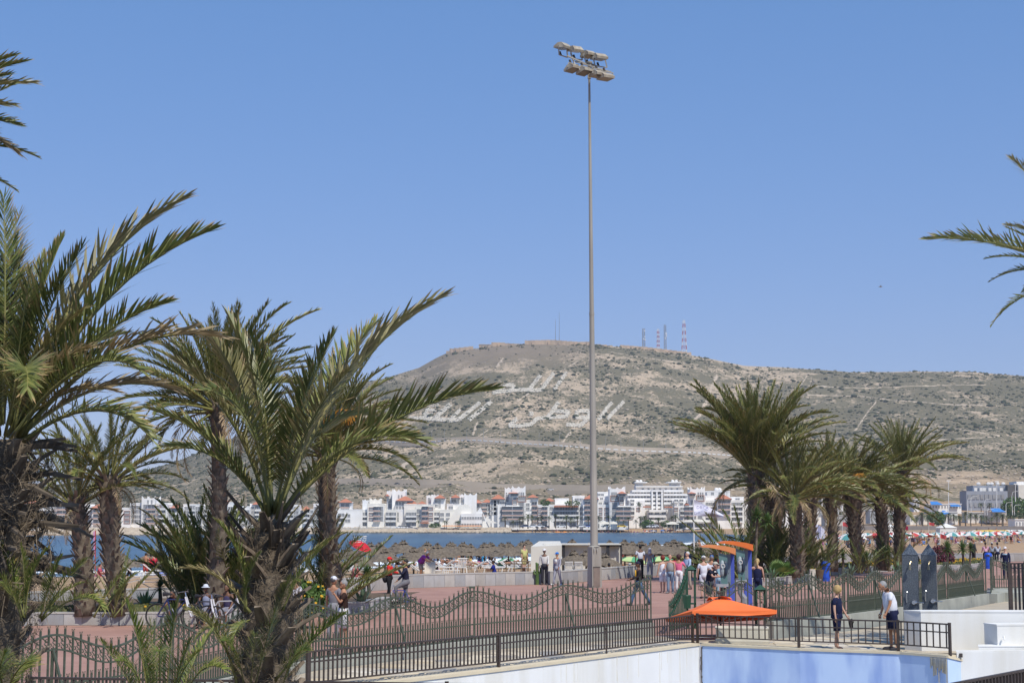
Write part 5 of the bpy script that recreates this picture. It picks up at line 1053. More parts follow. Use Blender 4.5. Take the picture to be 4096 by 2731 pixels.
def hip(root, px0, px1, ytop, yeave, Y, dep=7):
    a, b_ = at(px0, yeave, Y), at(px1, yeave, Y); t = at(px0, ytop, Y).z; c = (a.x + b_.x) / 2; M = MB(); e = a.z; Yc = Y + dep / 2
    hw = (b_.x - a.x) / 2; rd = min(.12 * hw, 1)
    M.add([(a.x, Y - .6, e), (b_.x, Y - .6, e), (b_.x, Y + dep, e), (a.x, Y + dep, e), (c - rd, Yc, t), (c + rd, Yc, t)], [(0, 1, 5, 4), (1, 2, 5), (2, 3, 4, 5), (3, 0, 4), (3, 2, 1, 0)])
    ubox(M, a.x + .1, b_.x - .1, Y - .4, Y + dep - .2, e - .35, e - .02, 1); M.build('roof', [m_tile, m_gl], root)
def horns(M, x0, x1, y0, y1, z, s=1.3):
    s *= .6
    for x, sg in ((x0, 1), (x1, -1)):
        for y in (y0, y1):
            d = .5 if y == y0 else -.5
            M.add([(x, y, z), (x + sg * s, y, z), (x, y + d, z), (x + sg * s, y + d, z), (x, y, z + s * 1.1), (x, y + d, z + s * 1.1)], [(0, 1, 4), (3, 2, 5), (0, 4, 5, 2), (1, 3, 5, 4), (0, 2, 3, 1)])
    c = (x0 + x1) / 2; M.add([(c - .8, y0, z), (c + .8, y0, z), (c, y0, z + .8), (c - .8, y0 + .5, z), (c + .8, y0 + .5, z), (c, y0 + .5, z + .8)], [(0, 1, 2), (5, 4, 3), (0, 2, 5, 3), (1, 4, 5, 2)])
    for y in (y0 + .35, ): pass
def bld(label, Y, blocks, group=None, name='apartment_building', base=LAND):
    """blocks: (px0, px1, ytop, dy, opts) dy = metres set back from Y; opts: dict cols=[(px, style)], rows=[(ycentre)], horn, depth, tint"""
    c = at((blocks[0][0] + blocks[0][1]) / 2, 2110, Y); root = empty(name, (c.x, Y, base), 0, label, 'building', group)
    for px0, px1, ytop, dy, o in blocks:
        y0 = Y + dy; a, b_ = at(px0, ytop, y0), at(px1, ytop, y0); dep = o.get('depth', 11); z0 = at(px0, o['ybot'], y0).z if 'ybot' in o else base - 1
        M = MB(); ubox(M, a.x, b_.x, y0, y0 + dep, z0, a.z)
        if o.get('horn'): horns(M, a.x, b_.x, y0, y0 + dep, a.z, o['horn'])
        elif o.get('parapet', 1):
            zt = a.z
            for k in range(2): ubox(M, a.x - .08, b_.x + .08, y0 - .08 + k * (dep - .1), y0 + .2 + k * (dep - .1), zt, zt + .5)
        M.build('wall', m_bw, root, color=o.get('tint', (1, 1, 1)))
        for px, st, w_ in o.get('cols', ()):
            for ry in o.get('rows', ()):
                p = at(px, ry, y0); window(root, p.x, y0, p.z, w_ * (.8 if st != 'slit' else 1), {'slit': 2.2, 'balcony': 2.3, 'loggia': 2.4, 'door': 2.6}.get(st, 1.6) * o.get('wh', 1), st)
        for (px, ry, st, w_, h_) in o.get('win', ()):
            p = at(px, ry, y0); window(root, p.x, y0, p.z, w_, h_, st)
    return root
R4 = (2057, 2075, 2093); R3 = (2062, 2082)
warm = (1.0, .97, .9)
# ground strip under the marina and quay
q = MB(); q.add([(-400, 640, LAND), (at(3300, 2110, 760).x, 760, LAND), (at(3300, 2110, 905).x, 960, LAND + .5), (-480, 960, LAND + .5)], [(0, 1, 2, 3)])
# left cluster, Y 665
YL = 668
r_ = bld('white apartment block with an orange hip roof, partly behind the left-edge palm', YL, [(60, 104, 2022, 2, dict(cols=[(84, 'plain', 4.5)], rows=(2033, 2051, 2071, 2090))), (104, 157, 2013, 0, dict(cols=[(119, 'loggia', 4.5), (142, 'loggia', 4.5)], rows=(2027, 2048, 2070, 2089))), (157, 232, 2011, 1, dict(cols=[(167, 'balcony', 4), (199, 'balcony', 3.4), (221, 'brick', 3.2)], rows=(2030, 2050, 2069, 2089)))]); hip(r_, 97, 160, 1995, 2013, YL - .5, 8)
r_ = bld('white block with a crenellated tower between the two left trunks', YL + 1, [(232, 282, 1997, 0, dict(horn=1.4, cols=[(250, 'loggia', 5)], rows=(2029, 2048, 2068, 2087), win=[(258, 2012, 'slit', 1.2, 2), (265, 2012, 'slit', 1.2, 2)])), (282, 352, 2020, 4, dict(cols=[(300, 'balcony', 3), (325, 'plain', 3), (343, 'plain', 3)], rows=R4 + (2038,))), (208, 240, 2073, -5, dict(horn=.8, depth=4, tint=warm, win=[(222, 2085, 'slit', 1, 2.2), (228, 2085, 'slit', 1, 2.2)]))])
r_ = bld('white block with a small orange roof behind the second slender trunk', YL + 3, [(350, 420, 2035, 0, dict(cols=[(364, 'plain', 4), (393, 'loggia', 7)], rows=(2048, 2066, 2085))), (368, 412, 2030, -2, dict(depth=6, cols=[(393, 'loggia', 5)], rows=(2043, 2064, 2086)))]); hip(r_, 360, 417, 2015, 2031, YL, 8)
r_ = bld('white block with the tallest crenellated tower of the left cluster', YL + 4, [(487, 522, 2034, 0, dict(cols=[(508, 'brick', 3.4)], rows=(2049, 2067, 2086))), (520, 567, 2015, 2, dict(cols=[(532, 'plain', 3), (553, 'plain', 3)], rows=(2028, 2046, 2066, 2085))), (567, 621, 1993, 0, dict(horn=1.6, cols=[(580, 'slit', 2.4), (605, 'loggia', 4.6)], rows=(2028, 2046, 2065, 2084), win=[(592, 2008, 'slit', 1, 1.8), (607, 2008, 'slit', 1, 1.8)])), (621, 668, 2015, 2, dict(cols=[(632, 'brick', 3), (650, 'balcony', 3.4)], rows=(2028, 2047, 2066, 2086)))])
x_ = 672
for k, (w_, t_, rf) in enumerate([(62, 2032, 1), (70, 2020, 0), (58, 2040, 0), (74, 2012, 1), (64, 2028, 0), (66, 2018, 1), (60, 2036, 0), (72, 2022, 0), (56, 2040, 1), (64, 2018, 0)]):
    YY = YL + 8 + k * 5; cols = [(x_ + w_ * f, st, 3.4) for f, st in ((.2, 'plain'), (.5, 'balcony'), (.8, 'plain'))]
    nm = ['white block with an orange roof glimpsed behind the fronds left of the bushy palm', 'flat-roofed white block glimpsed just right of the first hidden orange roof', 'low white block glimpsed between fronds left of the tall palm trunk', 'white block with an orange roof glimpsed beside the tall palm trunk', 'plain white block glimpsed behind the bushy palm crown', 'white block with an orange roof glimpsed right behind the bushy palm stem', 'low white block glimpsed right of the bushy palm stem', 'white block glimpsed left of the fruiting palm trunk', 'white block with an orange roof touching the fruiting palm trunk', 'white block glimpsed under the leaning fronds left of the marina corner'][k]
    r_ = bld(nm, YY, [(x_, x_ + w_ - 2, t_, 0, dict(cols=cols, rows=(2046, 2064, 2083) if t_ > 2024 else (2033, 2050, 2067, 2085)))])
    if rf: hip(r_, x_ + 8, x_ + w_ * .7, t_ - 17, t_ - 1, YY - .5, 8)
    x_ += w_
YM = 745
r_ = bld('white block with orange corner roof right of the fruiting palm trunk', YM, [(1345, 1450, 2040, 0, dict(cols=[(1365, 'balcony', 3.6), (1390, 'plain', 3.6)], rows=R3)), (1358, 1403, 2010, 3, dict(cols=[(1380, 'loggia', 5)], rows=(2022, 2042)))]); hip(r_, 1353, 1406, 1993, 2009, YM + 2, 8)
r_ = bld('cream block with a square horned penthouse, leftmost open facade', YM, [(1470, 1538, 2017, 0, dict(tint=warm, cols=[(1485, 'brick', 2.9), (1508, 'loggia', 4), (1525, 'slit', 2.6)], rows=(2035, 2056, 2075))), (1478, 1523, 1999, 3, dict(horn=1.5, tint=warm, depth=7)), (1450, 1472, 2003, 5, dict(horn=1, depth=7, tint=(.95, .97, 1))), (1446, 1470, 2041, 2, dict(cols=[(1456, 'balcony', 3.6)], rows=(2058, 2076, 2100)))])
r_ = bld('low cream block with four balcony doors beside a grey recess', YM + 1, [(1538, 1586, 2041, 0, dict(tint=warm, cols=[(1553, 'balcony', 2.9), (1574, 'balcony', 2.9)], rows=(2058, 2076, 2100))), (1586, 1624, 2041, 5, dict(cols=[(1591, 'slit', 1.6)], rows=(2058, 2077), tint=(.92, .92, .95)))])
r_ = bld('tall blank white tower with horned corners behind the low cream block', YM + 12, [(1569, 1621, 1964, 0, dict(horn=1.9, win=[(1595, 1986, 'slit', 1, 1.6), (1607, 1986, 'slit', 1, 1.6)])), (1547, 1570, 1967, 4, dict(horn=1.2, depth=8, cols=[(1560, 'slit', 2.4)], rows=(2003, 2022)))]); hip(r_, 1540, 1556, 1975, 1983, YM + 11, 5)
r_ = bld('glass-fronted block under the broad orange roof behind the cream row', YM + 8, [(1582, 1652, 2003, 0, dict(cols=[(1593, 'plain', 3.8), (1607, 'plain', 3.8), (1633, 'slit', 1.8)], rows=(2013, 2030)))]); hip(r_, 1582, 1654, 1983, 2002, YM + 7, 10)
r_ = bld('cream block under two low orange roofs with slit windows', YM, [(1623, 1666, 2041, 0, dict(tint=warm, cols=[(1634, 'balcony', 2.9), (1655, 'balcony', 2.9)], rows=(2058, 2076, 2100))), (1664, 1687, 2020, 1, dict(tint=warm, cols=[(1674, 'slit', 3)], rows=(2045, 2067))), (1616, 1666, 2019, 5, dict(tint=(.9, .86, .82)))]); hip(r_, 1623, 1672, 2002, 2016, YM + 6, 8); hip(r_, 1668, 1706, 2004, 2015, YM + 5, 8)
r_ = bld('cream block with brick-edged loggias in the middle of the open facade', YM - 1, [(1688, 1736, 2020, 0, dict(tint=warm, cols=[(1701, 'loggia', 3.8), (1722, 'brick', 3)], rows=(2034, 2056, 2075))), (1736, 1757, 2041, 3, dict(tint=warm, cols=[(1745, 'balcony', 3.2)], rows=(2058, 2076, 2097)))])
M = MB(); a, b_ = at(1682, 2090, YM - 4), at(1716, 2090, YM - 4); M.box(((a.x + b_.x) / 2, YM - 3, a.z), (b_.x - a.x, 3, .5)); M.build('awning', m_tile, r_)
r_ = bld('slim white tower with an orange roofed belvedere', YM + 9, [(1725, 1751, 1983, 0, dict(horn=1.4)), (1706, 1726, 1985, 3, dict(horn=1, depth=7, cols=[(1716, 'slit', 1.4)], rows=(2000,))), (1740, 1779, 1997, -3, dict(cols=[(1748, 'plain', 3), (1758, 'slit', 1.6)], rows=(2005, 2022)))]); hip(r_, 1737, 1781, 1978, 1992, YM + 5, 8)
r_ = bld('long pale block left of the white sail-shaped building', YM + 1, [(1759, 1842, 2041, 0, dict(tint=warm, cols=[(1768, 'plain', 2.6), (1792, 'plain', 2.6)], rows=(2057, 2077))), (1787, 1812, 2018, 5, dict(tint=(.88, .84, .84), cols=[(1803, 'plain', 3)], rows=(2030,))), (1812, 1843, 2020, 6, dict())]); hip(r_, 1802, 1840, 1977, 1990, YM + 12, 8)
r_ = bld('white tower right of the orange roofs, before the sail-shaped building', YM + 14, [(1857, 1906, 1979, 0, dict(horn=1.5)), (1838, 1858, 1981, 3, dict(horn=1, depth=7, cols=[(1847, 'slit', 1.4)], rows=(1998,))), (1800, 1846, 1992, 4, dict(cols=[(1815, 'plain', 3)], rows=(2002,)))])
# sail building
def polyb(name, pts, Y, dep, m, root, tint=(1, 1, 1)):
    P = [at(x, y, Y) for x, y in pts]; k = len(P); M = MB()
    M.add([tuple(p) for p in P] + [(p.x, Y + dep, p.z) for p in P], [tuple(range(k)), tuple(range(2 * k - 1, k - 1, -1))] + [(i, k + i, k + (i + 1) % k, (i + 1) % k) for i in range(k)]); return M.build(name, m, root, color=tint)
r_ = empty('sail_building', (at(1850, 2112, YM - 2).x, YM - 2, LAND), 0, 'white sail-shaped pavilion with a long slanting wall and a row of square windows', 'building')
polyb('wall', [(1758, 2113), (1790, 2085), (1822, 2040), (1838, 2018), (1868, 2016), (1885, 2030), (1886, 2113)][::-1], YM - .6, 8, m_bw, r_, warm)
polyb('wall', [(1844, 2053), (1844, 2113), (1928, 2113), (1928, 2052)], YM - 3, 8, m_bw, r_)
for k in range(8): p = at(1850 + k * 10.6, 2071, YM - 3); window(r_, p.x, YM - 3, p.z, 1.05, 1.15, 'plain'); p = at(1850 + k * 10.6, 2099, YM - 3); window(r_, p.x, YM - 3, p.z, 1.05, 1.6, 'plain')
polyb('wall', [(1903, 2052), (1921, 2028), (1959, 2113), (1955, 2113), (1940, 2080), (1930, 2052)][::-1], YM - 2, 5, m_bw, r_); polyb('canopy', [(1947, 2083), (1966, 2081), (1990, 2091), (1950, 2092)][::-1], YM - 4, 5, m_bw, r_, warm)
YR = 765
r_ = bld('white block with twin low orange roofs right of the sail building', YR, [(1888, 1930, 2010, 2, dict(cols=[(1897, 'plain', 2.6), (1910, 'plain', 2.6)], rows=(2022, 2038))), (1930, 1968, 2010, 0, dict(cols=[(1936, 'loggia', 3), (1950, 'plain', 2.6), (1960, 'plain', 2.4)], rows=(2022, 2036, 2054)))]); hip(r_, 1889, 1932, 1998, 2011, YR + 1, 8); hip(r_, 1927, 1969, 1995, 2009, YR - .5, 8)
r_ = bld('white block with dark glazed corner under a broad orange roof', YR - 1, [(1967, 2019, 1998, 0, dict(cols=[(1974, 'plain', 4), (1986, 'plain', 4)], rows=(2006, 2018, 2034, 2052), win=[(2008, 2014, 'plain', 5, 2)])), (1990, 2020, 2020, -3, dict(cols=[(2007, 'slit', 2), (2015, 'slit', 1.6)], rows=(2037, 2054, 2078)))]); hip(r_, 1964, 2021, 1977, 1995, YR - 2, 9)
r_ = bld('tall white tower with arched ground floor and an orange-roofed bay', YR - 2, [(2048, 2102, 1951, 0, dict(horn=1.9, cols=[(2084, 'slit', 4.4)], rows=(2018, 2037, 2055), win=[(2079, 1978, 'slit', 1.2, 2.2), (2086, 1978, 'slit', 1.2, 2.2), (2093, 1978, 'slit', 1.2, 2.2), (2086, 1995, 'brick', 4.6, 3)])), (2019, 2049, 1954, 3, dict(horn=1.2, win=[(2028, 1992, 'slit', 2.4, 3.5), (2026, 1978, 'slit', 1, 2)])), (2024, 2077, 2024, -3, dict(depth=5, cols=[(2050, 'loggia', 12.5)], rows=(2034, 2053, 2068))), (2036, 2072, 1970, -3, dict(depth=5, ybot=1988, win=[(2060, 1977, 'plain', 4.4, 1.5)])), (2050, 2066, 1986, -2.5, dict(depth=4, cols=[(2059, 'plain', 2)], rows=(1995,), win=[(2059, 2010, 'brick', 2.4, 2.6)]))]); hip(r_, 2032, 2074, 1964, 1972, YR - 6, 6)
for k in range(4): p = at(2044 + k * 15, 2095, YR - 5.5); window(r_, p.x, YR - 2 if k > 2 else YR - 5, p.z, 1.6, 2.8, 'door')
r_ = bld('white block with slender roofed turret right of the tall tower', YR, [(2102, 2121, 2002, 0, dict(cols=[(2111, 'plain', 2.4)], rows=(2018, 2035))), (2121, 2152, 1999, 1, dict(cols=[(2138, 'loggia', 3.2)], rows=(2015, 2033, 2052, 2075)))]); hip(r_, 2108, 2155, 1977, 1989, YR, 8)
r_ = bld('white block with brick-framed windows over arcades', YR, [(2152, 2196, 2021, 0, dict(cols=[(2158, 'brick', 2.4), (2179, 'loggia', 3.4)], rows=(2035, 2053, 2072, 2094)))]); hip(r_, 2176, 2219, 1991, 2004, YR + 6, 8)
r_ = bld('long white block with two rows of deep balconies left of the mast', YR + 1, [(2197, 2215, 2021, 0, dict(cols=[(2206, 'plain', 2.2)], rows=(2033, 2052))), (2215, 2318, 2021, 1, dict(cols=[(2233, 'balcony', 4.6), (2255, 'balcony', 4.6), (2277, 'balcony', 4.6), (2299, 'balcony', 4.6)], rows=(2036, 2054, 2072), win=[(2225, 2096, 'door', 3, 2.6), (2255, 2096, 'door', 3, 2.6), (2290, 2096, 'door', 3, 2.6)])), (2318, 2332, 2022, 2, dict(cols=[(2324, 'plain', 2.2)], rows=(2034, 2053, 2072))), (2292, 2338, 1985, 9, dict(cols=[(2307, 'plain', 3), (2326, 'plain', 3)], rows=(1998,))), (2220, 2275, 1996, 8, dict(depth=6))])
M = MB(); a, b_ = at(2217, 2024, YR - .5), at(2314, 2024, YR - .5); M.box(((a.x + b_.x) / 2, YR, a.z), (b_.x - a.x, 3, .7)); M.build('awning', m_tile, r_)
r_ = bld('white block under an orange roof cut by the floodlight mast', YR, [(2332, 2394, 1997, 0, dict(cols=[(2351, 'loggia', 4), (2375, 'loggia', 4)], rows=(2012, 2032, 2052, 2075)))]); hip(r_, 2334, 2396, 1977, 1995, YR - 1, 9)
r_ = bld('stepped white block right of the floodlight mast', YR + 1, [(2394, 2438, 2021, 0, dict(cols=[(2401, 'brick', 2.6), (2426, 'brick', 2.6)], rows=(2036, 2054, 2072))), (2392, 2438, 2002, 5, dict(cols=[(2401, 'plain', 2.4), (2425, 'plain', 2.4)], rows=(2014,))), (2392, 2440, 1987, 9, dict(cols=[(2406, 'plain', 2)], rows=(1996,))), (2392, 2436, 1970, 16, dict(win=[(2402, 1980, 'plain', 4, 1.6)]))])
r_ = bld('tall white horned tower with orange bay right of the floodlight mast', YR - 2, [(2438, 2501, 1954, 0, dict(horn=2, cols=[(2458, 'slit', 4)], rows=(2018, 2037, 2055, 2072), win=[(2448, 1978, 'slit', 1, 2.4), (2456, 1978, 'slit', 1, 2.4), (2464, 1978, 'slit', 1, 2.4), (2458, 1993, 'brick', 4.2, 3)])), (2472, 2516, 2025, -3, dict(depth=5, cols=[(2494, 'loggia', 9)], rows=(2036, 2055, 2072))), (2474, 2504, 1974, -3, dict(depth=5, ybot=1985, win=[(2488, 1978, 'plain', 3.4, 1.4)])), (2480, 2494, 1985, -2, dict(depth=4, win=[(2487, 1995, 'plain', 1.8, 3), (2487, 2010, 'brick', 2, 2.6)]))]); hip(r_, 2471, 2507, 1964, 1973, YR - 6, 6)
# big hotel
YH = 790
r_ = empty('hotel', (at(2630, 2110, YH).x, YH, LAND), 0, 'large stepped white hotel with long balcony bands and roof dishes', 'building')
def hb(x0, x1, yt, yb, dy, tint=(1, 1, 1), dep=12):
    a, b_, c = at(x0, yt, YH + dy), at(x1, yt, YH + dy), at(x0, yb, YH + dy); M = MB(); ubox(M, a.x, b_.x, YH + dy, YH + dy + dep, c.z, a.z); M.build('wall', m_bw, r_, color=tint)
def band(x0, x1, y, dy): a, b_ = at(x0, y, YH + dy), at(x1, y, YH + dy); M = MB(); ubox(M, a.x, b_.x, YH + dy - 1.6, YH + dy, a.z - .55, a.z + .55); M.build('balcony', m_bw, r_)
hb(2505, 2755, 1980, 2112, 3, (.93, .9, .87)); hb(2527, 2733, 1962, 1981, 5, (.93, .9, .87)); hb(2544, 2729, 1947, 1962, 9, (.9, .86, .83)); hb(2543, 2572, 1928, 1947, 11, (.9, .86, .83), 8); hb(2682, 2722, 1928, 1947, 11, (.9, .86, .83), 8)
for x0, x1, y in ((2540, 2588, 1928.5), (2670, 2725, 1928.5), (2542, 2730, 1945.5)): a, b_ = at(x0, y, YH + 9), at(x1, y, YH + 9); M = MB(); ubox(M, a.x, b_.x, YH + 7.8, YH + 20, a.z - .2, a.z + .25); M.build('roof_slab', m_bw, r_)
for x0, x1 in ((2509, 2604), (2654, 2750)):
    for y in (1978, 1996): band(x0, x1, y, 3)
for x0, x1 in ((2527, 2604), (2654, 2733)): band(x0, x1, 1963, 5)
band(2560, 2604, 2012, 3); band(2654, 2700, 2012, 3)
for y, dy in ((1970, 5), (1988, 3), (2005, 3)):
    for k in range(7):
        for s_ in (0, 1):
            x = (2518 + k * 12.4) if s_ == 0 else (2662 + k * 12.4)
            if dy == 5 and not (2530 < x < 2730): continue
            p = at(x, y, YH + dy); window(r_, p.x, YH + dy, p.z, 1.0, 1.5, 'plain')
for k in range(7): p = at(2571 + k * 23, 1955, YH + 9); window(r_, p.x, YH + 9, p.z, 1.1, .9, 'plain')
for x in (2609, 2627.5, 2648): hb(x - 3, x + 3, 1960, 2042, 0.5, dep=4)
hb(2606, 2651, 1959, 1966, .4, dep=4)
for y in (1971, 1987, 2004, 2020):
    for x in (2618, 2638): p = at(x, y, YH + 2.8); window(r_, p.x, YH + 2.8, p.z, 1.75, 1.4, 'plain')
    band(2608, 2650, y + 8, 3)
for x0, x1 in ((2516, 2580), (2690, 2745)):
    hb(x0, x1, 2000, 2112, -2); hb(x0 - 1 if x0 < 2600 else x0 + 8, x1 - 20 if x0 < 2600 else x1, 2021, 2112, -5)
for x, y, st in [(2529, 2004, 'balcony'), (2529, 2019, 'plain'), (2556, 2019, 'plain'), (2704, 2003, 'balcony'), (2725, 2003, 'balcony'), (2727, 2018, 'plain')]: p = at(x, y, YH - 2); window(r_, p.x, YH - 2, p.z, 1.9, 1.6, st)
for x, y, st in [(2529, 2037, 'balcony'), (2529, 2055, 'balcony'), (2553, 2037, 'brick'), (2704, 2037, 'brick'), (2729, 2037, 'balcony'), (2729, 2055, 'balcony'), (2704, 2057, 'plain')]: p = at(x, y, YH - 5); window(r_, p.x, YH - 5, p.z, 2.0, 1.9, st)
for y in (2042, 2064, 2083): band(2596, 2662, y, -6)
hb(2590, 2666, 2040, 2112, -5, (.8, .78, .76), 8)
for y in (2053, 2073, 2096):
    for x in (2602, 2628, 2655): p = at(x, y, YH - 5); window(r_, p.x, YH - 5, p.z, 2.4, 1.5, 'plain')
for x in (2549, 2563, 2691, 2705): p = at(x, 1924, YH + 12); M = MB(); M.ell(p, (.85, .85, .75), 8, 5); M.build('satellite_dome', m_bw, r_)
for x0, x1, y in ((2573, 2602, 2026), (2658, 2690, 2027)): a, b_ = at(x0, y, YH - 7), at(x1, y, YH - 7); M = MB(); ubox(M, a.x, b_.x, YH - 7.5, YH - 5, a.z - .3, a.z + .3); M.build('awning', m_tile, r_)
r_ = bld('white horned tower behind the white flag', YR - 1, [(2760, 2820, 1955, 0, dict(horn=2, win=[(2793, 1978, 'slit', 1, 2.2), (2802, 1978, 'slit', 1, 2.2), (2811, 1978, 'slit', 1, 2.2), (2801, 1992, 'brick', 4, 3), (2768, 2010, 'slit', 2, 2.4)], cols=[(2800, 'slit', 3.6)], rows=(2018, 2037, 2055, 2072))), (2742, 2778, 2025, -3, dict(depth=5, cols=[(2760, 'loggia', 7)], rows=(2036, 2055, 2072))), (2755, 2782, 1972, -3, dict(depth=5, ybot=1984, win=[(2770, 1977, 'plain', 3, 1.3)]))]); hip(r_, 2752, 2785, 1966, 1973, YR - 6, 6); hip(r_, 2738, 2758, 2008, 2019, YR - 4, 5)
r_ = bld('long terraced white block right of the flag with an orange pavilion roof', YR + 4, [(2820, 2975, 2003, 2, dict(cols=[(2832 + 16 * k, 'balcony', 2.8) for k in range(9)], rows=(2018, 2038, 2058, 2080))), (2870, 2925, 1996, -2, dict(cols=[(2885, 'loggia', 4), (2908, 'loggia', 4)], rows=(2008, 2030, 2052))), (2822, 2868, 1985, 9, dict()), (2925, 2975, 1990, 9, dict(cols=[(2950, 'plain', 3)], rows=(1998,))), (2828, 2920, 1966, 26, dict(cols=[(2850, 'plain', 2), (2880, 'plain', 2)], rows=(1974,)))]); hip(r_, 2866, 2928, 1976, 1995, YR + 1, 9)
for x in (2866, 2878): p = at(x, 1957, YR + 34); M = MB(); M.ell(p, (1.1, 1, .9), 8, 5); M.build('satellite_dome', m_bw, r_)
r_ = bld('white block with orange roof glimpsed between the right palm trunks', YR + 8, [(2978, 3200, 2015, 2, dict(cols=[(3000 + 20 * k, 'balcony', 3) for k in range(10)], rows=(2030, 2050, 2070))), (3116, 3152, 1985, 0, dict(cols=[(3134, 'loggia', 4)], rows=(2000, 2020, 2040)))]); hip(r_, 3112, 3156, 1973, 1985, YR + 6, 8)
r_ = bld('slim pale tower block with orange roof glimpsed right of the blown palm', YR + 8, [(3200, 3257, 2030, 3, dict(cols=[(3225, 'balcony', 3)], rows=(2045, 2065))), (3257, 3288, 1992, 0, dict(tint=warm, cols=[(3265, 'slit', 1.6), (3280, 'slit', 2.6)], rows=(2004, 2022, 2040, 2058)))]); hip(r_, 3252, 3291, 1978, 1991, YR + 6, 8)
# right side: low buildings, grey hotel, pale block
YG = 800
r_ = empty('grey_hotel', (at(3945, 2045, YG).x, YG, 4), 0, 'long grey hotel with a row of dark bays and roof dishes at the right', 'building')
m_greyw = mat('grey render', (.30, .32, .36), (.26, .28, .32), .3, .85); m_char = mat('dark scaffold netting', (.09, .09, .09), (.13, .12, .11), 1, .9)
def gb(x0, x1, yt, yb, dy, m, nm='wall', dep=12): a, b_, c = at(x0, yt, YG + dy), at(x1, yt, YG + dy), at(x0, yb, YG + dy); M = MB(); ubox(M, a.x, b_.x, YG + dy, YG + dy + dep, c.z, a.z); M.build(nm, m, r_)
gb(3865, 4030, 1963, 2075, 0, m_greyw); gb(3892, 4028, 1941, 1963, 5, m_greyw)
for k in range(9): p = at(3877 + k * 16.6, 1986, YG); M = MB(); ubox(M, p.x - .72, p.x + .72, YG - .3, YG + .1, p.z - 1.2, p.z + 1.2); M.build('window', m_gl, r_); p = at(3885 + k * 17.5, 2019, YG); M = MB(); ubox(M, p.x - .8, p.x + .5, YG - .3, YG + .1, p.z - 1.0, p.z + 1.0); M.build('window', m_gl, r_)
for x in (3914, 3954, 3967, 3990, 4013): p = at(x, 1934, YG + 8); M = MB(); M.ell(p, (1.1, .5, .8), 8, 5); M.build('satellite_dish', m_fr, r_)
for x in (3903, 3925, 3938, 3960, 3978, 4005): gb(x - 6, x + 6, 1950, 1963, 1 + x % 3, m_fr, 'rooftop_unit', 3)
gb(4030, 4073, 1938, 2010, 2, m_char, 'stair_tower', 10)
r_ = empty('apartment_building', (at(4120, 2045, YG).x, YG, 4), 0, 'plain cream block cut by the right edge', 'building'); gb(4073, 4260, 1938, 2040, 0, mat('cream render', (.66, .64, .58), (.6, .58, .52), .3, .9)); gb(4066, 4100, 1925, 1938, 3, m_bw)
low = [(3480, 3575, 2042, 2075, 700, (.55, .58, .6), 'long low grey-white building behind the palms, far right of the marina'), (3655, 3677, 1998, 2038, 790, (1, 1, 1), 'small white house with square windows below the slope'), (3715, 3845, 2016, 2037, 770, (1, 1, 1), 'row of white arched halls with a blue roof'), (3640, 3760, 2062, 2090, 690, warm, 'long low cream restaurant behind the beach palms'), (3775, 3830, 2048, 2092, 690, (1, 1, 1), 'white beach restaurant with a round-topped front'), (3870, 3960, 2050, 2085, 700, (.85, .83, .8), 'pale low club building under the grey hotel'), (3960, 4022, 2045, 2070, 690, (.8, .7, .62), 'low tan kiosk row with a blue canvas roof'), (4060, 4110, 2078, 2110, 640, (1, 1, 1), 'white draped beach bar at the right edge'), (3300, 3400, 2062, 2095, 720, (.6, .6, .58), 'dim low building glimpsed between the right trunks')]
for x0, x1, yt, yb, Y, tint, l in low:
    a, b_ = at(x0, yt, Y), at(x1, yt, Y); z0 = at(x0, yb, Y).z - 2; t = empty('low_building', (a.x, Y, z0), 0, l, 'building'); M = MB(); ubox(M, a.x, b_.x, Y, Y + 9, z0, a.z); ubox(M, a.x - .2, b_.x + .2, Y - .4, Y + 9, a.z, a.z + .3); M.build('wall', m_bw, t, color=tint)
    k = max(2, int((x1 - x0) / 11))
    for i in range(k): x = a.x + (b_.x - a.x) * (i + .5) / k; zc = (a.z + z0 + 2) / 2; window(t, x, Y, zc, (b_.x - a.x) / k * .55, (a.z - z0 - 2) * .5, 'plain')
m_blueR = mat('blue canvas roof', (.06, .25, .62), (.05, .2, .52), 1, .6)
for x0, x1, y, Y in ((3722, 3768, 2010, 768), (3800, 3842, 2017, 768), (3966, 4020, 2038, 688), (3770, 3800, 2047, 688)):
    a, b_ = at(x0, y, Y), at(x1, y, Y); M = MB(); M.add([(a.x, Y - 1, a.z - .8), (b_.x, Y - 1, b_.z - .8), (b_.x - 1, Y + 5, b_.z + .7), (a.x + 1, Y + 5, a.z + .7), (a.x, Y - 1, a.z - 1), (b_.x, Y - 1, b_.z - 1)], [(0, 1, 2, 3), (4, 5, 1, 0)])
    tag(M.build('canvas_roof', m_blueR), {3722: 'blue canvas roof left on the white arched halls', 3800: 'blue canvas roof right on the white arched halls', 3966: 'blue canvas roof over the tan kiosk row', 3770: 'small blue canvas roof on the round-fronted restaurant'}[x0], 'roof')
# far promenade wall, right
m_wallg = mat('beach wall stone', (.30, .27, .25), (.25, .23, .21), .4, .95)
a, b_ = at(3290, 2103, 648), at(4500, 2108, 610); M = MB(); M.bar((a.x, a.y, a.z - 1.2), (b_.x, b_.y, a.z - 1.2), 1.2, 2.6); tag(M.build('beach_wall', m_wallg), 'long brown-grey wall at the back of the far right beach', 'wall')
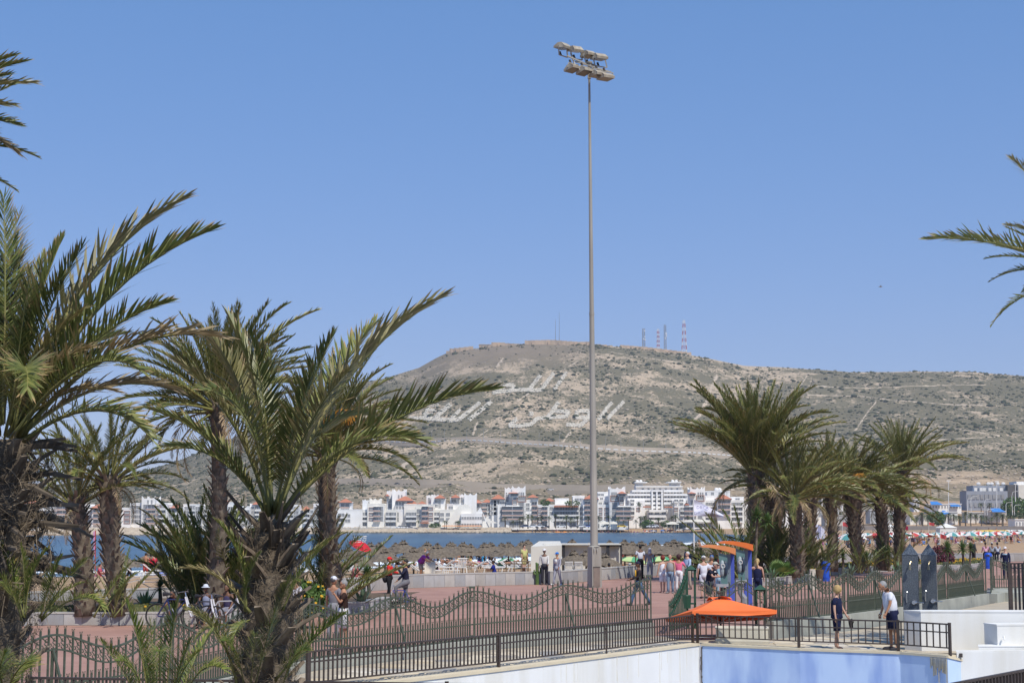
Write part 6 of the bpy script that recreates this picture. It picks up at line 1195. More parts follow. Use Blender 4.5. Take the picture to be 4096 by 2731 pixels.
# riprap
def rip(px0, px1, yb, yt, Y0, n_, seed, name, label):
    pos = []; q = random.Random(seed)
    for _ in range(n_): px = q.uniform(px0, px1); t = q.random(); y = yb + (yt - yb) * t; p = at(px, y, Y0 + 7 * t); pos.append((p.x, p.y, p.z - .2))
    o = scatter(name, np.array(pos), np.array([q.uniform(.5, 1.15) for _ in pos]), .8, [mat('riprap limestone', (.52, .44, .33), (.38, .31, .23), .4, .95, .3)], label, seed); return o
rip(150, 720, 2138, 2113, 640, 2600, 3, 'breakwater_rocks', 'piled pale boulders of the breakwater below the left white blocks'); rip(720, 1340, 2134, 2113, 690, 2000, 4, 'breakwater_rocks', 'piled boulders behind the palm stems'); rip(1340, 2040, 2127, 2112, 735, 2600, 5, 'breakwater_rocks', 'low line of pale boulders under the open cream facade')
# quay ground
M = MB(); 
pts = [at(-300, 2116, 648), at(700, 2112, 690), at(1340, 2111, 738), at(2040, 2110, 742)]
top_ = [(p.x, p.y, p.z) for p in pts]; M.add(top_ + [(p[0] - 8, 960, -1) for p in top_], [(i, i + 1, i + 5, i + 4) for i in range(3)]); M.add(top_ + [(p[0], p[1] - 2, -5) for p in top_], [(i, i + 4, i + 5, i + 1) for i in range(3)]); tag(M.build('quay_ground', m_conc), kind='structure')
# small palms along the far promenades
def far_palm_mesh(seed):
    q = random.Random(seed); M = MB(); 
    for i in range(26):
        a = i * 2.4; e = R(q.uniform(-25, 75)); h = Vector((math.cos(a), math.sin(a), 0)); s_ = Vector((-math.sin(a), math.cos(a), 0)); P = []
        for u in (0, .3, .6, .85, 1): P.append(h * math.cos(e) * u + Vector((0, 0, math.sin(e) * u - .55 * u * u)))
        for j in range(4):
            for sd in (-1, 1):
                p, r_ = P[j], P[j + 1]; w_ = (.17, .2, .16, .1)[j]
                for f in (0, .5): c0 = p.lerp(r_, f); M.add([c0, c0 + (r_ - p) * .38, c0 + (r_ - p) * .9 + s_ * sd * w_ - Vector((0, 0, .06))], [(0, 1, 2)])
    T = MB(); T.tube([(0, 0, -2.2), (.03, 0, -1.2), (0, 0, 0)], [.13, .1, .12], 6)
    return M.mesh('crown', m_farleaf, M=None), T.mesh('trunk', m_trunk)
m_farleaf = mat('palm crown green', (.07, .10, .035), (.13, .14, .06), 1.2, .7, objc=True)
FP = [far_palm_mesh(i) for i in range(3)]
def fpalm(px, yb, yt, Y, k, label='small palm on the far waterfront, its fronds against the white marina blocks', group='palms along the far waterfront'):
    b_ = at(px, yb, Y); t_ = at(px, yt, Y); H = t_.z - b_.z; s_ = H / 3.0; t = empty('palm_tree', (b_.x, Y, b_.z), 0, label, 'palm tree', group); q = .85 + .3 * ((k * 37) % 10) / 10
    link('crown', FP[k % 3][0], t, (0, 0, H - s_ * .75), (0, 0, k), s_ * 1.0, color=(q, q, q)); link('trunk', FP[k % 3][1], t, (0, 0, H - s_ * .75), (0, 0, k), (s_, s_, (H - s_ * .75) / 2.2)); return t
k = 0
for px, yt, yb, l in [(1778, 2076, 2112, 'slim small palm left of the sail building, left of a pair'), (1786, 2078, 2112, 'slim small palm left of the sail building, right of a pair'), (1824, 2080, 2112, 'leftmost of three small palms before the sail building'), (1830, 2079, 2112, 'middle of three small palms before the sail building'), (1836, 2076, 2112, 'rightmost of three small palms before the sail building'), (1672, 2075, 2110, 'small leafy palm beside the cream facade awning'),
                      (2020, 2060, 2111, 'small palm at the foot of the tall white tower, left side'), (2052, 2075, 2112, 'short palm before the arches of the tall white tower'), (2080, 2063, 2111, 'palm right before the tall tower arches'), (2092, 2058, 2112, 'taller palm at the right corner of the tall tower'), (2112, 2045, 2113, 'tall palm right of the tall tower'), (2128, 2052, 2108, 'thin palm behind the tall one right of the tower'), (2152, 2062, 2113, 'thick palm before the turret'), (2166, 2052, 2110, 'palm behind the thick one near the turret'),
                      (2196, 2056, 2112, 'thin dark palm before the brick-framed windows'), (2222, 2046, 2112, 'palm at the left end of the deep balconies'), (2266, 2050, 2114, 'broad palm before the deep balconies'), (2284, 2062, 2112, 'short palm right of the broad one'), (2310, 2055, 2112, 'palm at the right end of the deep balconies'), (2354, 2055, 2110, 'palm left of the floodlight mast'), (2395, 2055, 2112, 'palm right of the floodlight mast'), (2434, 2054, 2114, 'palm at the foot of the horned tower'), (2472, 2058, 2114, 'bent palm before the horned tower bay'), (2494, 2076, 2108, 'short palm before the horned tower bay'),
                      (2514, 2060, 2114, 'palm left of the hotel'), (2544, 2072, 2114, 'leaning palm before the left hotel wing'), (2556, 2000, 2050, 'tall palm on the hotel terrace'), (2560, 2058, 2110, 'bushy palm before the left hotel wing'), (2578, 2054, 2112, 'largest bushy palm before the hotel'), (2634, 2063, 2112, 'small palm before the hotel entrance'), (2688, 2056, 2110, 'bushy palm right of the hotel entrance'), (2702, 2050, 2112, 'second bushy palm right of the hotel entrance'), (2692, 2008, 2030, 'palm on the right hotel terrace'), (2752, 2055, 2110, 'palm behind the flagpole'), (3345, 2040, 2104, 'far palm glimpsed left of the bulging trunk'), (3362, 2042, 2104, 'second far palm glimpsed left of the bulging trunk')]:
    fpalm(px, yb, yt, 738 if px < 2000 else 752, k, l); k += 1
for x in list(range(3535, 3580, 14)) + list(range(3660, 4100, 19)) + [4040, 4075, 4110, 4130]:
    k += 1; q_ = (k * 53 % 17); fpalm(x + q_ - 8, 2112, 2036 + (k * 31 % 26), 655 + (k * 17 % 40), k, 'dusty palm in the long row behind the far right beach', 'palm row behind the right beach')
for x, l in ((3925, 'tall palm before the dark bays of the grey hotel, left'), (3960, 'palm before the grey hotel, middle'), (4020, 'palm before the right end of the grey hotel')): k += 1; fpalm(x, 2060, 2003, 765, k, l)
bush('dark_tree', at(4060, 2028, 745), (6.5, 4, 5), 1500, [m_bleaf, m_yel], 0, 'broad dark tree at the foot of the stair tower, right edge', 'tree', .55); bush('dark_tree', at(3745, 2072, 676), (4, 3, 3), 700, [m_bleaf, m_yel], 0, 'round dark tree between beach palms', 'tree', .5)
for x, y, rx, l in ((2290, 2013, 4, 'green bushes on the roof terrace left of the mast'), (2180, 2010, 2.5, 'green bush on the terrace beside the turret roof'), (2580, 2098, 3, 'green hedge under the hotel wing'), (2592, 2090, 3, 'dark tree left of the hotel entrance'), (2665, 2095, 3, 'dark tree right of the hotel entrance'), (2720, 2100, 4, 'rounded trees before the right hotel wing'), (1740, 2104, 3, 'low green hedge beside the cream facade')): bush('terrace_bush', at(x, y, 756 if y < 2050 else 742), (rx, 1.5, 1.5), 260, [m_bleaf, m_yel], 0, l, 'bush', .4)
# street lamps at the right, crane, sign
for x, yt, yb, l in ((3794, 1922, 2090, 'tall thin lamp mast with many heads beside the grey slope'), (3987, 1925, 2112, 'tall white mast before the grey hotel'), (4062, 1935, 2005, 'tall pole beside the stair tower')):
    a, b_ = at(x, yb, 700), at(x, yt, 700); M = MB(); M.tube([a, b_], [.22, .12], 5); M.box(b_, (1.6, .4, .4)); tag(M.build('lamp_mast', m_fr), l, 'lamp mast')
for x, yt, l in ((3870, 1993, 'a'), (3940, 1995, 'b'), (3950, 2035, 'c'), (4025, 2008, 'd'), (4058, 2018, 'e'), (3885, 1984, 'f'), (4050, 1964, 'g')):
    p = at(x, 2060, 690); h = at(x, yt, 690).z - p.z; o = link('street_lamp', lamp_mesh(h, 2.0).mesh('street_lamp', m_fr), loc=p); tag(o, {'a': 'white lamp post at the left end of the grey hotel', 'b': 'white lamp post before the middle bays of the grey hotel', 'c': 'low white lamp post before the grey hotel', 'd': 'white lamp post before the right bays of the grey hotel', 'e': 'white lamp post before the dark tree', 'f': 'white lamp post with a leftward arm by the grey hotel corner', 'g': 'highest white lamp post before the stair tower'}[l], 'street lamp')
a = at(3653, 2030, 820); t = at(3653, 1920, 820); c = at(3712, 1922, 820); M = MB(); M.bar(a, t, 1.0); M.bar(t, c, .7); M.bar(t - Vector((3, 0, 0)), t, .7); M.box(at(3708, 1928, 820), (3.5, 1.5, 1.6)); tag(M.build('tower_crane', mat('faded crane paint', (.5, .33, .2), (.45, .3, .2), 1, .8)), 'faded tower crane behind the rightmost palm', 'crane')
M = MB(); p = at(3353, 2032, 740); M.box(p, (4.2, .3, 2.8)); M.bar(p - Vector((0, 0, 1)), p - Vector((0, 0, 6)), .3); tag(M.build('billboard', m_fr), 'small white billboard glimpsed between the right trunks', 'billboard')
# parked cars on the marina road
for x, y, col, l in ((2424, 2104, (.8, .8, .8), 'white car parked right of the mast on the marina road'), (2486, 2104, (.75, .5, .05), 'yellow taxi parked on the marina road'), (2604, 2105, (.75, .76, .78), 'silver car parked left of the hotel entrance'), (2616, 2103, (.8, .8, .8), 'white van-like car by the hotel entrance'), (2100, 2104, (.1, .12, .2), 'dark car parked before the tall tower'), (2132, 2104, (.75, .76, .78), 'silver car before the turret'), (2160, 2104, (.8, .8, .82), 'white car before the brick-framed windows'), (2180, 2105, (.06, .07, .1), 'dark blue car before the brick-framed windows'), (2245, 2104, (.8, .8, .8), 'white car before the deep balconies'), (2296, 2104, (.1, .1, .12), 'black car before the deep balconies'), (2324, 2104, (.8, .8, .8), 'white car near the mast'), (2352, 2104, (.1, .15, .35), 'blue car left of the mast'), (1600, 2108, (.75, .76, .78), 'silver car by the grey recess'), (1614, 2108, (.8, .8, .8), 'white car by the grey recess'), (1633, 2109, (.2, .2, .22), 'dark car under the cream facade')):
    p = at(x, y + 5, 741); car_parts('parked_car', (p.x, 741, p.z), rnd.choice((0, math.pi)), col, l, 'cars parked along the marina', 1.05)
# awnings and restaurant parasols by the hotel
m_canv = mat('cream canvas', (.68, .64, .54), (.62, .58, .48), 2, .9, objc=True)
for x0, x1, y, l in ((2666, 2716, 2089, 'beige sail awning before the hotel'), (2395, 2438, 2088, 'white awning strip at the foot of the stepped block'), (2440, 2470, 2088, 'white awning strip at the foot of the horned tower'), (2740, 2850, 2080, 'long pale roof of the beach restaurant behind the flagpole')):
    a, b_ = at(x0, y, 738), at(x1, y, 738); M = MB(); M.add([(a.x, 737, a.z - .8), (b_.x, 737, a.z - .8), (b_.x, 743, a.z), ((a.x + b_.x) / 2, 741, a.z + .5), (a.x, 743, a.z)], [(0, 1, 3), (1, 2, 3), (2, 4, 3), (4, 0, 3)]); [M.box((a.x + (b_.x - a.x) * f, 737.3, a.z - 2), (.15, .15, 2.4)) for f in (.05, .35, .65, .95)]
    tag(M.build('awning', m_canv), l, 'awning')
M = MB(); a, b_ = at(2705, 2100, 742), at(2850, 2100, 742); M.box(((a.x + b_.x) / 2, 743, a.z), (b_.x - a.x, 3, 2.0)); [M.box((a.x + (b_.x - a.x) * f, 741.2, a.z - .2), (.2, .2, 2.4), m=1) for f in (0, .2, .4, .6, .8, 1)]; M.box(((a.x + b_.x) / 2, 741, a.z + 1.3), (b_.x - a.x, 5, .25), m=1); tag(M.build('beach_restaurant', [m_gl, m_fr]), 'dark open-fronted beach restaurant right of the hotel', 'building')
# ------------------------------------------------------------------ MAST, BOOTHS, SHOWERS, PARASOLS, FURNITURE
m_mast = mat('weathered mast paint', (.40, .38, .33), (.31, .295, .26), 1.5, .6, .1, stretch=(1, 1, .2), dirt=((.22, .18, .14), 1.2, (1, 1, .12), .5), metal=.1)
YM_ = 78.3; mb_ = on(2372, 2343); mb_ = Vector((mb_.x, YM_, 0)); mtop = at(2357, 312, YM_)
mast = empty('floodlight_mast', mb_, 0, 'very tall tapering floodlight mast with a square base on the promenade', 'floodlight mast')
H = mtop.z; z1 = at(2372, 2186, YM_).z; zj = at(2370, 1257, YM_).z
cen = lambda z: Vector((mb_.x + (mtop.x - mb_.x) * z / H, YM_, z)); w0 = .265
M = MB(); M.add([(mb_.x + a * w0, YM_ + b_ * w0, 0) for a, b_ in ((-1, -1), (1, -1), (1, 1), (-1, 1))] + [(mb_.x + a * w0 * .92, YM_ + b_ * w0 * .92, z1) for a, b_ in ((-1, -1), (1, -1), (1, 1), (-1, 1))], [(0, 1, 5, 4), (1, 2, 6, 5), (2, 3, 7, 6), (3, 0, 4, 7), (4, 5, 6, 7)])
rot_ = Matrix.Translation(mb_) @ Matrix.Rotation(R(24), 4, 'Z') @ Matrix.Translation(-mb_); M.v = [tuple(rot_ @ Vector(v)) for v in M.v]; M.build('base', m_mast, mast)
def mbx(nm, u, z, w_, h, m, face=0, d=.012):
    a = R(24) - face * R(90); nrm = Vector((math.sin(a), -math.cos(a), 0)); tg = Vector((math.cos(a), math.sin(a), 0)); s_ = w0 * (1 - .08 * z / z1)
    c = mb_ + nrm * (s_ + d / 2) + tg * u; M = MB(); M.box((c.x, c.y, z), (w_, d, h), rz=a); return M.build(nm, m, mast)
m_door = mat('rusty hatch', (.24, .19, .155), (.19, .15, .13), 3, .8); mbx('hatch', -.02, .50, .34, .90, m_door, 0, .02); mbx('hatch_recess', -.02, .98, .36, .05, m_dark, 0, .03)
m_paper = mat('white notice', (.75, .75, .73), (.7, .7, .68), 4, .8)
mbx('notice', 0, 1.52, .30, .33, m_paper, -1 if False else 0, .012) if False else None
a2 = R(24) + R(90)
def side_plate(nm, z, w_, h, m, u=0., d=.01, face=1):
    a = R(24) + R(90) * face; nrm = Vector((math.sin(a), -math.cos(a), 0)); tg = Vector((math.cos(a), math.sin(a), 0)); s_ = w0 * (1 - .08 * z / z1); c = mb_ + nrm * (s_ + d / 2) + tg * u; M = MB(); M.box((c.x, c.y, z), (w_, d, h), rz=a); return M.build(nm, m, mast)
# right-hand visible face is the +X one
side_plate('notice', 1.50, .34, .32, m_paper); side_plate('notice', 1.17, .30, .33, mat('faded poster', (.45, .52, .52), (.2, .28, .3), 9, .8)); side_plate('cable_plate', .86, .16, .32, m_conc)
def text(root, s_, loc, rot, size, m, ext=.004, name='lettering', align='CENTER'):
    cu = bpy.data.curves.new('t', 'FONT'); cu.body = s_; cu.size = size; cu.extrude = ext; cu.align_x = align; cu.align_y = 'CENTER'; cu.resolution_u = 2
    o = bpy.data.objects.new('t', cu); C.objects.link(o); dg = bpy.context.evaluated_depsgraph_get(); me = bpy.data.meshes.new_from_object(o.evaluated_get(dg)); bpy.data.objects.remove(o); bpy.data.curves.remove(cu)
    me.materials.clear(); me.materials.append(m); r_ = root.location if root else Vector(); return link(name, me, root, Vector(loc) - r_, rot)
aF = R(24); nF = Vector((math.sin(aF), -math.cos(aF), 0)); tF = Vector((math.cos(aF), math.sin(aF), 0))
text(mast, '11', mb_ + nF * .29 - tF * .08 + Vector((0, 0, 1.78)), (R(90), 0, aF), .3, m_conc, .03, 'number')
aS = R(24) + R(90); nS = Vector((math.sin(aS), -math.cos(aS), 0))
text(mast, '2', mb_ + nS * .275 + Vector((0, 0, 1.52)), (R(90), 0, aS), .26, m_dark, .004, 'notice_mark'); text(mast, 'S', mb_ + nS * .275 + Vector((0, 0, 1.17)), (R(90), 0, aS), .26, m_paper, .004, 'notice_mark')
M = MB(); M.tube([cen(z1), cen(z1 + .05)], [.30, .2], 12); M.build('collar', m_mast, mast)
M = MB(); M.tube([cen(z1 + .03), cen(zj)], [.19, .118], 12); M.build('lower_shaft', m_mast, mast); M = MB(); M.tube([cen(zj - .05), cen(zj + .1)], [.128, .128], 12); M.build('joint_sleeve', m_mast, mast); M = MB(); M.tube([cen(zj + .05), cen(H)], [.112, .052], 12); M.build('upper_shaft', m_mast, mast)
# head frame
def L(x, y, dy=0.): return at(x, y, YM_ + dy)
m_hous = mat('dusty lamp housing', (.46, .42, .33), (.32, .27, .20), 3, .6, .15, dirt=((.22, .17, .12), 4, (1, 1, .3), .5)); m_glass = mat('lamp glass', (.10, .09, .08), (.14, .12, .10), 3, .2)
M = MB()
for a, b_, w_ in (((2268, 224, -.3), (2425, 292, .3), .07), ((2300, 247, -.1), (2445, 289, -.1), .06), ((2283, 213, .3), (2300, 262, -.3), .06), ((2365, 262, .3), (2378, 292, -.4), .07), ((2357, 315, 0), (2357, 255, 0), .16), ((2306, 250, 0), (2405, 268, .4), .05)): M.bar(L(*a), L(*b_), w_)
M.lathe([(.14, 0), (.16, .05), (.16, .09), (.05, .12)], 12, L(2357, 256)); M.build('head_frame', m_mast, mast)
def flood(cx, cy, dy, w_, yaw, pitch, left):
    c = L(cx, cy, dy); M = MB(); pr = [(-.30, -.08), (-.33, .02), (-.10, .19), (.10, .19), (.30, .03), (.30, -.05)]
    h = w_ / 2; k = len(pr); sc_ = 1.12
    rot = Matrix.Rotation(yaw, 3, 'Z') @ Matrix.Rotation(pitch, 3, 'X')
    vs = [rot @ Vector((s_ * h * (1 if i not in (2, 3) else .86), y * sc_, z * sc_)) + c for s_ in (-1, 1) for i, (y, z) in enumerate(pr)]
    M.add(vs, [tuple(range(k - 1, -1, -1)), tuple(range(k, 2 * k))] + [(i, (i + 1) % k, k + (i + 1) % k, k + i) for i in range(k - 1)], m=0); M.add([vs[0], vs[k - 1], vs[2 * k - 1], vs[k]], [(0, 1, 2, 3)], m=1)
    o = M.build('floodlight', [m_hous, m_glass], mast); B = MB()
    e = -.42 if left else .32; sx_ = .14
    for s_ in (-1, 1): B.bar(rot @ Vector((s_ * (h + .015), 0, .04)) + c, rot @ Vector((s_ * (h + .02) + sx_, .02, e)) + c, .06, .025)
    B.bar(rot @ Vector((-h - .02 + sx_, .02, e)) + c, rot @ Vector((h + .02 + sx_, .02, e)) + c, .06, .04); B.build('bracket', m_mast, mast)
    G = MB(); g = rot @ Vector((.05, .1, e + .02)) + c; G.tube([g, g + Vector((-.07, 0, .2))], .055, 7); G.build('ballast', m_dark, mast)
for cx, cy, dy, w_, yw in ((2250, 190, .35, .62, .45), (2302, 203, .3, .56, .3), (2352, 222, .3, .52, .35), (2396, 233, .2, .66, .15), (2290, 277, -.4, .60, .45), (2337, 288, -.45, .56, .35), (2391, 301, -.45, .62, .3), (2422, 312, -.5, .64, .12)): flood(cx, cy, dy, w_, yw + .25 + rnd.uniform(-.12, .2), R(rnd.uniform(-14, 10)), cy < 250)
# bird
M = MB(); p = at(3522, 1147, 260); M.ell(p, (.35, .09, .09), 8, 4); M.add([p, p + Vector((.08, -.55, .16)), p + Vector((-.12, -.6, .15)), p + Vector((-.14, 0, 0)), p + Vector((.08, .55, .16)), p + Vector((-.12, .6, .15))], [(0, 1, 2, 3), (3, 5, 4, 0)]); tag(M.build('seagull', m_grey), 'tiny gull gliding in the empty sky at the right', 'bird')

# phone booths
m_blk_ = mat('dark blue plastic', (.03, .05, .08), (.04, .06, .09), 3, .4)
m_or1 = mat('orange fibreglass', (.75, .18, .03), (.66, .15, .03), 2, .45, spec=.5); m_orf = mat('faded orange fibreglass', (.72, .27, .10), (.62, .22, .08), 2, .6); m_bl = mat('blue booth paint', (.08, .12, .48), (.06, .09, .38), 2, .5); m_bs = mat('blue grey steel', (.24, .29, .34), (.19, .24, .28), 3, .45, metal=.3); m_acr = mat('smoky acrylic', (.12, .22, .22), (.10, .18, .18), 2, .15, spec=.6); m_pho = mat('pale phone body', (.35, .42, .44), (.28, .34, .36), 2, .4)
def booth(label, px, Y, roof, s=1.):
    b_ = at(px, 2300, Y); t = empty('phone_booth', (b_.x, Y, 0), 0, label, 'phone booth', 'phone booths'); X = b_.x
    M = MB(); M.box((0, 0, .55), (.27, .16, 1.1)); M.build('lower_post', m_bl, t, local=True); M = MB(); M.box((.07, 0, 1.62), (.13, .15, 1.04)); M.build('upper_post', m_bl, t, local=True); M = MB(); M.box((-.065, -.01, 1.62), (.14, .17, 1.04)); [M.box((-.065, -.1, z), (.03, .02, .03)) for z in (1.2, 1.5, 1.8, 2.05)]; M.build('steel_cheek', m_bs, t, local=True)
    pr = [(-1.02, 2.40), (-.75, 2.385), (-.45, 2.33), (-.1, 2.24), (.14, 2.14)]; n_ = len(pr); M = MB(); wd = .42
    vs = []
    for i, (x, z) in enumerate(pr): th = .03 + .19 * (i / (n_ - 1)) ** .8; vs += [(x, -wd, z - .02), (x, wd, z - .02), (x, wd, z + th - .02), (x, -wd, z + th - .02)]
    fs = [(i * 4 + j, i * 4 + (j + 1) % 4, i * 4 + 4 + (j + 1) % 4, i * 4 + 4 + j) for i in range(n_ - 1) for j in range(4)] + [(3, 2, 1, 0), (4 * n_ - 4, 4 * n_ - 3, 4 * n_ - 2, 4 * n_ - 1)]; M.add(vs, fs); M.build('canopy', roof, t, local=True)
    M = MB(); M.add([(-.14, -.3, 1.1), (-.36, -.3, 1.15), (-.44, -.3, 2.2), (-.13, -.3, 2.1), (-.14, -.27, 1.1), (-.36, -.27, 1.15), (-.44, -.27, 2.2), (-.13, -.27, 2.1)], [(0, 3, 2, 1), (4, 5, 6, 7), (0, 1, 5, 4), (1, 2, 6, 5), (2, 3, 7, 6)]); M.build('side_panel', m_acr, t, local=True)
    M = MB(); M.ell((-.31, -.31, 1.66), (.10, .1, .28), 12, 8); M.build('phone_hood', m_pho, t, local=True); M = MB(); M.ell((-.20, -.33, 1.66), (.08, .11, .27), 10, 8); M.build('phone_set', m_blk_, t, local=True)
    P = MB(); P.tube([(-.30 - .06 * math.cos(a), -.425, 1.74 + .07 * math.sin(a)) for a in np.linspace(-1.4, 4.2, 10)][::-1], .014, 4); P.build('logo_ring', m_fr, t, local=True)
    M = MB(); M.box((-.3, -.12, 1.08), (.46, .5, .09)); M.build('shelf', m_steel, t, local=True); M = MB(); M.tube([(-.28, -.2, 1.0), (-.3, -.2, .7), (-.16, -.2, .5), (-.2, -.2, 0)], [.1, .09, .12, .13], 8); M.build('pedestal', m_dark if roof is m_orf else m_grey, t, local=True)
    t.scale = (s, s, s); return t
booth('left blue phone booth with the faded orange canopy, nearer the gate', 2921, 55.3, m_orf, .99); booth('right blue phone booth with the bright orange canopy, by the blonde woman', 2991, 57.5, m_or1, 1.03)

# granite showers
m_gran = mat('polished black granite', (.03, .04, .055), (.05, .06, .075), 3, .22, spec=.6, dirt=((.30, .34, .38), 60, (1, 1, 1), .6)); m_brass = mat('brass fitting', (.30, .25, .16), (.26, .22, .15), 4, .35, metal=.8); m_chrome = mat('chrome fitting', (.6, .62, .65), (.5, .52, .55), 4, .2, metal=.9)
def shower(label, px, Y, apex, full):
    b_ = at(px, 2400, Y); t = empty('shower_column', (b_.x, Y, 0), R(-17), label, 'shower', 'granite showers'); zt = at(px, apex, Y).z; w_ = .20; zs_ = zt - .30
    M = MB(); M.box((0, 0, zs_ / 2), (2 * w_, 2 * w_, zs_)); M.build('shaft', m_gran, t, local=True)
    M = MB(); q = w_ + .012; M.add([(-q, -q, zs_), (q, -q, zs_), (q, q, zs_), (-q, q, zs_), (0, 0, zt)], [(0, 1, 4), (1, 2, 4), (2, 3, 4), (3, 0, 4), (3, 2, 1, 0)]); M.build('pyramid_cap', m_gran, t, local=True)
    M = MB(); M.tube([(.03, -w_, zs_ - .18), (.03, -w_ - .07, zs_ - .18), (.0, -w_ - .12, zs_ - .25)], .018, 6); M.lathe([(.045, -.14), (.03, -.05), (.016, 0)], 10, (0, -w_ - .13, zs_ - .25)); M.build('shower_head', m_brass, t, local=True)
    M = MB(); M.tube([(.08, -w_ - .02, 1.12), (.08, -w_ - .1, 1.12)], [.085, .05], 12); M.tube([(-.1, -w_ - .03, 1.12), (-.1, -w_ - .06, 1.35), (-.08, -w_ - .14, 1.4)], .014, 6); M.tube([(.15, -w_ - .03, 1.12), (.34, -w_ - .05, 1.11)], .014, 6); M.build('tap', m_chrome, t, local=True)
shower('left black granite shower column with a pyramid top', 3645, 43.2, 2172, 1); shower('right black granite shower column with a pyramid top and chrome wheel', 3720, 43.9, 2174, 1)

# orange parasol, planter
m_orc = mat('orange canvas', (.86, .20, .06), (.80, .175, .05), 1.5, .75, .1, bscale=12, spec=.2)
tr_ = m_orc.node_tree; 
Yp = 45.3; pc = at(2885, 2475, Yp); par = empty('parasol', (pc.x, Yp, 0), R(12), 'large square orange parasol with a vented top beyond the dark railing', 'parasol'); ze = at(2800, 2466, Yp - 1.2).z; za = at(2870, 2398, Yp).z; s_ = 1.22
M = MB(); K = 8; vs = []
cor = [(-s_, -s_), (s_, -s_), (s_, s_), (-s_, s_)]; vt = [(-.2, -.2), (.2, -.2), (.2, .2), (-.2, .2)]
for i in range(4):
    (x0, y0), (x1, y1) = cor[i], cor[(i + 1) % 4]; (u0, v0), (u1, v1) = vt[i], vt[(i + 1) % 4]; n0 = len(M.v); g = []
    for a in range(K + 1):
        for b_ in range(7):
            f, h = a / K, b_ / 6; ex, ey = x0 + (x1 - x0) * f, y0 + (y1 - y0) * f; tx, ty = u0 + (u1 - u0) * f, v0 + (v1 - v0) * f; sag = -.05 * math.sin(math.pi * f) * (1 - h) ** 1 ; g.append((ex + (tx - ex) * h, ey + (ty - ey) * h, ze + (za - ze) * h - .03 * math.sin(math.pi * h) + sag))
    M.add(g, [(a * 7 + b_, (a + 1) * 7 + b_, (a + 1) * 7 + b_ + 1, a * 7 + b_ + 1) for a in range(K) for b_ in range(6)])
M.build('canopy', m_orc, par, smooth=False, local=True)
M = MB(); tz = za + .13
for i in range(4):
    (x0, y0), (x1, y1) = [(c[0] * 1.45, c[1] * 1.45) for c in (vt[i], vt[(i + 1) % 4])]; g = []
    for a in range(7):
        for b_ in range(4): f, h = a / 6, b_ / 3; arc = .10 * math.sin(math.pi * f) * (1 - h); ex, ey = x0 + (x1 - x0) * f, y0 + (y1 - y0) * f; g.append((ex * (1 - h * .95), ey * (1 - h * .95), za - .02 + arc + (tz - za) * h * .8 + (.05 if i == 0 and a == 0 and b_ == 0 else 0)))
    M.add(g, [(a * 4 + b_, (a + 1) * 4 + b_, (a + 1) * 4 + b_ + 1, a * 4 + b_ + 1) for a in range(6) for b_ in range(3)])
M.build('vent_flap', m_orc, par, local=True)
M = MB()
for (x0, y0), (x1, y1) in zip(cor, cor[1:] + cor[:1]): M.add([(x0, y0, ze), (x1, y1, ze), (x1 * .99, y1 * .99, ze - .10), ((x0 + x1) / 2, (y0 + y1) / 2, ze - .16), (x0 * .99, y0 * .99, ze - .10)], [(0, 4, 3, 2, 1)])
M.build('valance', m_orc, par, local=True)
M = MB(); M.tube([(0, 0, 0), (0, 0, tz + .05)], .03, 8); M.ell((0, 0, tz + .08), (.055, .055, .055), 8, 6); M.build('pole', m_dark, par, local=True)
M = MB(); [M.bar((0, 0, ze - .22), (x * .9, y * .9, ze - .01), .03, .02) for x, y in cor + [(s_, 0), (-s_, 0), (0, s_), (0, -s_)]]; M.build('rib', m_steel, par, local=True)['kind'] = 'stuff'
m_plc = mat('cream cast concrete', (.56, .53, .44), (.50, .47, .39), 2, .9, .1); Yq = 43.2
a, b_ = at(2868, 2505, Yq), at(3082, 2515, Yq); cx = (a.x + b_.x) / 2; wx = (b_.x - a.x) / 2; t = empty('concrete_planter', (cx, Yq + .35, 0), R(-8), 'cream concrete planter box with rounded edges under the orange parasol', 'planter box')
M = MB(); pr = [(1.0, 0), (1.02, .12), (.98, .18), (.97, .50), (1.0, .54), (1.0, .58), (.93, .58), (.9, .5)]
n_ = 32; vs = []
for r_, z in pr:
    for j in range(n_): u = 2 * math.pi * (j + .5) / n_; cx_, sx_ = math.cos(u), math.sin(u); p_ = .28; vs.append((wx * r_ * math.copysign(abs(cx_) ** p_, cx_), .42 * r_ * math.copysign(abs(sx_) ** p_, sx_), z))
M.add(vs, [(i * n_ + j, i * n_ + (j + 1) % n_, (i + 1) * n_ + (j + 1) % n_, (i + 1) * n_ + j) for i in range(len(pr) - 1) for j in range(n_)] + [tuple((len(pr) - 1) * n_ + j for j in range(n_))]); M.build('box', m_plc, t, local=True)
M = MB(); M.box((0, 0, .46), (wx * 1.7, .7, .05)); M.build('soil', m_soil, t, local=True); t.scale.z = .76

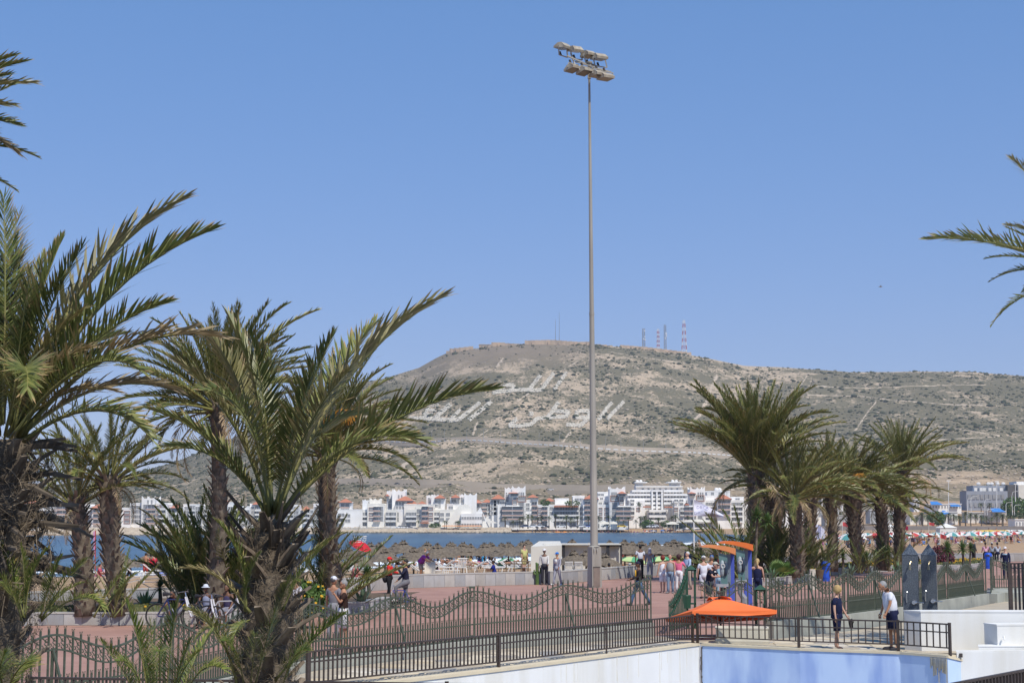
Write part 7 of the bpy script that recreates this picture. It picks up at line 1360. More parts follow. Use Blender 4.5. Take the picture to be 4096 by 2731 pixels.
# litter bins
m_bin = mat('blue plastic', (.02, .10, .60), (.016, .08, .5), 2, .35, spec=.5)
def bluebin(label, px, Y, s=1):
    b_ = at(px, 2300, Y); t = empty('litter_bin', (b_.x, Y, 0), R(-20), label, 'litter bin', 'blue litter bins'); M = MB(); M.lathe([(.22, .0), (.22, .16), (.235, .18), (.235, .78), (.25, .8), (.25, .9), (.21, 1.0), (.1, 1.04)], 20); M.build('body', m_bin, t, local=True)
    M = MB(); M.box((.0, -.225, .86), (.2, .06, .1)); M.build('slot', m_dark, t, local=True); M = MB(); M.lathe([(.225, .14), (.225, .17)], 20); M.build('band', m_bin, t, local=True); t.scale = (s,) * 3
bluebin('blue plastic litter bin beside the tapered concrete one', 3303, 86, 1.02); bluebin('blue plastic litter bin at the far right by the sea wall', 3955, 107, 1.02)
par.rotation_euler.x = R(-8); b_ = at(3262, 2300, 76); t = empty('litter_bin', (b_.x, 76, 0), 0, 'tapered concrete litter bin with a hanging brown bucket', 'litter bin'); M = MB(); M.add([(-.26, -.12, .95), (-.02, -.12, .95), (.03, -.12, 0), (-.26, -.12, 0), (-.26, .12, .95), (-.02, .12, .95), (.03, .12, 0), (-.26, .12, 0)], [(0, 3, 2, 1), (4, 5, 6, 7), (0, 1, 5, 4), (1, 2, 6, 5), (3, 0, 4, 7)]); M.build('stand', m_plc, t, local=True); M = MB(); M.lathe([(.13, .5), (.20, .93), (.18, .93)], 12, (.2, 0, 0)); M.build('bucket', mat('brown slats', (.14, .10, .06), (.1, .07, .04), 4, .8), t, local=True)
b_ = at(2748, 2400, 49.2); t = empty('litter_bin', (b_.x, 49.2, 0), 0, 'dark green litter bin strapped to the gate post', 'litter bin'); M = MB(); M.lathe([(.11, .62), (.13, 1.0), (.12, 1.02)], 12); M.build('bucket', m_iron2, t, local=True)

# white flag on a pole
Yf = 98; b_ = at(2776, 2196, Yf); M = MB(); T_ = at(2774, 1996, Yf); t = empty('flagpole', (b_.x, Yf, sz(b_.x, Yf)), 0, 'white flagpole flying a large white flag over the beach', 'flagpole')
M.tube([(b_.x, Yf, sz(b_.x, Yf)), T_], [.05, .035], 8); M.build('pole', m_white, t)
m_flag = mat('white flag cloth', (.70, .70, .80), (.62, .62, .74), 1.5, .8, .2, bscale=3, spec=.1); M = MB(); K = 18; J = 8; g = []
for i in range(K + 1):
    for j in range(J + 1):
        u, v = i / K, j / J; x = 2776 + 118 * u; ytop = 1997 + 62 * u ** 1.1; ybt = 2061 + 8 * u; y = ytop + (ybt - ytop) * v; p = at(x, y, Yf + .22 * math.sin(u * 9 + v * 1.5) * (.3 + u) + .1 * math.sin(v * 5 + u * 3)); g.append(tuple(p))
M.add(g, [(i * (J + 1) + j, (i + 1) * (J + 1) + j, (i + 1) * (J + 1) + j + 1, i * (J + 1) + j + 1) for i in range(K) for j in range(J)]); M.build('flag', m_flag, t, smooth=True)
text(t, 'DRCA', at(2810, 2030, Yf - .24), (R(90), R(3), 0), .27, mat('pale violet print', (.30, .28, .52), None, 3, .8), .002, 'lettering')
# white small flag behind palms
M = MB(); g = [tuple(at(3258 + 40 * u, 2095 + 22 * u * u + 62 * v * (1 - .3 * u), 110 + .2 * math.sin(u * 6 + v))) for u in np.linspace(0, 1, 7) for v in np.linspace(0, 1, 5)]; M.add(g, [(i * 5 + j, (i + 1) * 5 + j, (i + 1) * 5 + j + 1, i * 5 + j + 1) for i in range(6) for j in range(4)]); M.tube([at(3258, 2300, 110), at(3258, 2093, 110)], .04, 6); tag(M.build('flag', m_flag), 'white flag drooping between the right palm trunks', 'flag')
# blue dress-like objects: pink and red beach banner at left
b_ = at(378, 2340, 100); t = empty('feather_banner', (b_.x, 100, -1), 0, 'tall pink and red banner on a pole by the water, between the slender trunks', 'banner'); M = MB(); a0, a1 = at(382, 2280, 100), at(382, 2120, 100); M.tube([(a0.x, 100, -1), a1], .03, 5); M.build('pole', m_red, t); M = MB(); p0, p1, p2, p3 = at(373, 2125, 100), at(381, 2122, 100), at(381, 2230, 100), at(375, 2215, 100); M.add([p0, p1, p2, p3, p0 + Vector((0, .02, 0)), p1 + Vector((0, .02, 0)), p2 + Vector((0, .02, 0)), p3 + Vector((0, .02, 0))], [(3, 2, 1, 0), (4, 5, 6, 7)]); M.build('cloth', mat('pink cloth', (.50, .20, .42), (.6, .35, .5), 2, .8), t)

# beach tent
Yt = 97; m_tent = mat('cream tent canvas', (.66, .64, .58), (.60, .58, .52), .8, .85, .25, bscale=2); m_blk = mat('black strap', (.03, .03, .035), (.04, .04, .045), 3, .7)
zg = sz(at(2180, 2300, Yt).x, Yt); t = empty('beach_tent', (at(2190, 2300, Yt).x, Yt, zg), 0, 'long cream canvas beach tent with black trim behind the sea wall', 'tent')
a, b_ = at(2124, 2185, Yt), at(2247, 2177, Yt); zt = at(2124, 2185, Yt).z; M = MB()
M.add([(a.x, Yt, zg), (b_.x, Yt, zg), (b_.x, Yt, at(2247, 2179, Yt).z), (a.x, Yt, zt), (a.x + .1, Yt + 3.2, zg), (b_.x, Yt + 3.2, zg), (b_.x, Yt + 3.2, zt + .28), (a.x + .55, Yt + 3.2, zt + .28)], [(0, 1, 2, 3), (5, 4, 7, 6), (4, 0, 3, 7), (3, 2, 6, 7)]); M.build('front_canvas', m_tent, t)
M = MB(); z2 = at(2300, 2180, Yt + 1).z
for k in range(9): x0 = at(2257 + k * 25, 2200, Yt + 1.2).x; x1 = at(2281 + k * 25, 2200, Yt + 1.2).x; M.box(((x0 + x1) / 2, Yt + 1.2 + (k % 2) * .03, (zg + z2) / 2), (x1 - x0 + .02, .04, z2 - zg))
M.build('side_canvas', m_tent, t)
M = MB(); x0, x1 = at(2124, 2200, Yt).x + .2, at(2485, 2200, Yt).x; M.box(((x0 + x1) / 2 + .3, Yt + 2, z2 + .06), (x1 - x0 - .5, 2.6, .06)); M.build('roof', m_tent, t)
M = MB(); 
for x0, x1, y0, y1 in ((2248, 2260, 2177, 2290), (2480, 2488, 2178, 2275), (2425, 2438, 2180, 2260), (2400, 2486, 2178, 2184)): p, q_ = at(x0, y0, Yt + .9), at(x1, y1, Yt + .9); ubox(M, p.x, q_.x, Yt + .8, Yt + .9, max(zg, q_.z), p.z)
M.build('black_trim', m_blk, t)

# thatched umbrellas
m_thatch = mat('weathered palm thatch', (.20, .165, .125), (.11, .09, .068), 7, .95, .8, bscale=22, stretch=(1, 1, .5)); m_pole = mat('wooden pole', (.14, .10, .07), (.2, .15, .1), 5, .9)
def thatch_mesh(seed):
    q = random.Random(seed); M = MB(); n_ = 26
    for r0, z0, r1, z1, nn in ((.14, .62, .32, .45, 1), (.10, .50, .85, .10, 1), (.55, .30, 1.24, -.14, 1)):
        prev = []
        for ring in range(4):
            f = ring / 3; prev.append([Vector(((r0 + (r1 - r0) * f + q.uniform(-.02, .03) * (1 + ring)) * math.cos(2 * math.pi * j / n_), (r0 + (r1 - r0) * f + q.uniform(-.02, .03) * (1 + ring)) * math.sin(2 * math.pi * j / n_), z0 + (z1 - z0) * f ** 1.15 + q.uniform(-.025, .03) * (1 + (ring == 3)))) for j in range(n_)])
        vs = [v for r_ in prev for v in r_]; M.add(vs, [(i * n_ + j, i * n_ + (j + 1) % n_, (i + 1) * n_ + (j + 1) % n_, (i + 1) * n_ + j) for i in range(3) for j in range(n_)])
    for i in range(150):  # loose fringe
        a = q.uniform(0, 6.28); r_ = q.choice((1.2, 1.22, .86, .84)); z = -.13 if r_ > 1 else .1; d = Vector((math.cos(a), math.sin(a), 0)); s_ = Vector((-d.y, d.x, 0)) * .02; p = d * r_ + Vector((0, 0, z)); M.add([p - s_, p + s_, p + d * q.uniform(.02, .1) - Vector((0, 0, q.uniform(.05, .16))) + s_ * q.uniform(-2, 2)], [(0, 1, 2)])
    for i in range(26): a = q.uniform(0, 6.28); M.bar((.05 * math.cos(a), .05 * math.sin(a), .58), (q.uniform(.06, .2) * math.cos(a), q.uniform(.06, .2) * math.sin(a), .62 + q.uniform(0, .14)), .03, .01)
    return M.mesh('thatch', m_thatch)
TH = [thatch_mesh(i) for i in range(4)]; PO = MB().tube([(0, 0, 0), (.02, 0, 1), (0, 0, 2)], [.06, .055, .05], 7).mesh('pole', m_pole)
def palapa(px, ya, Y, s, label):
    a = at(px, ya, Y); z0 = sz(a.x, Y); t = empty('thatched_umbrella', (a.x, Y, z0), 0, label, 'thatched umbrella', 'thatched umbrellas on the beach'); zc = a.z - .66 * s - z0
    k = int(px) % 4; link('thatch', TH[k], t, (0, 0, zc), (rnd.uniform(-.04, .04), rnd.uniform(-.04, .04), px), s); link('pole', PO, t, (0, 0, 0), None, (1, 1, (zc + .4) / 2))
    rib = None
near_u = [(1540, 2196, 102, 1.0, 'right behind the red-capped man'), (1655, 2191, 100, 1.0, 'behind the man in the navy hoodie'), (2033, 2170, 112, 1.12, 'beside the yellow and green parasols'), (1482, 2171, 118, 1.05, 'left of the red-capped man'), (1517, 2171, 122, 1.05, 'above the red cap'), (1614, 2162, 124, 1.12, 'tallest in the row behind the two men'), (1583, 2172, 128, 1.0, 'between the two talking men'), (1432, 2212, 100, 1.0, 'low and half hidden by the tall yucca'),
          (1709, 2168, 122, 1.05, 'above the man in purple'), (1750, 2175, 113, 1.15, 'over the green towel'), (1805, 2168, 124, 1.1, 'over the sunbathers left of the white chair'), (1851, 2170, 117, 1.1, 'over the white garden chair'), (1882, 2176, 130, 1.0, 'behind the white garden chair'), (1938, 2172, 118, 1.1, 'over the bathers in blue shorts'), (1964, 2170, 128, 1.05, 'right of the bathers in blue shorts'), (2008, 2172, 131, 1.0, 'behind the yellow and green parasols'), (2089, 2166, 122, 1.05, 'between the parasols and the tent'), (2109, 2160, 126, 1.1, 'touching the left end of the tent'), (2156, 2167, 140, 1.0, 'peeking above the tent at its left'), (2186, 2166, 140, 1., 'second one peeking above the tent'), (2290, 2158, 132, 1.05, 'peeking above the middle of the tent'),
          (2296, 2202, 94, .95, 'in front of the tent above the stacked chairs, left'), (2343, 2204, 94, .95, 'in front of the tent above the stacked chairs, right'), (2418, 2214, 95, .9, 'in front of the tent right of the mast'), (2438, 2163, 132, 1.05, 'peeking above the tent right of the mast'),
          (2498, 2161, 112, 1.1, 'right of the tent, first of the right row'), (2530, 2166, 122, 1.0, 'second right of the tent'), (2564, 2166, 112, 1.1, 'behind the head of the man in white'), (2617, 2161, 110, 1.12, 'behind the woman in the grey headscarf'), (2668, 2168, 112, 1.05, 'above the red-haired woman'), (2696, 2159, 116, 1.12, 'tallest of the right row'), (2722, 2167, 112, 1.08, 'left of the denim-capped man'), (2780, 2168, 112, 1.05, 'at the foot of the flagpole'), (2840, 2168, 114, 1.08, 'behind the left phone booth canopy'), (2700, 2180, 125, .9, 'lower one in the right row'),
          (493, 2216, 112, 1.05, 'on the wet sand, half behind a slender trunk'), (604, 2203, 116, 1.15, 'standing alone by the water left of the palms'), (676, 2236, 112, 1.05, 'just right of the lone one by the water'), (440, 2228, 120, 1.0, 'between the two slender left trunks'), (1130, 2200, 105, 1.0, 'glimpsed behind the bushy palm'), (1395, 2190, 116, 1.0, 'left end of the long row, touching the fronds')]
for px, ya, Y, s, w_ in near_u: palapa(px, ya, Y, s, 'thatched umbrella ' + w_)
# far right thatch field (low dense rows)
for k in range(46):
    px = 3780 + (k * 97 % 330); y = 2173 + (k * 41 % 34); Y = 5.0 * 6400 / (y - 2070 + 30) ; palapa(px, y, 150 + (2207 - y) * 3.2, 1.15, 'thatched umbrella in the dense rows beyond the right-hand yuccas')

# sunshades and small beach things, shared meshes
m_cl = mat('coloured canvas', (1, 1, 1), (.9, .9, .9), 2, .8, objc=True, spec=.1)
def brolly_mesh(alt):
    M = MB(); n_ = 8; R_ = 1.0; vs = [(0, 0, .42)]
    for r_, z in ((.55, .32), (1.0, .06)):
        for j in range(n_ * 2): a = 2 * math.pi * j / (n_ * 2); q = r_ * (1 if j % 2 == 0 else .965); vs.append((q * math.cos(a), q * math.sin(a), z - (0 if j % 2 == 0 else .02)))
    k = 2 * n_
    for j in range(k): M.cur = ((j // 2) % 2) if alt else 0; M.add([vs[0], vs[1 + j], vs[1 + (j + 1) % k]], [(0, 1, 2)]); M.add([vs[1 + j], vs[1 + k + j], vs[1 + k + (j + 1) % k], vs[1 + (j + 1) % k]], [(0, 1, 2, 3)])
    return M
_b = {}
def brolly(x, y, z, s, cols, label, group, tilt=0., h=1.9):
    key = tuple(cols)
    if key not in _b:
        ms = [mat('canvas %d' % (len(_b) * 2 + i), c, tuple(min(1, q * .9) for q in c), 2, .8, spec=.1) for i, c in enumerate(cols)]; _b[key] = (brolly_mesh(len(cols) > 1).mesh('canopy', ms), MB().tube([(0, 0, 0), (0, 0, 1)], .02, 5).mesh('pole', m_fr))
    t = empty('beach_parasol', (x, y, z), 0, label, 'parasol', group); link('canopy', _b[key][0], t, (0, 0, h - .4 * s), (tilt, tilt * .6, x), s); link('pole', _b[key][1], t, (0, 0, 0), (tilt * .3, 0, 0), (1, 1, h)); return t
W_ = (.72, .70, .66); GR = (.10, .34, .18); YE = (.74, .50, .12); RE = (.50, .08, .08); BL = (.10, .20, .46); PU = (.36, .10, .28); OR = (.70, .30, .10); TE = (.10, .30, .30); PI = (.62, .34, .38); LB = (.3, .35, .75); LG = (.5, .65, .3)
for px, ytop, Y, s, cols, w_ in ((2040, 2229, 120, .95, (GR, W_), 'green and white one near the tent'), (2034, 2242, 112, 1.0, (YE, GR), 'yellow and green one beside the thatched umbrella'), (1958, 2240, 130, .9, (BL, W_), 'blue one among the sunbathers'), (2532, 2226, 102, 1.0, (GR, LG), 'green striped one left of the man in white'), (2637, 2224, 108, 1.0, (GR, LG), 'green striped one right of the headscarfed woman'), (1906, 2246, 128, .8, (LG,), 'pale green one flat on the sand'), (640, 2288, 125, 1.4, (LB,), 'wide periwinkle one left of the fan of fronds'), (1868, 2238, 136, .8, (RE, W_), 'small red one in the crowd'), (2710, 2225, 125, .8, (OR, YE), 'orange one in the crowd'), (2690, 2240, 115, .7, (RE,), 'red one in the crowd')):
    p = at(px, ytop, Y); z0 = sz(p.x, Y); brolly(p.x, Y, z0, s, cols, 'beach parasol, ' + w_, 'parasols on the near beach', .12, p.z - z0)
# red cola-coloured tilted umbrella
p = at(1440, 2160, 88); z0 = sz(p.x, 88); t = empty('beach_parasol', (p.x, 88, z0), 0, 'tilted red umbrella with white lettering at the fronds above the red-capped man', 'parasol')
M = brolly_mesh(False); me = M.mesh('canopy', mat('red canvas', (.55, .02, .03), (.48, .02, .03), 2, .7)); link('canopy', me, t, (0, 0, p.z - z0 - .35), (.35, .35, .2), .66); M = MB(); M.tube([(p.x - .3, 88, z0), (p.x - .05, 88, p.z - .1)], .025, 6); M.build('pole', m_fr, t)
M = MB(); rr = random.Random(3)
for k in range(4):   # illegible white script printed in lines
    for j in range(6): M.box(at(1420 + j * 9 + rr.uniform(-2, 2) - k * 2, 2148 + k * 7 - j * .8, 87.2), (.08, .01, .035 if k else .055), rz=.3)
M.build('printed_script', m_fr, t)['kind'] = 'stuff'

# loungers, chairs, tables
def lounger_mesh():
    M = MB()
    for i in range(11): M.box((0, -.9 + i * .125, .32), (.56, .09, .025))
    for s_ in (-1, 1): M.bar((s_ * .3, -.95, .31), (s_ * .3, .45, .31), .05, .05); M.bar((s_ * .3, .45, .31), (s_ * .3, 1.0, .72), .05, .05)
    for y in (-.8, .35): [M.bar((s_ * .28, y, .3), (s_ * .3, y + .05, 0), .04, .04) for s_ in (-1, 1)]
    for i in range(6): M.box((0, .5 + i * .09, .34 + i * .068), (.56, .07, .025))
    return M
def chair_mesh():
    M = MB(); M.box((0, 0, .42), (.46, .44, .03))
    for x in (-.22, .22):
        for y in (-.2, .2): M.bar((x, y, .42), (x * 1.2, y * 1.2, 0), .04, .04)
        M.bar((x * 1.1, -.22, .64), (x * 1.1, .22, .64), .05, .03); M.bar((x * 1.1, -.22, .42), (x * 1.1, -.22, .64), .04, .03)
    for i in range(6): M.bar((-.18 + i * .072, .22, .44), (-.19 + i * .076, .3, .84), .035, .015)
    M.bar((-.24, .3, .86), (.24, .3, .86), .05, .05); return M
m_pl = mat('white plastic', (.74, .74, .72), (.68, .68, .66), 2, .5, objc=True); lo_me = lounger_mesh().mesh('lounger', m_pl); ch_me = chair_mesh().mesh('chair', m_pl)
def put(me, px, y, Y, rz, name, label, cat, group, s=1, color=(1, 1, 1)):
    p = at(px, y, Y); z0 = sz(p.x, Y) if Y > 62 else 0; o = link(name, me, None, (p.x, Y, z0), (0, 0, rz), s, color); return tag(o, label, cat, group)
for k, (px, Y) in enumerate([(1350, 96), (1390, 99), (1700, 98), (1760, 108), (1800, 104), (1835, 110), (1880, 104), (1925, 108), (1960, 104), (1990, 112), (2010, 106), (2060, 104), (2085, 110), (1660, 110), (1770, 120), (1855, 122), (1905, 120), (2110, 104), (1300, 104), (1250, 100), (640, 100), (620, 92), (720, 96), (560, 104), (1720, 118)]):
    put(lo_me, px, 2290, Y, rnd.uniform(1.1, 2.0) * (1 if k % 3 else -1), 'sun_lounger', 'white plastic sun lounger under the thatched umbrellas' if px > 1000 else 'white sun lounger on the sand by the left palms', 'sun lounger', 'white sun loungers on the beach' if px > 1000 else 'white loungers by the left palms', 1.0)
put(ch_me, 1842, 2270, 97, R(200), 'garden_chair', 'high-backed white garden chair right of the man in purple', 'chair', None, 1.25); put(ch_me, 1865, 2270, 98, R(170), 'garden_chair', 'brownish garden chair behind the high-backed white one', 'chair', None, 1.2, (.55, .45, .35))
for px, s_, l in ((2275, 1, 'left stack of white plastic chairs in front of the tent'), (2313, 1, 'right stack of white plastic chairs in front of the tent')):
    for k in range(4): p = at(px, 2284, 91.5); o = link('stacked_chair', ch_me, None, (p.x, 91.5 - k * .05, sz(p.x, 91) + k * .07 + .0), (0, 0, R(180)), .95); tag(o, 'white plastic chair in the ' + l.split(' in ')[0], 'chair', l)
for px, y, Y, l in ((2055, 2258, 98, 'wooden beach table right of the parasols'), (2085, 2256, 103, 'wooden beach table left of the tent')):
    p = at(px, y, Y); z0 = sz(p.x, Y); t = empty('beach_table', (p.x, Y, z0), 0, l, 'table'); M = MB(); M.box((p.x, Y, z0 + .72), (1.1, .7, .05)); M.build('tabletop', m_pole, t); [MB().box((p.x + a, Y + b_, z0 + .35), (.06, .06, .7)).build('leg', m_pole, t) for a in (-.45, .45) for b_ in (-.28, .28)]
m_cush = mat('cream cushion', (.62, .55, .44), (.55, .48, .38), 2, .9, .1)
c0 = at(1720, 2285, 93); z0 = sz(c0.x, 93); M = MB(); M.box((c0.x, 93, z0 + .62), (.62, .12, .75), M=Matrix.Rotation(R(-28), 3, 'X')); M.box((c0.x + .45, 93.3, z0 + .35), (1.3, .6, .1)); tag(M.build('lounger_cushion', m_cush), 'cream lounger cushion propped up by the man in purple', 'cushion')
M = MB(); c1 = at(1770, 2280, 92); z0 = sz(c1.x, 92); M.bar((c1.x, 92, z0 + .55), (c1.x + 1.0, 92, z0 + .55), .05, .05); [M.bar((c1.x + i * .12, 92, z0), (c1.x + i * .12, 92, z0 + .55), .03, .03) for i in range(9)]; tag(M.build('picket_screen', m_pl), 'low white picket screen right of the propped cushion', 'fence')
# white bollards with rope at left
for px, yt, Y, l in ((723, 2276, 68, 'white post at the promenade steps, nearer the palms'), (573, 2288, 88, 'white post at the beach stairs, left')):
    p = at(px, yt, Y); z0 = sz(p.x, Y); M = MB(); M.tube([(p.x, Y, z0), (p.x, Y, p.z)], .085, 10); M.tube([(p.x, Y, p.z), (p.x, Y, p.z + .02)], .1, 10); tag(M.build('white_post', m_white), l, 'post')
M = MB(); h = [at(380, 2345, 86), at(573, 2302, 87.8), at(723, 2290, 68)]; 
for k in range(3): M.tube([p - Vector((0, 0, .17 * k)) for p in h], .02, 5)
tag(M.build('handrail', m_steel), 'three-bar steel handrail between the white posts', 'handrail')
# ------------------------------------------------------------------ PEOPLE
m_skin = mat('skin', (1, 1, 1), (.9, .88, .86), 5, .55, objc=True); m_cloth = mat('clothing', (1, 1, 1), (.85, .85, .86), 7, .85, .2, objc=True, bscale=14, spec=.1); m_hair = mat('hair', (1, 1, 1), (.7, .7, .7), 14, .6, .4, objc=True)
m_eye = mat('eye', (.03, .025, .02), None, 5, .3)
def skinmesh(V, E, rad, lev=1):
    me = bpy.data.meshes.new('t'); me.from_pydata([tuple(v) for v in V], E, []); o = bpy.data.objects.new('t', me); C.objects.link(o)
    s = o.modifiers.new('s', 'SKIN'); s.use_smooth_shade = True; s.branch_smoothing = .6
    if not me.skin_vertices: bpy.context.view_layer.objects.active = o; me.attributes  # noqa
    if lev: m = o.modifiers.new('u', 'SUBSURF'); m.levels = lev; m.render_levels = lev
    dg = bpy.context.evaluated_depsgraph_get()
    sk = me.skin_vertices[0].data if me.skin_vertices else None
    for i, r in enumerate(rad): sk[i].radius = r if hasattr(r, '__len__') else (r, r); sk[i].use_root = (i == 0)
    dg.update(); e = bpy.data.meshes.new_from_object(o.evaluated_get(dg), depsgraph=dg); vs = [tuple(v.co) for v in e.vertices]; fs = [tuple(p.vertices) for p in e.polygons]
    bpy.data.objects.remove(o); bpy.data.meshes.remove(me); bpy.data.meshes.remove(e); return vs, fs
def pose(lean=0, hl=(4, 4), hr=(-4, 4), al=(5, 12, 15), ar=(0, 12, 15), head=(0, 0), seat=None, hsp=.09):
    J = {}; sn, cs = lambda d: math.sin(R(d)), lambda d: math.cos(R(d)); p0 = Vector((0, 0, .93)); tv = Vector((0, -sn(lean), cs(lean)))
    J['pel'] = p0; J['wai'] = p0 + tv * .14; J['che'] = p0 + tv * .36; J['nek'] = p0 + tv * .53; hv = Vector((0, -sn(lean + head[0]), cs(lean + head[0]))); J['hb'] = J['nek'] + hv * .07; J['hd'] = J['nek'] + hv * .165 - Vector((0, .015, 0)); J['hv'] = hv
    for s, k, (h, kn), (f, o, e) in ((-1, 'L', hl, al), (1, 'R', hr, ar)):
        hp = p0 + Vector((s * hsp, 0, -.03)); J['h' + k] = hp; J['k' + k] = hp + Vector((s * .015, -sn(h), -cs(h))) * .43; J['a' + k] = J['k' + k] + Vector((0, -sn(h - kn), -cs(h - kn))) * .41; fa = h - kn; fa = fa if abs(fa) < 25 else fa * .5; J['t' + k] = J['a' + k] + Vector((s * .03, -cs(fa) * .17, -.05 + sn(fa) * .1))
        sh = p0 + tv * .47 + Vector((s * .175, 0, 0)); J['s' + k] = sh; f2 = f + lean * .4; J['e' + k] = sh + Vector((s * sn(o), -sn(f2) * cs(o), -cs(f2) * cs(o))) * .28; J['w' + k] = J['e' + k] + Vector((s * sn(o) * (.4 if e < 60 else -.5), -sn(f2 + e), -cs(f2 + e))).normalized() * .25; J['f' + k] = J['w' + k] + (J['w' + k] - J['e' + k]).normalized() * .08
    z = min(J['a' + k].z for k in 'LR') - .075 if seat is None else J['h' + 'L'].z - .09 - seat
    for k in J:
        if k != 'hv': J[k] = J[k] - Vector((0, 0, z))
    return J
def make_body(J, fat=1., lev=1, female=False):
    f = fat; ks = ['pel', 'wai', 'che', 'nek', 'hb']; V = [J[k] for k in ks]; rd = [(.11 * f, .095 * f), (.12 * f, .10 * f), (.145 * f, .105 * f), .058, .06]; E = [(0, 1), (1, 2), (2, 3), (3, 4)]
    for k in 'LR':
        n_ = len(V); V += [J['h' + k], J['k' + k], J['a' + k], J['t' + k]]; rd += [.078 * f, .058, .04, .032]; E += [(0, n_), (n_, n_ + 1), (n_ + 1, n_ + 2), (n_ + 2, n_ + 3)]
        n_ = len(V); V += [J['s' + k], J['e' + k], J['w' + k], J['f' + k]]; rd += [.055, .04, .027, .03]; E += [(2, n_), (n_, n_ + 1), (n_ + 1, n_ + 2), (n_ + 2, n_ + 3)]
    vs, fs = skinmesh(V, E, rd, lev); M = MB(); M.add(vs, fs)
    c = J['hd']; M.ell(c, (.074, .092, .112), 12, 8); M.ell(c + Vector((0, -.09, -.012)), (.014, .022, .022), 6, 4); M.ell(c + Vector((0, -.055, -.07)), (.045, .04, .035), 8, 5)
    if lev:
        for s in (-1, 1): M.ell(c + Vector((s * .074, .01, -.01)), (.012, .022, .03), 6, 4); M.ell(c + Vector((s * .03, -.081, .012)), (.012, .008, .008), 6, 4, m=1)
        for k in 'LR':
            d = (J['f' + k] - J['w' + k]).normalized(); sd = Vector((0, 1, 0)) if abs(d.y) < .7 else Vector((1, 0, 0)); sd = (sd - d * sd.dot(d)).normalized(); nn = d.cross(sd)
            for i, (o_, L_) in enumerate(((-.027, .062), (-.009, .072), (.009, .068), (.026, .054))): b_ = J['f' + k] + sd * o_; M.tube([b_, b_ + d * L_ * .55 + nn * .006, b_ + d * L_ + nn * .024], [.010, .009, .006], 5)
            b_ = J['w' + k] - sd * .025 + d * .03; M.tube([b_, b_ - sd * .022 + d * .03, b_ - sd * .02 + d * .06 + nn * .012], [.011, .010, .007], 5)
    return M.mesh('body', [m_skin, m_eye], True)
def make_top(J, sleeve, fat=1., lev=1, bulk=1.12, low=0.):
    f = fat * bulk; g = J['pel'] - Vector((0, 0, .02 + low)); V = [g, J['wai'], J['che'], J['nek'].lerp(J['che'], .25)]; rd = [(.145 * f, .118 * f), (.138 * f, .122 * f * (1.0 if fat < 1.2 else 1.3)), (.155 * f, .118 * f), (.075, .07)]; E = [(0, 1), (1, 2), (2, 3)]
    if sleeve:
        for k in 'LR':
            n_ = len(V); V.append(J['s' + k]); rd.append(.068 * min(bulk, 1.2)); E.append((2, n_))
            if sleeve == 1: V.append(J['s' + k].lerp(J['e' + k], .75)); rd.append(.062); E.append((n_, n_ + 1))
            else: V += [J['e' + k], J['w' + k]]; rd += [.054, .042]; E += [(n_, n_ + 1), (n_ + 1, n_ + 2)]
    vs, fs = skinmesh(V, E, rd, lev); M = MB(); M.add(vs, fs); return M.mesh('shirt', m_cloth, True)
def make_bottom(J, kind, fat=1., lev=1):
    f = 1 + (fat - 1) * .5; f *= 1.04; M = MB(); p = J['pel']; up = (J['wai'] - p).normalized(); hc = (J['hL'] + J['hR']) / 2
    M.tube([p + up * .09, p, hc - up * .03, hc - up * .09], [(.118 * f, .118 * f), (.14 * f, .122 * f), (.15 * f, .115 * f), (.10 * f, .085 * f)], 14)
    M.v = [tuple(Vector((v[0] * 1., v[1], v[2]))) for v in M.v]
    for k in 'LR':
        h, kn, a = J['h' + k], J['k' + k], J['a' + k]; d = (kn - h).normalized(); s0 = h - d * .06
        if kind == 'shorts': M.tube([s0, h + d * .1, h + d * .25, h + d * .40], [.085 * f, .09 * f, .086 * f, .088 * f], 10)
        elif kind == 'briefs': M.tube([s0, h + d * .1], [.085 * f, .088 * f], 9)
        else: M.tube([s0, h + d * .12, h.lerp(kn, .7), kn, kn.lerp(a, .5), a - Vector((0, 0, .03))], [.085 * f, .09 * f, .072 * f, .066, .062, .06], 10)
    return M.mesh('trousers' if kind == 'long' else 'shorts', m_cloth, True)
def skirt(J, L_, w_=1.):
    M = MB(); c = J['wai']; prof_ = [(.13, 0), (.17 * w_, -.18), (.19 * w_, -L_)]; M.lathe(prof_, 14, c); return M.mesh('skirt', m_cloth, True)
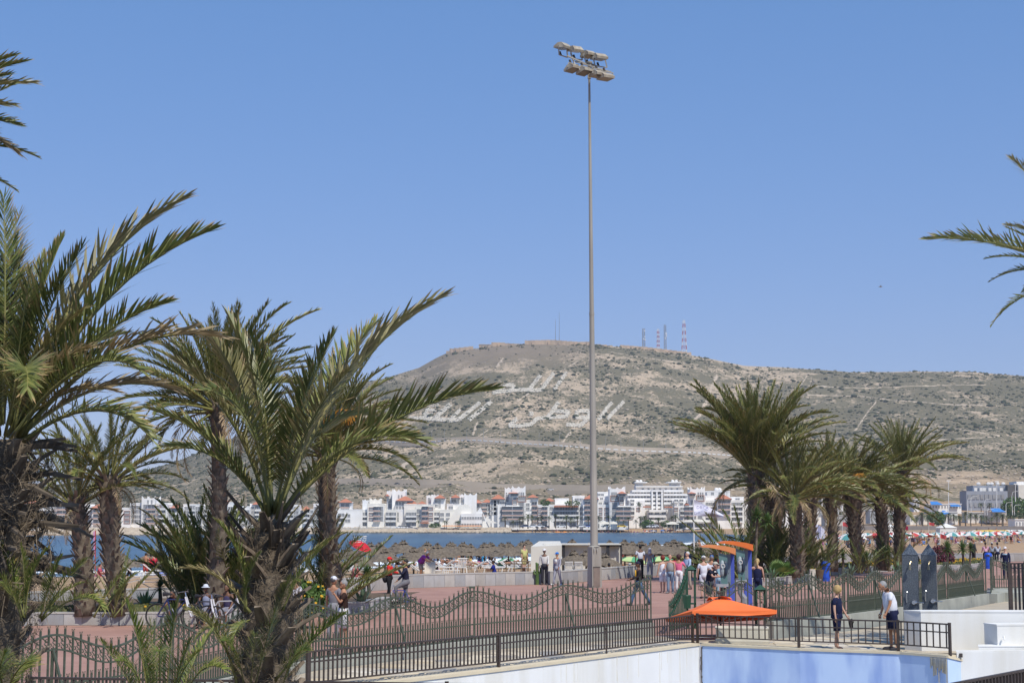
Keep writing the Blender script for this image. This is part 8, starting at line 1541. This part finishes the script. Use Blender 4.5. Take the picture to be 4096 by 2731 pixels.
def person(label, x, y, rz, h=1.75, skin=(.42, .24, .16), top=None, sl=1, bot=None, bk='long', hair=(.03, .02, .02), hat=None, shoes=(.05, .05, .05), P=None, fat=1., extra=None, Y=None, z=0., group=None, hk='short', brim=True, topbulk=1.12, sk=None, low=0., root=None):
    """x,y = picture position of the feet (or Y given)"""
    if Y is None: q = on(x, y, z)
    else: q = at(x, y, Y); q = Vector((q.x, Y, z))
    t = empty('person', (q.x, q.y, z), R(rz), label, 'person', group); J = pose(**(P or {})); s_ = h / 1.75
    link('body', make_body(J, fat), t, color=skin)
    if top: link('shirt', make_top(J, sl, fat, 1, topbulk, low), t, color=top)
    if bot: link('trousers' if bk == 'long' else 'shorts', make_bottom(J, bk, fat), t, color=bot)
    if sk: link('skirt', skirt(J, sk[0]), t, color=sk[1])
    c = J['hd']; 
    if hair:
        M = MB(); q_ = {'short': (.08, .10, .10), 'big': (.115, .13, .13), 'long': (.09, .105, .11)}[hk]; M.ell(c + Vector((0, .022, .028)), q_, 12, 8)
        if hk == 'long': M.tube([c + Vector((0, .06, .02)), c + Vector((0, .10, -.1)), c + Vector((0, .10, -.24))], [(.08, .05), (.075, .04), (.05, .02)], 8)
        link('hair', M.mesh('hair', m_hair, True), t, color=hair)
    if hat == 'scarf':
        M = MB(); M.ell(c + Vector((0, .02, .0)), (.098, .12, .135), 12, 8); M.tube([c + Vector((0, .03, -.08)), J['nek'] + Vector((0, .03, 0)), J['che'] + Vector((.05, .12, .08))], [(.1, .09), (.13, .11), (.06, .03)], 10); link('headscarf', M.mesh('headscarf', m_cloth, True), t, color=(.42, .42, .46))
    elif hat:
        M = MB(); M.ell(c + Vector((0, .01, .05)), (.088, .105, .08), 12, 8)
        if brim == 'round': M.lathe([(.05, 0), (.15, -.03), (.14, -.025), (.05, .01)], 16, c + Vector((0, 0, .05)))
        elif brim: M.add([c + Vector(v) for v in ((-.07, -.07, .045), (.07, -.07, .045), (.055, -.17, .025), (-.055, -.17, .025), (-.07, -.07, .057), (.07, -.07, .057), (.055, -.17, .033), (-.055, -.17, .033))], [(3, 2, 1, 0), (4, 5, 6, 7), (0, 1, 5, 4), (1, 2, 6, 5), (2, 3, 7, 6), (3, 0, 4, 7)])
        link('cap', M.mesh('cap', m_cloth, True), t, color=hat)
    if shoes:
        for k in 'LR': M = MB(); a, b_ = J['a' + k], J['t' + k]; d = (b_ - a); M.tube([a + Vector((0, .05, -.035)), a - Vector((0, 0, .03)), b_ + Vector((0, 0, .012)), b_ + d * .25 + Vector((0, 0, .012))], [.04, .048, .045, .025], 8); link('shoe', M.mesh('shoe', m_cloth, True), t, color=shoes)
    t.scale = (s_,) * 3
    if extra: extra(t, J)
    return t
PALE = (.55, .33, .24); TAN = (.42, .22, .13); DARK = (.18, .095, .06); NAVY = (.016, .02, .055); WHITE = (.72, .74, .80); BLACK = (.02, .02, .022); GREY = (.20, .20, .22); LGREY = (.36, .37, .42)
def part(t, nm, M, m, col=None): return link(nm, M.mesh(nm, m, True), t, color=col)
def ex_shoes(t, J):
    for k, dx in ((0, 0.02), (1, .13)):
        M = MB(); a = J['fR'] + Vector((dx, -.03 * k - .03, -.05)); M.tube([a, a + Vector((.05, .0, -.10)), a + Vector((.10, 0, -.23))], [(.03, .05), (.035, .05), (.02, .035)], 8); M.tube([a + Vector((.0, -.03, 0)), a + Vector((.07, -.05, -.05)), a + Vector((.05, -.03, -.11))], .012, 5)
        o = link('sandal', M.mesh('sandal', m_cloth, True), None, color=(.03, .028, .028)); o.matrix_basis = wm(t); tag(o, ('black strappy sandal dangling from the hand of the woman in navy', 'second black strappy sandal held by the woman in navy')[k], 'sandal')
def ex_watch(t, J): M = MB(); M.tube([J['wL'] - Vector((0, 0, .01)), J['wL'] + (J['fL'] - J['wL']).normalized() * .03], [.036, .036], 10); part(t, 'wristwatch', M, m_chrome); 
def ex_shades(t, J): M = MB(); c = J['hd']; [M.box(c + Vector((s * .032, -.093, .012)), (.05, .012, .035)) for s in (-1, 1)]; [M.bar(c + Vector((s * .06, -.085, .018)), c + Vector((s * .078, .01, .018)), .006) for s in (-1, 1)]; part(t, 'sunglasses', M, m_dark)
person('heavy old man in a white tee bowing his head beside the white wall', 3570, 2599, -82, 1.80, TAN, WHITE, 1, NAVY, 'shorts', (.32, .32, .32), None, (.05, .05, .06), dict(lean=10, head=(38, 0), al=(2, 8, 12), ar=(4, 10, 20), hl=(0, 2), hr=(-5, 3)), 1.38, ex_watch, topbulk=1.16, low=.08)
person('short-haired blonde woman in a navy dress carrying her sandals', 3350, 2595, 62, 1.60, PALE, NAVY, 1, NAVY, 'shorts', (.48, .33, .14), None, None, dict(head=(14, 0), al=(0, 10, 8), ar=(18, 8, 12)), 1.3, ex_shoes, hk='big', low=.06)
person('tanned man in a brown polo shirt and sunglasses, hand raised to his chest', 1372, 2590, -72, 1.74, TAN, (.045, .025, .02), 1, (.62, .62, .64), 'shorts', (.30, .29, .28), None, (.1, .08, .06), dict(al=(0, 8, 12), ar=(28, 10, 118)), 1.18, ex_shades)
person('man in a grey shirt and white cap behind the brown-shirted man', 1332, 2560, 150, 1.74, TAN, GREY, 1, (.25, .25, .27), 'long', (.1, .1, .1), (.66, .68, .74))
person('walker in a white top and black skirt half hidden by the bushy palm', 1178, 2540, -30, 1.7, TAN, (.66, .66, .7), 1, BLACK, 'long', (.05, .04, .03), None, sk=(.75, BLACK))
person('walker in a royal blue and yellow shirt behind the bushy palm', 1160, 2400, 170, 1.75, DARK, (.02, .08, .42), 1, (.35, .24, .12), 'long', (.03, .02, .02), None)
person('man in a white cap and white tracksuit top by the sea wall', 2178, 2338, -12, 1.80, DARK, (.62, .61, .58), 2, (.045, .045, .055), 'long', (.02, .02, .02), (.76, .76, .76), (.1, .08, .08), dict(al=(0, 8, 8), ar=(14, 8, 40)), 1.08, topbulk=1.2)
person('woman in a bright blue cap striding by the sea wall', 2229, 2340, -35, 1.66, TAN, BLACK, 1, LGREY, 'long', (.22, .13, .07), (.02, .18, .62), (.7, .7, .7), dict(hl=(16, 4), hr=(-14, 6), al=(-14, 12, 20), ar=(18, 14, 22)), 1.0, lambda t, J: (link('cardigan', make_top(J, 2, 1.1, 1, 1.18), t, color=(.33, .33, .40)).scale.__setitem__(1, .98), part(t, 'shirt_print', MB().box(J['che'] + Vector((0, -.155, -.02)), (.16, .012, .22)), m_fr)))
person('walker in a dark jacket, yellow shirt and jeans, behind the fence', 2556, 2422, -75, 1.74, DARK, (.03, .025, .028), 2, (.08, .14, .24), 'long', BLACK, (.03, .03, .06), (.06, .05, .05), dict(hl=(24, 6), hr=(-26, 8), al=(12, 8, 55), ar=(22, 8, 60), head=(8, 0)), 1.05, lambda t, J: part(t, 'yellow_shirt', MB().box(J['che'] + Vector((0, -.135, -.06)), (.1, .02, .36)), m_yel), topbulk=1.22)
person('man in a white t-shirt seen from behind by the sea wall', 2562, 2313, 175, 1.86, DARK, WHITE, 1, BLACK, 'long', BLACK)
person('woman in a grey headscarf, long grey top and grey trousers, walking away', 2600, 2318, 172, 1.72, TAN, (.24, .24, .27), 2, (.34, .34, .36), 'long', None, 'scarf', (.7, .7, .7), dict(hl=(10, 4), hr=(-10, 10), al=(4, 10, 20), ar=(0, 10, 20)), low=.2)
person('red-haired woman in a white vest and white shorts seen from behind', 2652, 2370, 200, 1.64, PALE, WHITE, 0, WHITE, 'shorts', (.22, .04, .025), None, None, dict(hl=(6, 2), hr=(-2, 2)), 1.08, hk='big')
person('bald man in a grey vest facing the red-haired woman', 2682, 2372, -20, 1.72, (.5, .28, .2), (.3, .3, .29), 0, (.22, .3, .4), 'long', None, None, (.2, .2, .2), dict(al=(20, 10, 60), ar=(5, 10, 20)), 1.2)
person('dark-haired woman in a bright pink top and white trousers', 2716, 2368, 165, 1.68, TAN, (.75, .16, .28), 1, (.7, .7, .72), 'long', (.06, .02, .02), None, (.6, .6, .6), dict(al=(10, 30, 90), ar=(10, 30, 90)), 1.15, hk='big')
person('white-haired man in a pale blue shirt behind the woman in pink', 2752, 2356, -60, 1.76, PALE, (.38, .48, .66), 2, (.4, .35, .28), 'long', (.6, .6, .6), None, (.1, .1, .1), dict(al=(20, 12, 40), ar=(10, 12, 30)), 1.2)
person('man in a denim jacket and dark cap standing by the flagpole', 2758, 2310, 175, 1.85, DARK, (.10, .12, .18), 2, (.05, .05, .07), 'long', BLACK, (.04, .05, .12), fat=1.15, topbulk=1.25)
person('man in a black t-shirt among the group by the flagpole', 2788, 2318, 160, 1.7, DARK, BLACK, 1, BLACK, 'long', BLACK); person('youth in a teal shirt among the group by the flagpole', 2804, 2316, 190, 1.72, DARK, (.06, .40, .34), 1, BLACK, 'long', BLACK)
person('man in a white t-shirt and white cap seen from behind near the booths', 2816, 2392, 178, 1.76, PALE, WHITE, 1, (.6, .6, .65), 'shorts', (.2, .18, .15), (.7, .7, .7), fat=1.15)
person('man in a white t-shirt and blue cap near the booths', 2849, 2390, 170, 1.78, TAN, WHITE, 1, (.3, .3, .35), 'shorts', (.3, .28, .25), (.05, .12, .34), fat=1.12)
person('man in a pale cap and navy t-shirt bending over by the gate', 2838, 2432, 55, 1.78, PALE, (.022, .025, .045), 1, (.06, .07, .09), 'shorts', (.35, .33, .3), (.5, .48, .4), (.2, .2, .2), dict(lean=16, head=(28, 0), al=(24, 14, 60), ar=(24, 10, 70)), 1.22, lambda t, J: part(t, 'shirt_print', MB().box(J['che'] + Vector((0, -.165, .04)), (.16, .012, .05)), m_fr))
person('red-haired woman in a sleeveless pale blue top by the left booth', 2880, 2404, 150, 1.66, PALE, (.36, .58, .66), 0, (.3, .45, .55), 'long', (.16, .03, .02), None, hk='big', low=.12)
person('person in a dark top with ginger hair standing behind the blue-capped man', 2857, 2318, 200, 1.72, PALE, (.1, .1, .11), 1, BLACK, 'long', (.25, .12, .05))
person('tall figure in black at the left booth panel', 2885, 2338, 180, 1.86, DARK, BLACK, 2, BLACK, 'long', BLACK, None)
person('blonde woman in a navy strap dress, hand on her hip by the right booth', 3032, 2412, 168, 1.74, PALE, NAVY, 0, NAVY, 'shorts', (.5, .36, .16), None, (.1, .05, .04), dict(hl=(6, 3), hr=(-5, 3), al=(5, 10, 20), ar=(-8, 48, -75)), 1.15, hk='long', low=.1)
def leanwall(label, x, Y, rz, **k): return person(label, x, 2250, rz, Y=Y, **k)
leanwall('man in a dark coat and brown trousers standing at the sea wall, right', 3896, 118, 100, h=1.8, skin=TAN, top=(.07, .075, .09), sl=2, bot=(.05, .04, .04), hair=(.35, .2, .12), topbulk=1.3)
def seated(label, x, Y, z, rz, **k): return person(label, x, 2250, rz, Y=Y, z=z, P=dict(hl=(84, 82), hr=(80, 78), al=(20, 10, 50), ar=(16, 10, 40), seat=0, lean=k.pop('lean', 4), head=k.pop('head', (4, 0))), **k)
seated('person in a pink shirt sitting on the far sea wall, right', 3944, 121, .62, 170, h=1.75, skin=DARK, top=(.72, .42, .52), sl=2, bot=BLACK, hair=BLACK)
seated('person in white cap and grey top sitting on the far sea wall', 3970, 121, .62, 165, h=1.7, skin=DARK, top=(.3, .34, .38), sl=2, bot=BLACK, hair=BLACK, hat=(.7, .7, .72))
seated('person with a green and white bag sitting on the far sea wall', 3992, 121, .62, 175, h=1.72, skin=DARK, top=(.5, .54, .6), sl=2, bot=NAVY, hair=BLACK)
person('man in a navy sports jacket and white cap walking at the right edge', 4024, 2300, -30, 1.78, PALE, (.02, .025, .07), 2, NAVY, 'long', (.2, .2, .2), (.72, .72, .74), (.1, .1, .1), dict(al=(12, 10, 75), ar=(0, 10, 15)), 1.15, lambda t, J: part(t, 'chest_stripe', MB().box(J['che'] + Vector((0, -.15, .05)), (.26, .012, .07)), mat('pale blue print', (.4, .6, .75), None, 3, .8)), Y=88, topbulk=1.25)
seated('person in black on the planter edge behind the left granite shower', 3662, 104, .3, 170, h=1.75, skin=DARK, top=BLACK, sl=2, bot=BLACK, hair=BLACK); seated('person in a maroon cap on the planter edge behind the right granite shower', 3728, 106, .45, 190, h=1.75, skin=TAN, top=(.25, .26, .28), sl=2, bot=BLACK, hair=BLACK, hat=(.2, .04, .06))
for x, Y, l, tp, h_, ht in ((716, 51.0, 'person in a black shirt bent forward on the left planter edge', BLACK, BLACK, None), (832, 51.1, 'woman in a white sun hat sitting on the left planter edge', (.30, .33, .45), BLACK, (.62, .66, .74)), (915, 51.1, 'person in a dark vest sitting right of the woman in the sun hat', (.07, .06, .12), BLACK, None)):
    seated(l, x, Y, .38, -12, h=1.7, skin=DARK, top=tp, sl=1 if x < 800 else 0, bot=(.25, .25, .3), bk='shorts', hair=h_, hat=ht, brim='round', lean=38 if x < 800 else 10, head=(20, 0) if x < 800 else (6, 0))
person('boy standing low on the sand, only his head above the left wall', 556, 2345, 0, 1.55, Y=66, skin=(.3, .16, .1), bot=NAVY, bk='shorts', hair=BLACK, z=-.78, shoes=None)
# two men by the bicycle
person('man in a red and black tracksuit and red cap facing the hooded man', 1556, 2402, 78, 1.76, TAN, (.62, .03, .03), 2, BLACK, 'long', (.1, .08, .07), (.72, .03, .03), (.2, .2, .2), dict(al=(10, 8, 120), ar=(20, 8, 60)), 1.08, lambda t, J: part(t, 'backpack', MB().ell(J['wai'] + Vector((.0, .17, -.12)), (.17, .12, .25), 10, 7), m_blk), topbulk=1.15)
person('bearded man in a navy hooded top astride a small bicycle, phone at his ear', 1622, 2428, -80, 1.80, TAN, (.028, .03, .06), 2, (.17, .17, .19), 'long', BLACK, None, (.7, .7, .7), dict(hl=(-2, 2), hr=(62, 72), al=(20, 6, 25), ar=(40, 10, 110), head=(6, 0)), 1.1, lambda t, J: (part(t, 'beard', MB().ell(J['hd'] + Vector((0, -.045, -.07)), (.055, .055, .05), 8, 6), m_blk), part(t, 'hood', MB().tube([J['nek'] + Vector((-.08, .08, .0)), J['nek'] + Vector((0, .12, .03)), J['nek'] + Vector((.08, .08, 0))], .055, 7), m_cloth, (.03, .03, .06))), topbulk=1.22)
# bicycles
def bicycle(label, x, Y, rz, col, s=1., wh=.33, z=0):
    q = at(x, 2300, Y); t = empty('bicycle', (q.x, Y, z), R(rz), label, 'bicycle', 'bicycles'); fr = mat('bike frame', (1, 1, 1), (.9, .9, .9), 3, .3, objc=True, spec=.5)
    for x_ in (-.52, .52):
        n_ = 22; M = MB(); P_ = [(x_ + wh * math.cos(2 * math.pi * i / n_), 0, wh + wh * math.sin(2 * math.pi * i / n_)) for i in range(n_ + 1)]; M.tube(P_, .024, 6, cap=False); o = link('wheel', M.mesh('tyre', mat('bike tyre', (.03, .03, .03), None, 5, .8), True), t)
        M = MB(); [M.bar((x_, .02 * (-1) ** i, wh), (x_ + (wh - .02) * math.cos(2 * math.pi * i / 16), 0, wh + (wh - .02) * math.sin(2 * math.pi * i / 16)), .004) for i in range(16)]; M.tube([(x_, -.03, wh), (x_, .03, wh)], .03, 8); link('spokes', M.mesh('spokes', m_chrome), t)['kind'] = 'stuff'
    M = MB(); bb = (-.08, 0, .3); hd = (.34, 0, .78); st = (-.22, 0, .78); [M.tube([a, b_], .02, 6) for a, b_ in ((bb, hd), (bb, st), (st, hd), ((-.52, 0, wh), bb), ((-.52, 0, wh), st))]; M.build('frame', fr, t, local=True, color=col)
    M = MB(); M.tube([(.32, -.04, .86), (.40, -.05, .6), (.52, -.05, wh)], [.02, .028, .02], 6); M.tube([(.32, .04, .86), (.40, .05, .6), (.52, .05, wh)], [.02, .028, .02], 6); M.build('fork', fr, t, local=True, color=(.7, .7, .72))
    M = MB(); M.tube([(.33, 0, .86), (.3, 0, .98)], .018, 6); M.tube([(.24, -.3, .98), (.32, -.1, 1.0), (.32, .1, 1.0), (.24, .3, .98)], .014, 6); M.build('handlebar', m_chrome, t, local=True); M = MB(); M.tube([(-.36, 0, .92), (-.24, 0, .93), (-.08, 0, .92)], [(.06, .03), (.05, .03), (.015, .015)], 8); M.tube([st, (-.25, 0, .92)], .014, 6); M.build('saddle', m_blk, t, local=True)
    M = MB(); M.tube([(-.08, -.05, .3), (-.08, .05, .3)], .08, 10); M.bar((-.08, -.07, .3), (-.02, -.07, .15), .02); M.bar((-.08, .07, .3), (-.14, .07, .45), .02); M.build('crank', m_dark, t, local=True); t.scale = (s,) * 3
bicycle('mountain bike with white forks leaning at the planter, nearest of the group', 702, 49.4, -14, (.02, .03, .12), 1.12); bicycle('black bicycle with a red fork parked in the middle of the group', 818, 49.3, -35, (.05, .05, .06), 1.05); bicycle('silver bicycle parked nearest the bushy palm', 905, 49.5, 25, (.4, .4, .42), 1.05)
bicycle('small folding bicycle under the man in the hooded top', 1600, 60.8, 185, (.03, .06, .3), .82, .24)
# bathers and beach crowd from a few shared bodies
CR = {}
def crowd_mesh(k):
    if k in CR: return CR[k]
    J = {'stand': lambda: pose(), 'walk': lambda: pose(hl=(18, 6), hr=(-16, 8), al=(-14, 10, 20), ar=(16, 10, 20)), 'sit': lambda: pose(hl=(78, 100), hr=(72, 96), seat=.0, lean=6, al=(30, 10, 60), ar=(20, 10, 60)), 'lie': lambda: pose(hl=(3, 0), hr=(10, 24), al=(0, 14, 10), ar=(150, 30, 60)), 'bend': lambda: pose(lean=42, hl=(12, 12), hr=(2, 6), al=(30, 6, 20), ar=(30, 6, 20), head=(10, 0))}[k]()
    b_ = make_body(J, 1.08, 0); tp = make_top(J, 1, 1.1, 0, 1.15); bt = make_bottom(J, 'shorts' if k != 'lie' else 'briefs', 1.1, 0); M = MB(); M.ell(J['hd'] + Vector((0, .02, .028)), (.084, .104, .1), 8, 6); CR[k] = (b_, tp, bt, M.mesh('hair', m_hair, True)); return CR[k]
CN = ('red', 'blue', 'white', 'black', 'navy', 'yellow', 'purple', 'teal', 'pink', 'grey')
def bather(px, Y, k, rz, skin, top, bot, hair, label, group=None, z=None, h=1.7, name='person'):
    if '@' in label: label = label.replace('@', ('bare-chested' if top is None else CN[cols.index(top)] + '-topped') + ' figure in ' + CN[cols.index(bot)] + ' shorts, ' + {'stand': 'standing', 'walk': 'walking', 'sit': 'sitting', 'lie': 'lying'}[k])
    p = at(px, 2250, Y); z0 = sz(p.x, Y) if z is None else z; t = empty(name, (p.x, Y, z0), R(rz), label, 'person', group); t.scale = (h / 1.75,) * 3; ms = crowd_mesh(k)
    link('body', ms[0], t, color=skin)
    if top: link('shirt', ms[1], t, color=top)
    if bot: link('shorts', ms[2], t, color=bot)
    link('hair', ms[3], t, color=hair)
    if k == 'lie': t.rotation_euler = (R(-84), 0, R(rz)); t.location.z = z0 + .48
    return t
for px, Y, k, rz, sk_, tp, bt, hr_, l, h_ in [(1682, 93.5, 'bend', 60, TAN, (.30, .05, .36), (.30, .26, .25), (.5, .5, .5), 'older man in a purple shirt bending over the propped cushion', 1.75), (1918, 128, 'stand', 180, TAN, None, BL, BLACK, 'slim bather in blue shorts, left of the pair', 1.7), (1936, 126, 'stand', 175, PALE, None, (.04, .3, .55), (.2, .12, .06), 'bather in turquoise shorts, right of the pair', 1.8), (1868, 120, 'walk', 90, DARK, (.02, .12, .08), BLACK, BLACK, 'bather in a dark green top under the middle row', 1.7), (1797, 130, 'stand', 180, PALE, WHITE, WHITE, (.4, .3, .2), 'bather in white by the water, centre', 1.7),
        (1742, 118, 'walk', 200, DARK, WHITE, BL, BLACK, 'bather in a white top beyond the propped cushion', 1.7), (2096, 104, 'stand', 40, PALE, (.5, .48, .2), (.5, .45, .2), BLACK, 'person in khaki under the umbrella by the tent', 1.75), (1978, 98, 'sit', -90, DARK, (.02, .03, .22), BLACK, BLACK, 'person in a blue top reclining right of the bathers', 1.75), (1418, 92, 'sit', 60, (.6, .25, .2), (.7, .2, .22), (.7, .2, .22), (.3, .2, .1), 'sunburnt woman in a pink swimsuit under the left umbrella', 1.7), (2436, 92, 'sit', 180, DARK, WHITE, BLACK, BLACK, 'man in a white t-shirt sitting with his back to the wall, right of the mast', 1.8), (2490, 92.5, 'sit', 150, PALE, (.42, .42, .72), LGREY, (.3, .15, .08), 'woman in a lilac top sitting right of the tent', 1.65), (2516, 93, 'sit', 130, PALE, None, RE, (.4, .4, .4), 'sunburnt bare-chested man sitting right of the tent', 1.75),
        (583, 110, 'stand', 160, TAN, None, RE, BLACK, 'bather standing left of the lone thatched umbrella', 1.7), (603, 112, 'stand', 190, DARK, (.5, .03, .05), BLACK, BLACK, 'bather in a red top beside the lone thatched umbrella', 1.7), (615, 114, 'stand', 170, PALE, (.6, .05, .08), BL, (.5, .5, .5), 'grey-haired bather in red by the water, left', 1.75), (630, 116, 'stand', 180, TAN, None, BL, BLACK, 'bather right of the three by the water, left', 1.7), (590, 148, 'stand', 180, TAN, None, BL, BLACK, 'wader in the shallows beyond the left umbrellas', 1.7), (396, 104, 'sit', 90, (.55, .25, .2), (.5, .1, .14), RE, BLACK, 'woman in red on a lounger between the slender trunks', 1.7), (425, 108, 'sit', -80, PALE, (.7, .5, .55), RE, BLACK, 'woman in pale pink on a lounger between the slender trunks', 1.7), (518, 125, 'walk', 120, DARK, NAVY, BLACK, BLACK, 'bather in dark clothes beyond the left umbrellas', 1.7)]:
    bather(px, Y, k, rz, sk_, tp, bt, hr_, l, None, None, h_)
q = random.Random(5)
cols = [RE, BL, WHITE, BLACK, NAVY, YE, PU, (.05, .3, .5), (.6, .3, .35), (.3, .3, .32)]
for k, (px, Y) in enumerate([(1770, 106), (1815, 109), (1890, 103), (1950, 107), (1390, 98), (2010, 106), (1660, 104), (1862, 112), (1730, 112)]): bather(px, Y, 'lie', q.choice((35, -30, 60, 140)), q.choice((PALE, TAN, (.5, .27, .2))), None, q.choice(cols), q.choice((BLACK, (.3, .2, .1), (.5, .4, .3))), 'sunbather lying on a white lounger under the thatched umbrellas', 'sunbathers on the loungers', sz(at(px, 2250, Y).x, Y) - .05)
for k in range(34): px = 1700 + (k * 131 % 1130); Y = 118 + (k * 37 % 60); bather(px, Y, q.choice(('stand', 'walk', 'sit')), q.uniform(0, 360), q.choice((PALE, TAN, DARK)), q.choice((None, q.choice(cols))), q.choice(cols), q.choice((BLACK, BLACK, (.3, .2, .1))), '@ on the sand beyond the thatched umbrellas', 'bathers beyond the umbrellas')
# far beach in front of the marina
for k in range(95):
    px = q.uniform(2085, 2790) if k < 88 else q.uniform(1950, 2085); y = q.uniform(2113, 2127); p = at(px, y, 738 + (2127 - y) * 1.5); bather(px, p.y, q.choice(('stand', 'walk', 'walk', 'sit')), q.uniform(0, 360), q.choice((PALE, TAN, DARK)), q.choice((None, q.choice(cols))), q.choice(cols), BLACK, '@ on the far beach below the marina', 'figures on the far marina beach', None, 1.8)
for px, y, cs, l in ((2585, 2120, (RE, W_), 'red parasol on the far marina beach, left'), (2612, 2114, (BL, W_), 'blue parasol on the far marina beach'), (2652, 2113, (BL,), 'second blue parasol on the far marina beach'), (2684, 2114, (RE,), 'red parasol on the far marina beach, right'), (2708, 2121, (W_,), 'white shade on the far marina beach'), (2230, 2110, (OR,), 'red kiosk awning before the deep balconies'), (2256, 2110, (OR,), 'second red kiosk awning before the deep balconies')): p = at(px, y, 742); brolly(p.x, 742, sz(p.x, 742), 1.7, cs, l, None)
for k in range(26): px = 2706 + k * 5.5; p = at(px, 2110, 741); brolly(p.x, 741 + (k % 3) * 4, sz(p.x, 741), 1.3, (W_,), 'white parasol in the row of the beach restaurant', 'white parasols by the beach restaurant')
for k in range(14): p = at(1775 + k * 11, 2100, 738); brolly(p.x, 738, p.z - 1.9, 1.2, (OR,), 'orange parasol on the terrace of the sail-shaped building', 'orange terrace parasols')
# right-hand beach: parasols, tents, crowd
pal = [(RE, W_), (YE, OR), (OR,), (W_,), (BL, W_), (GR, YE), (PU,), (TE, W_), (PI, W_), (YE,), (W_, BL), (LB,), (OR, W_), (RE,)]
nm = ['red and white', 'yellow and orange', 'orange', 'white', 'blue and white', 'green and yellow', 'purple', 'teal and white', 'pink and white', 'yellow', 'white and blue', 'pale blue', 'orange and white', 'red']
for k in range(118):
    if k < 26: px = 3905 + (k * 61 % 190); y = 2126 + (k % 3) * 3; c = (9 if k % 3 else 3)
    else: px = 3290 + (k * 173 % 830); y = 2137 + ((k * 89) % 56) * (1 if px < 3700 else .75); c = (k * 7) % 14
    Y = 4.05 * 6400 / (y - 2070 + 14); p = at(px, 2200, Y); brolly(p.x, Y, sz(p.x, Y), .95 + (k % 5) * .08, pal[c], nm[c] + ' parasol on the crowded right beach', 'parasols on the crowded right beach', q.uniform(-.25, .25), 1.7)
for k in range(170):
    px = 3290 + q.random() * 830; y = 2122 + 78 * q.random() ** 1.2 * (1 if px < 3800 else .8); Y = 4.05 * 6400 / (y - 2070); bather(px, Y, q.choice(('stand', 'walk', 'sit', 'sit')), q.uniform(0, 360), q.choice((PALE, TAN, DARK)), q.choice((None, q.choice(cols))), q.choice(cols), BLACK, '@ among the crowded right-hand parasols', 'crowd on the right beach', None, 1.75)
m_wt = mat('white tent cloth', (.72, .71, .67), (.66, .65, .61), .6, .9)
for x0, x1, yt, ye, yb, Y, l in ((3532, 3592, 2094, 2107, 2126, 440, 'white marquee behind the knobbly palm trunk'), (3760, 3827, 2092, 2110, 2128, 430, 'white square marquee with a pointed roof on the right beach')):
    a, b_ = at(x0, ye, Y), at(x1, ye, Y); zt = at(x0, yt, Y).z; zb = sz(a.x, Y); d = b_.x - a.x; M = MB(); M.box(((a.x + b_.x) / 2, Y + d / 2, (a.z + zb) / 2), (d, d, a.z - zb)); t = empty('marquee', (a.x, Y, zb), 0, l, 'marquee'); M.build('walls', m_wt, t); M = MB(); M.add([(a.x - .2, Y - .2, a.z), (b_.x + .2, Y - .2, a.z), (b_.x + .2, Y + d, a.z), (a.x - .2, Y + d, a.z), ((a.x + b_.x) / 2, Y + d / 2, zt)], [(0, 1, 4), (1, 2, 4), (2, 3, 4), (3, 0, 4)]); M.build('roof', m_wt, t)
for px, yt, yb, Y, c, l in ((3760, 2132, 2170, 230, RE, 'red flag left of the large yucca'), (3610, 2098, 2135, 300, (.35, .02, .06), 'dark red flag by the rightmost palm trunk'), (3592, 2082, 2112, 430, RE, 'red flags behind the white marquee'), (3715, 2087, 2112, 430, RE, 'red flag right of the rightmost palm'), (3370, 2086, 2122, 400, RE, 'red flag on a pole between the right trunks'), (3893, 2143, 2165, 220, LG, 'yellow-green wind flag behind the yuccas'), (3865, 2144, 2165, 215, (.2, .05, .1), 'maroon wind flag behind the middle yucca')):
    a, b_ = at(px, yb, Y), at(px, yt, Y); t = empty('beach_flag', (a.x, Y, sz(a.x, Y)), 0, l, 'flag'); M = MB(); M.tube([(a.x, Y, sz(a.x, Y)), b_], .05, 5); M.build('pole', m_fr, t); g = [(b_.x + u * .085 * Y / 6400 * 250, Y + .2 * math.sin(u * 5), b_.z - .3 * u - v * (b_.z - a.z) * .45) for u in (0, .35, .7, 1) for v in (0, .5, 1)]; M = MB(); M.add(g, [(i * 3 + j, (i + 1) * 3 + j, (i + 1) * 3 + j + 1, i * 3 + j + 1) for i in range(3) for j in range(2)]); M.build('cloth', m_cl, t, color=c)
for px, y, s_, c, l in ((3990, 2147, .95, OR, 'large orange parasol right of the yuccas'), (3905, 2149, .85, OR, 'orange parasol above the middle yuccas'), (3655, 2165, .8, YE, 'yellow parasol left of the granite pyramids')): Y = 330; p = at(px, y, Y); z0 = sz(p.x, Y); brolly(p.x, Y, z0, s_, (c,), l, None, 0, max(1.6, p.z - z0))
# ------------------------------------------------------------------ AIR
hm = bpy.data.materials.new('haze'); hm.use_nodes = True; n = hm.node_tree; n.nodes.clear(); v_ = n.nodes.new('ShaderNodeVolumePrincipled'); v_.inputs['Color'].default_value = (.80, .88, 1, 1); v_.inputs['Density'].default_value = .00012; v_.inputs['Anisotropy'].default_value = .2
ho_ = n.nodes.new('ShaderNodeOutputMaterial'); n.links.new(v_.outputs[0], ho_.inputs['Volume'])
M = MB(); M.box((-450, 1210, 133), (4500, 2560, 284)); tag(M.build('haze', hm), label='thin blue sea haze', kind='stuff')
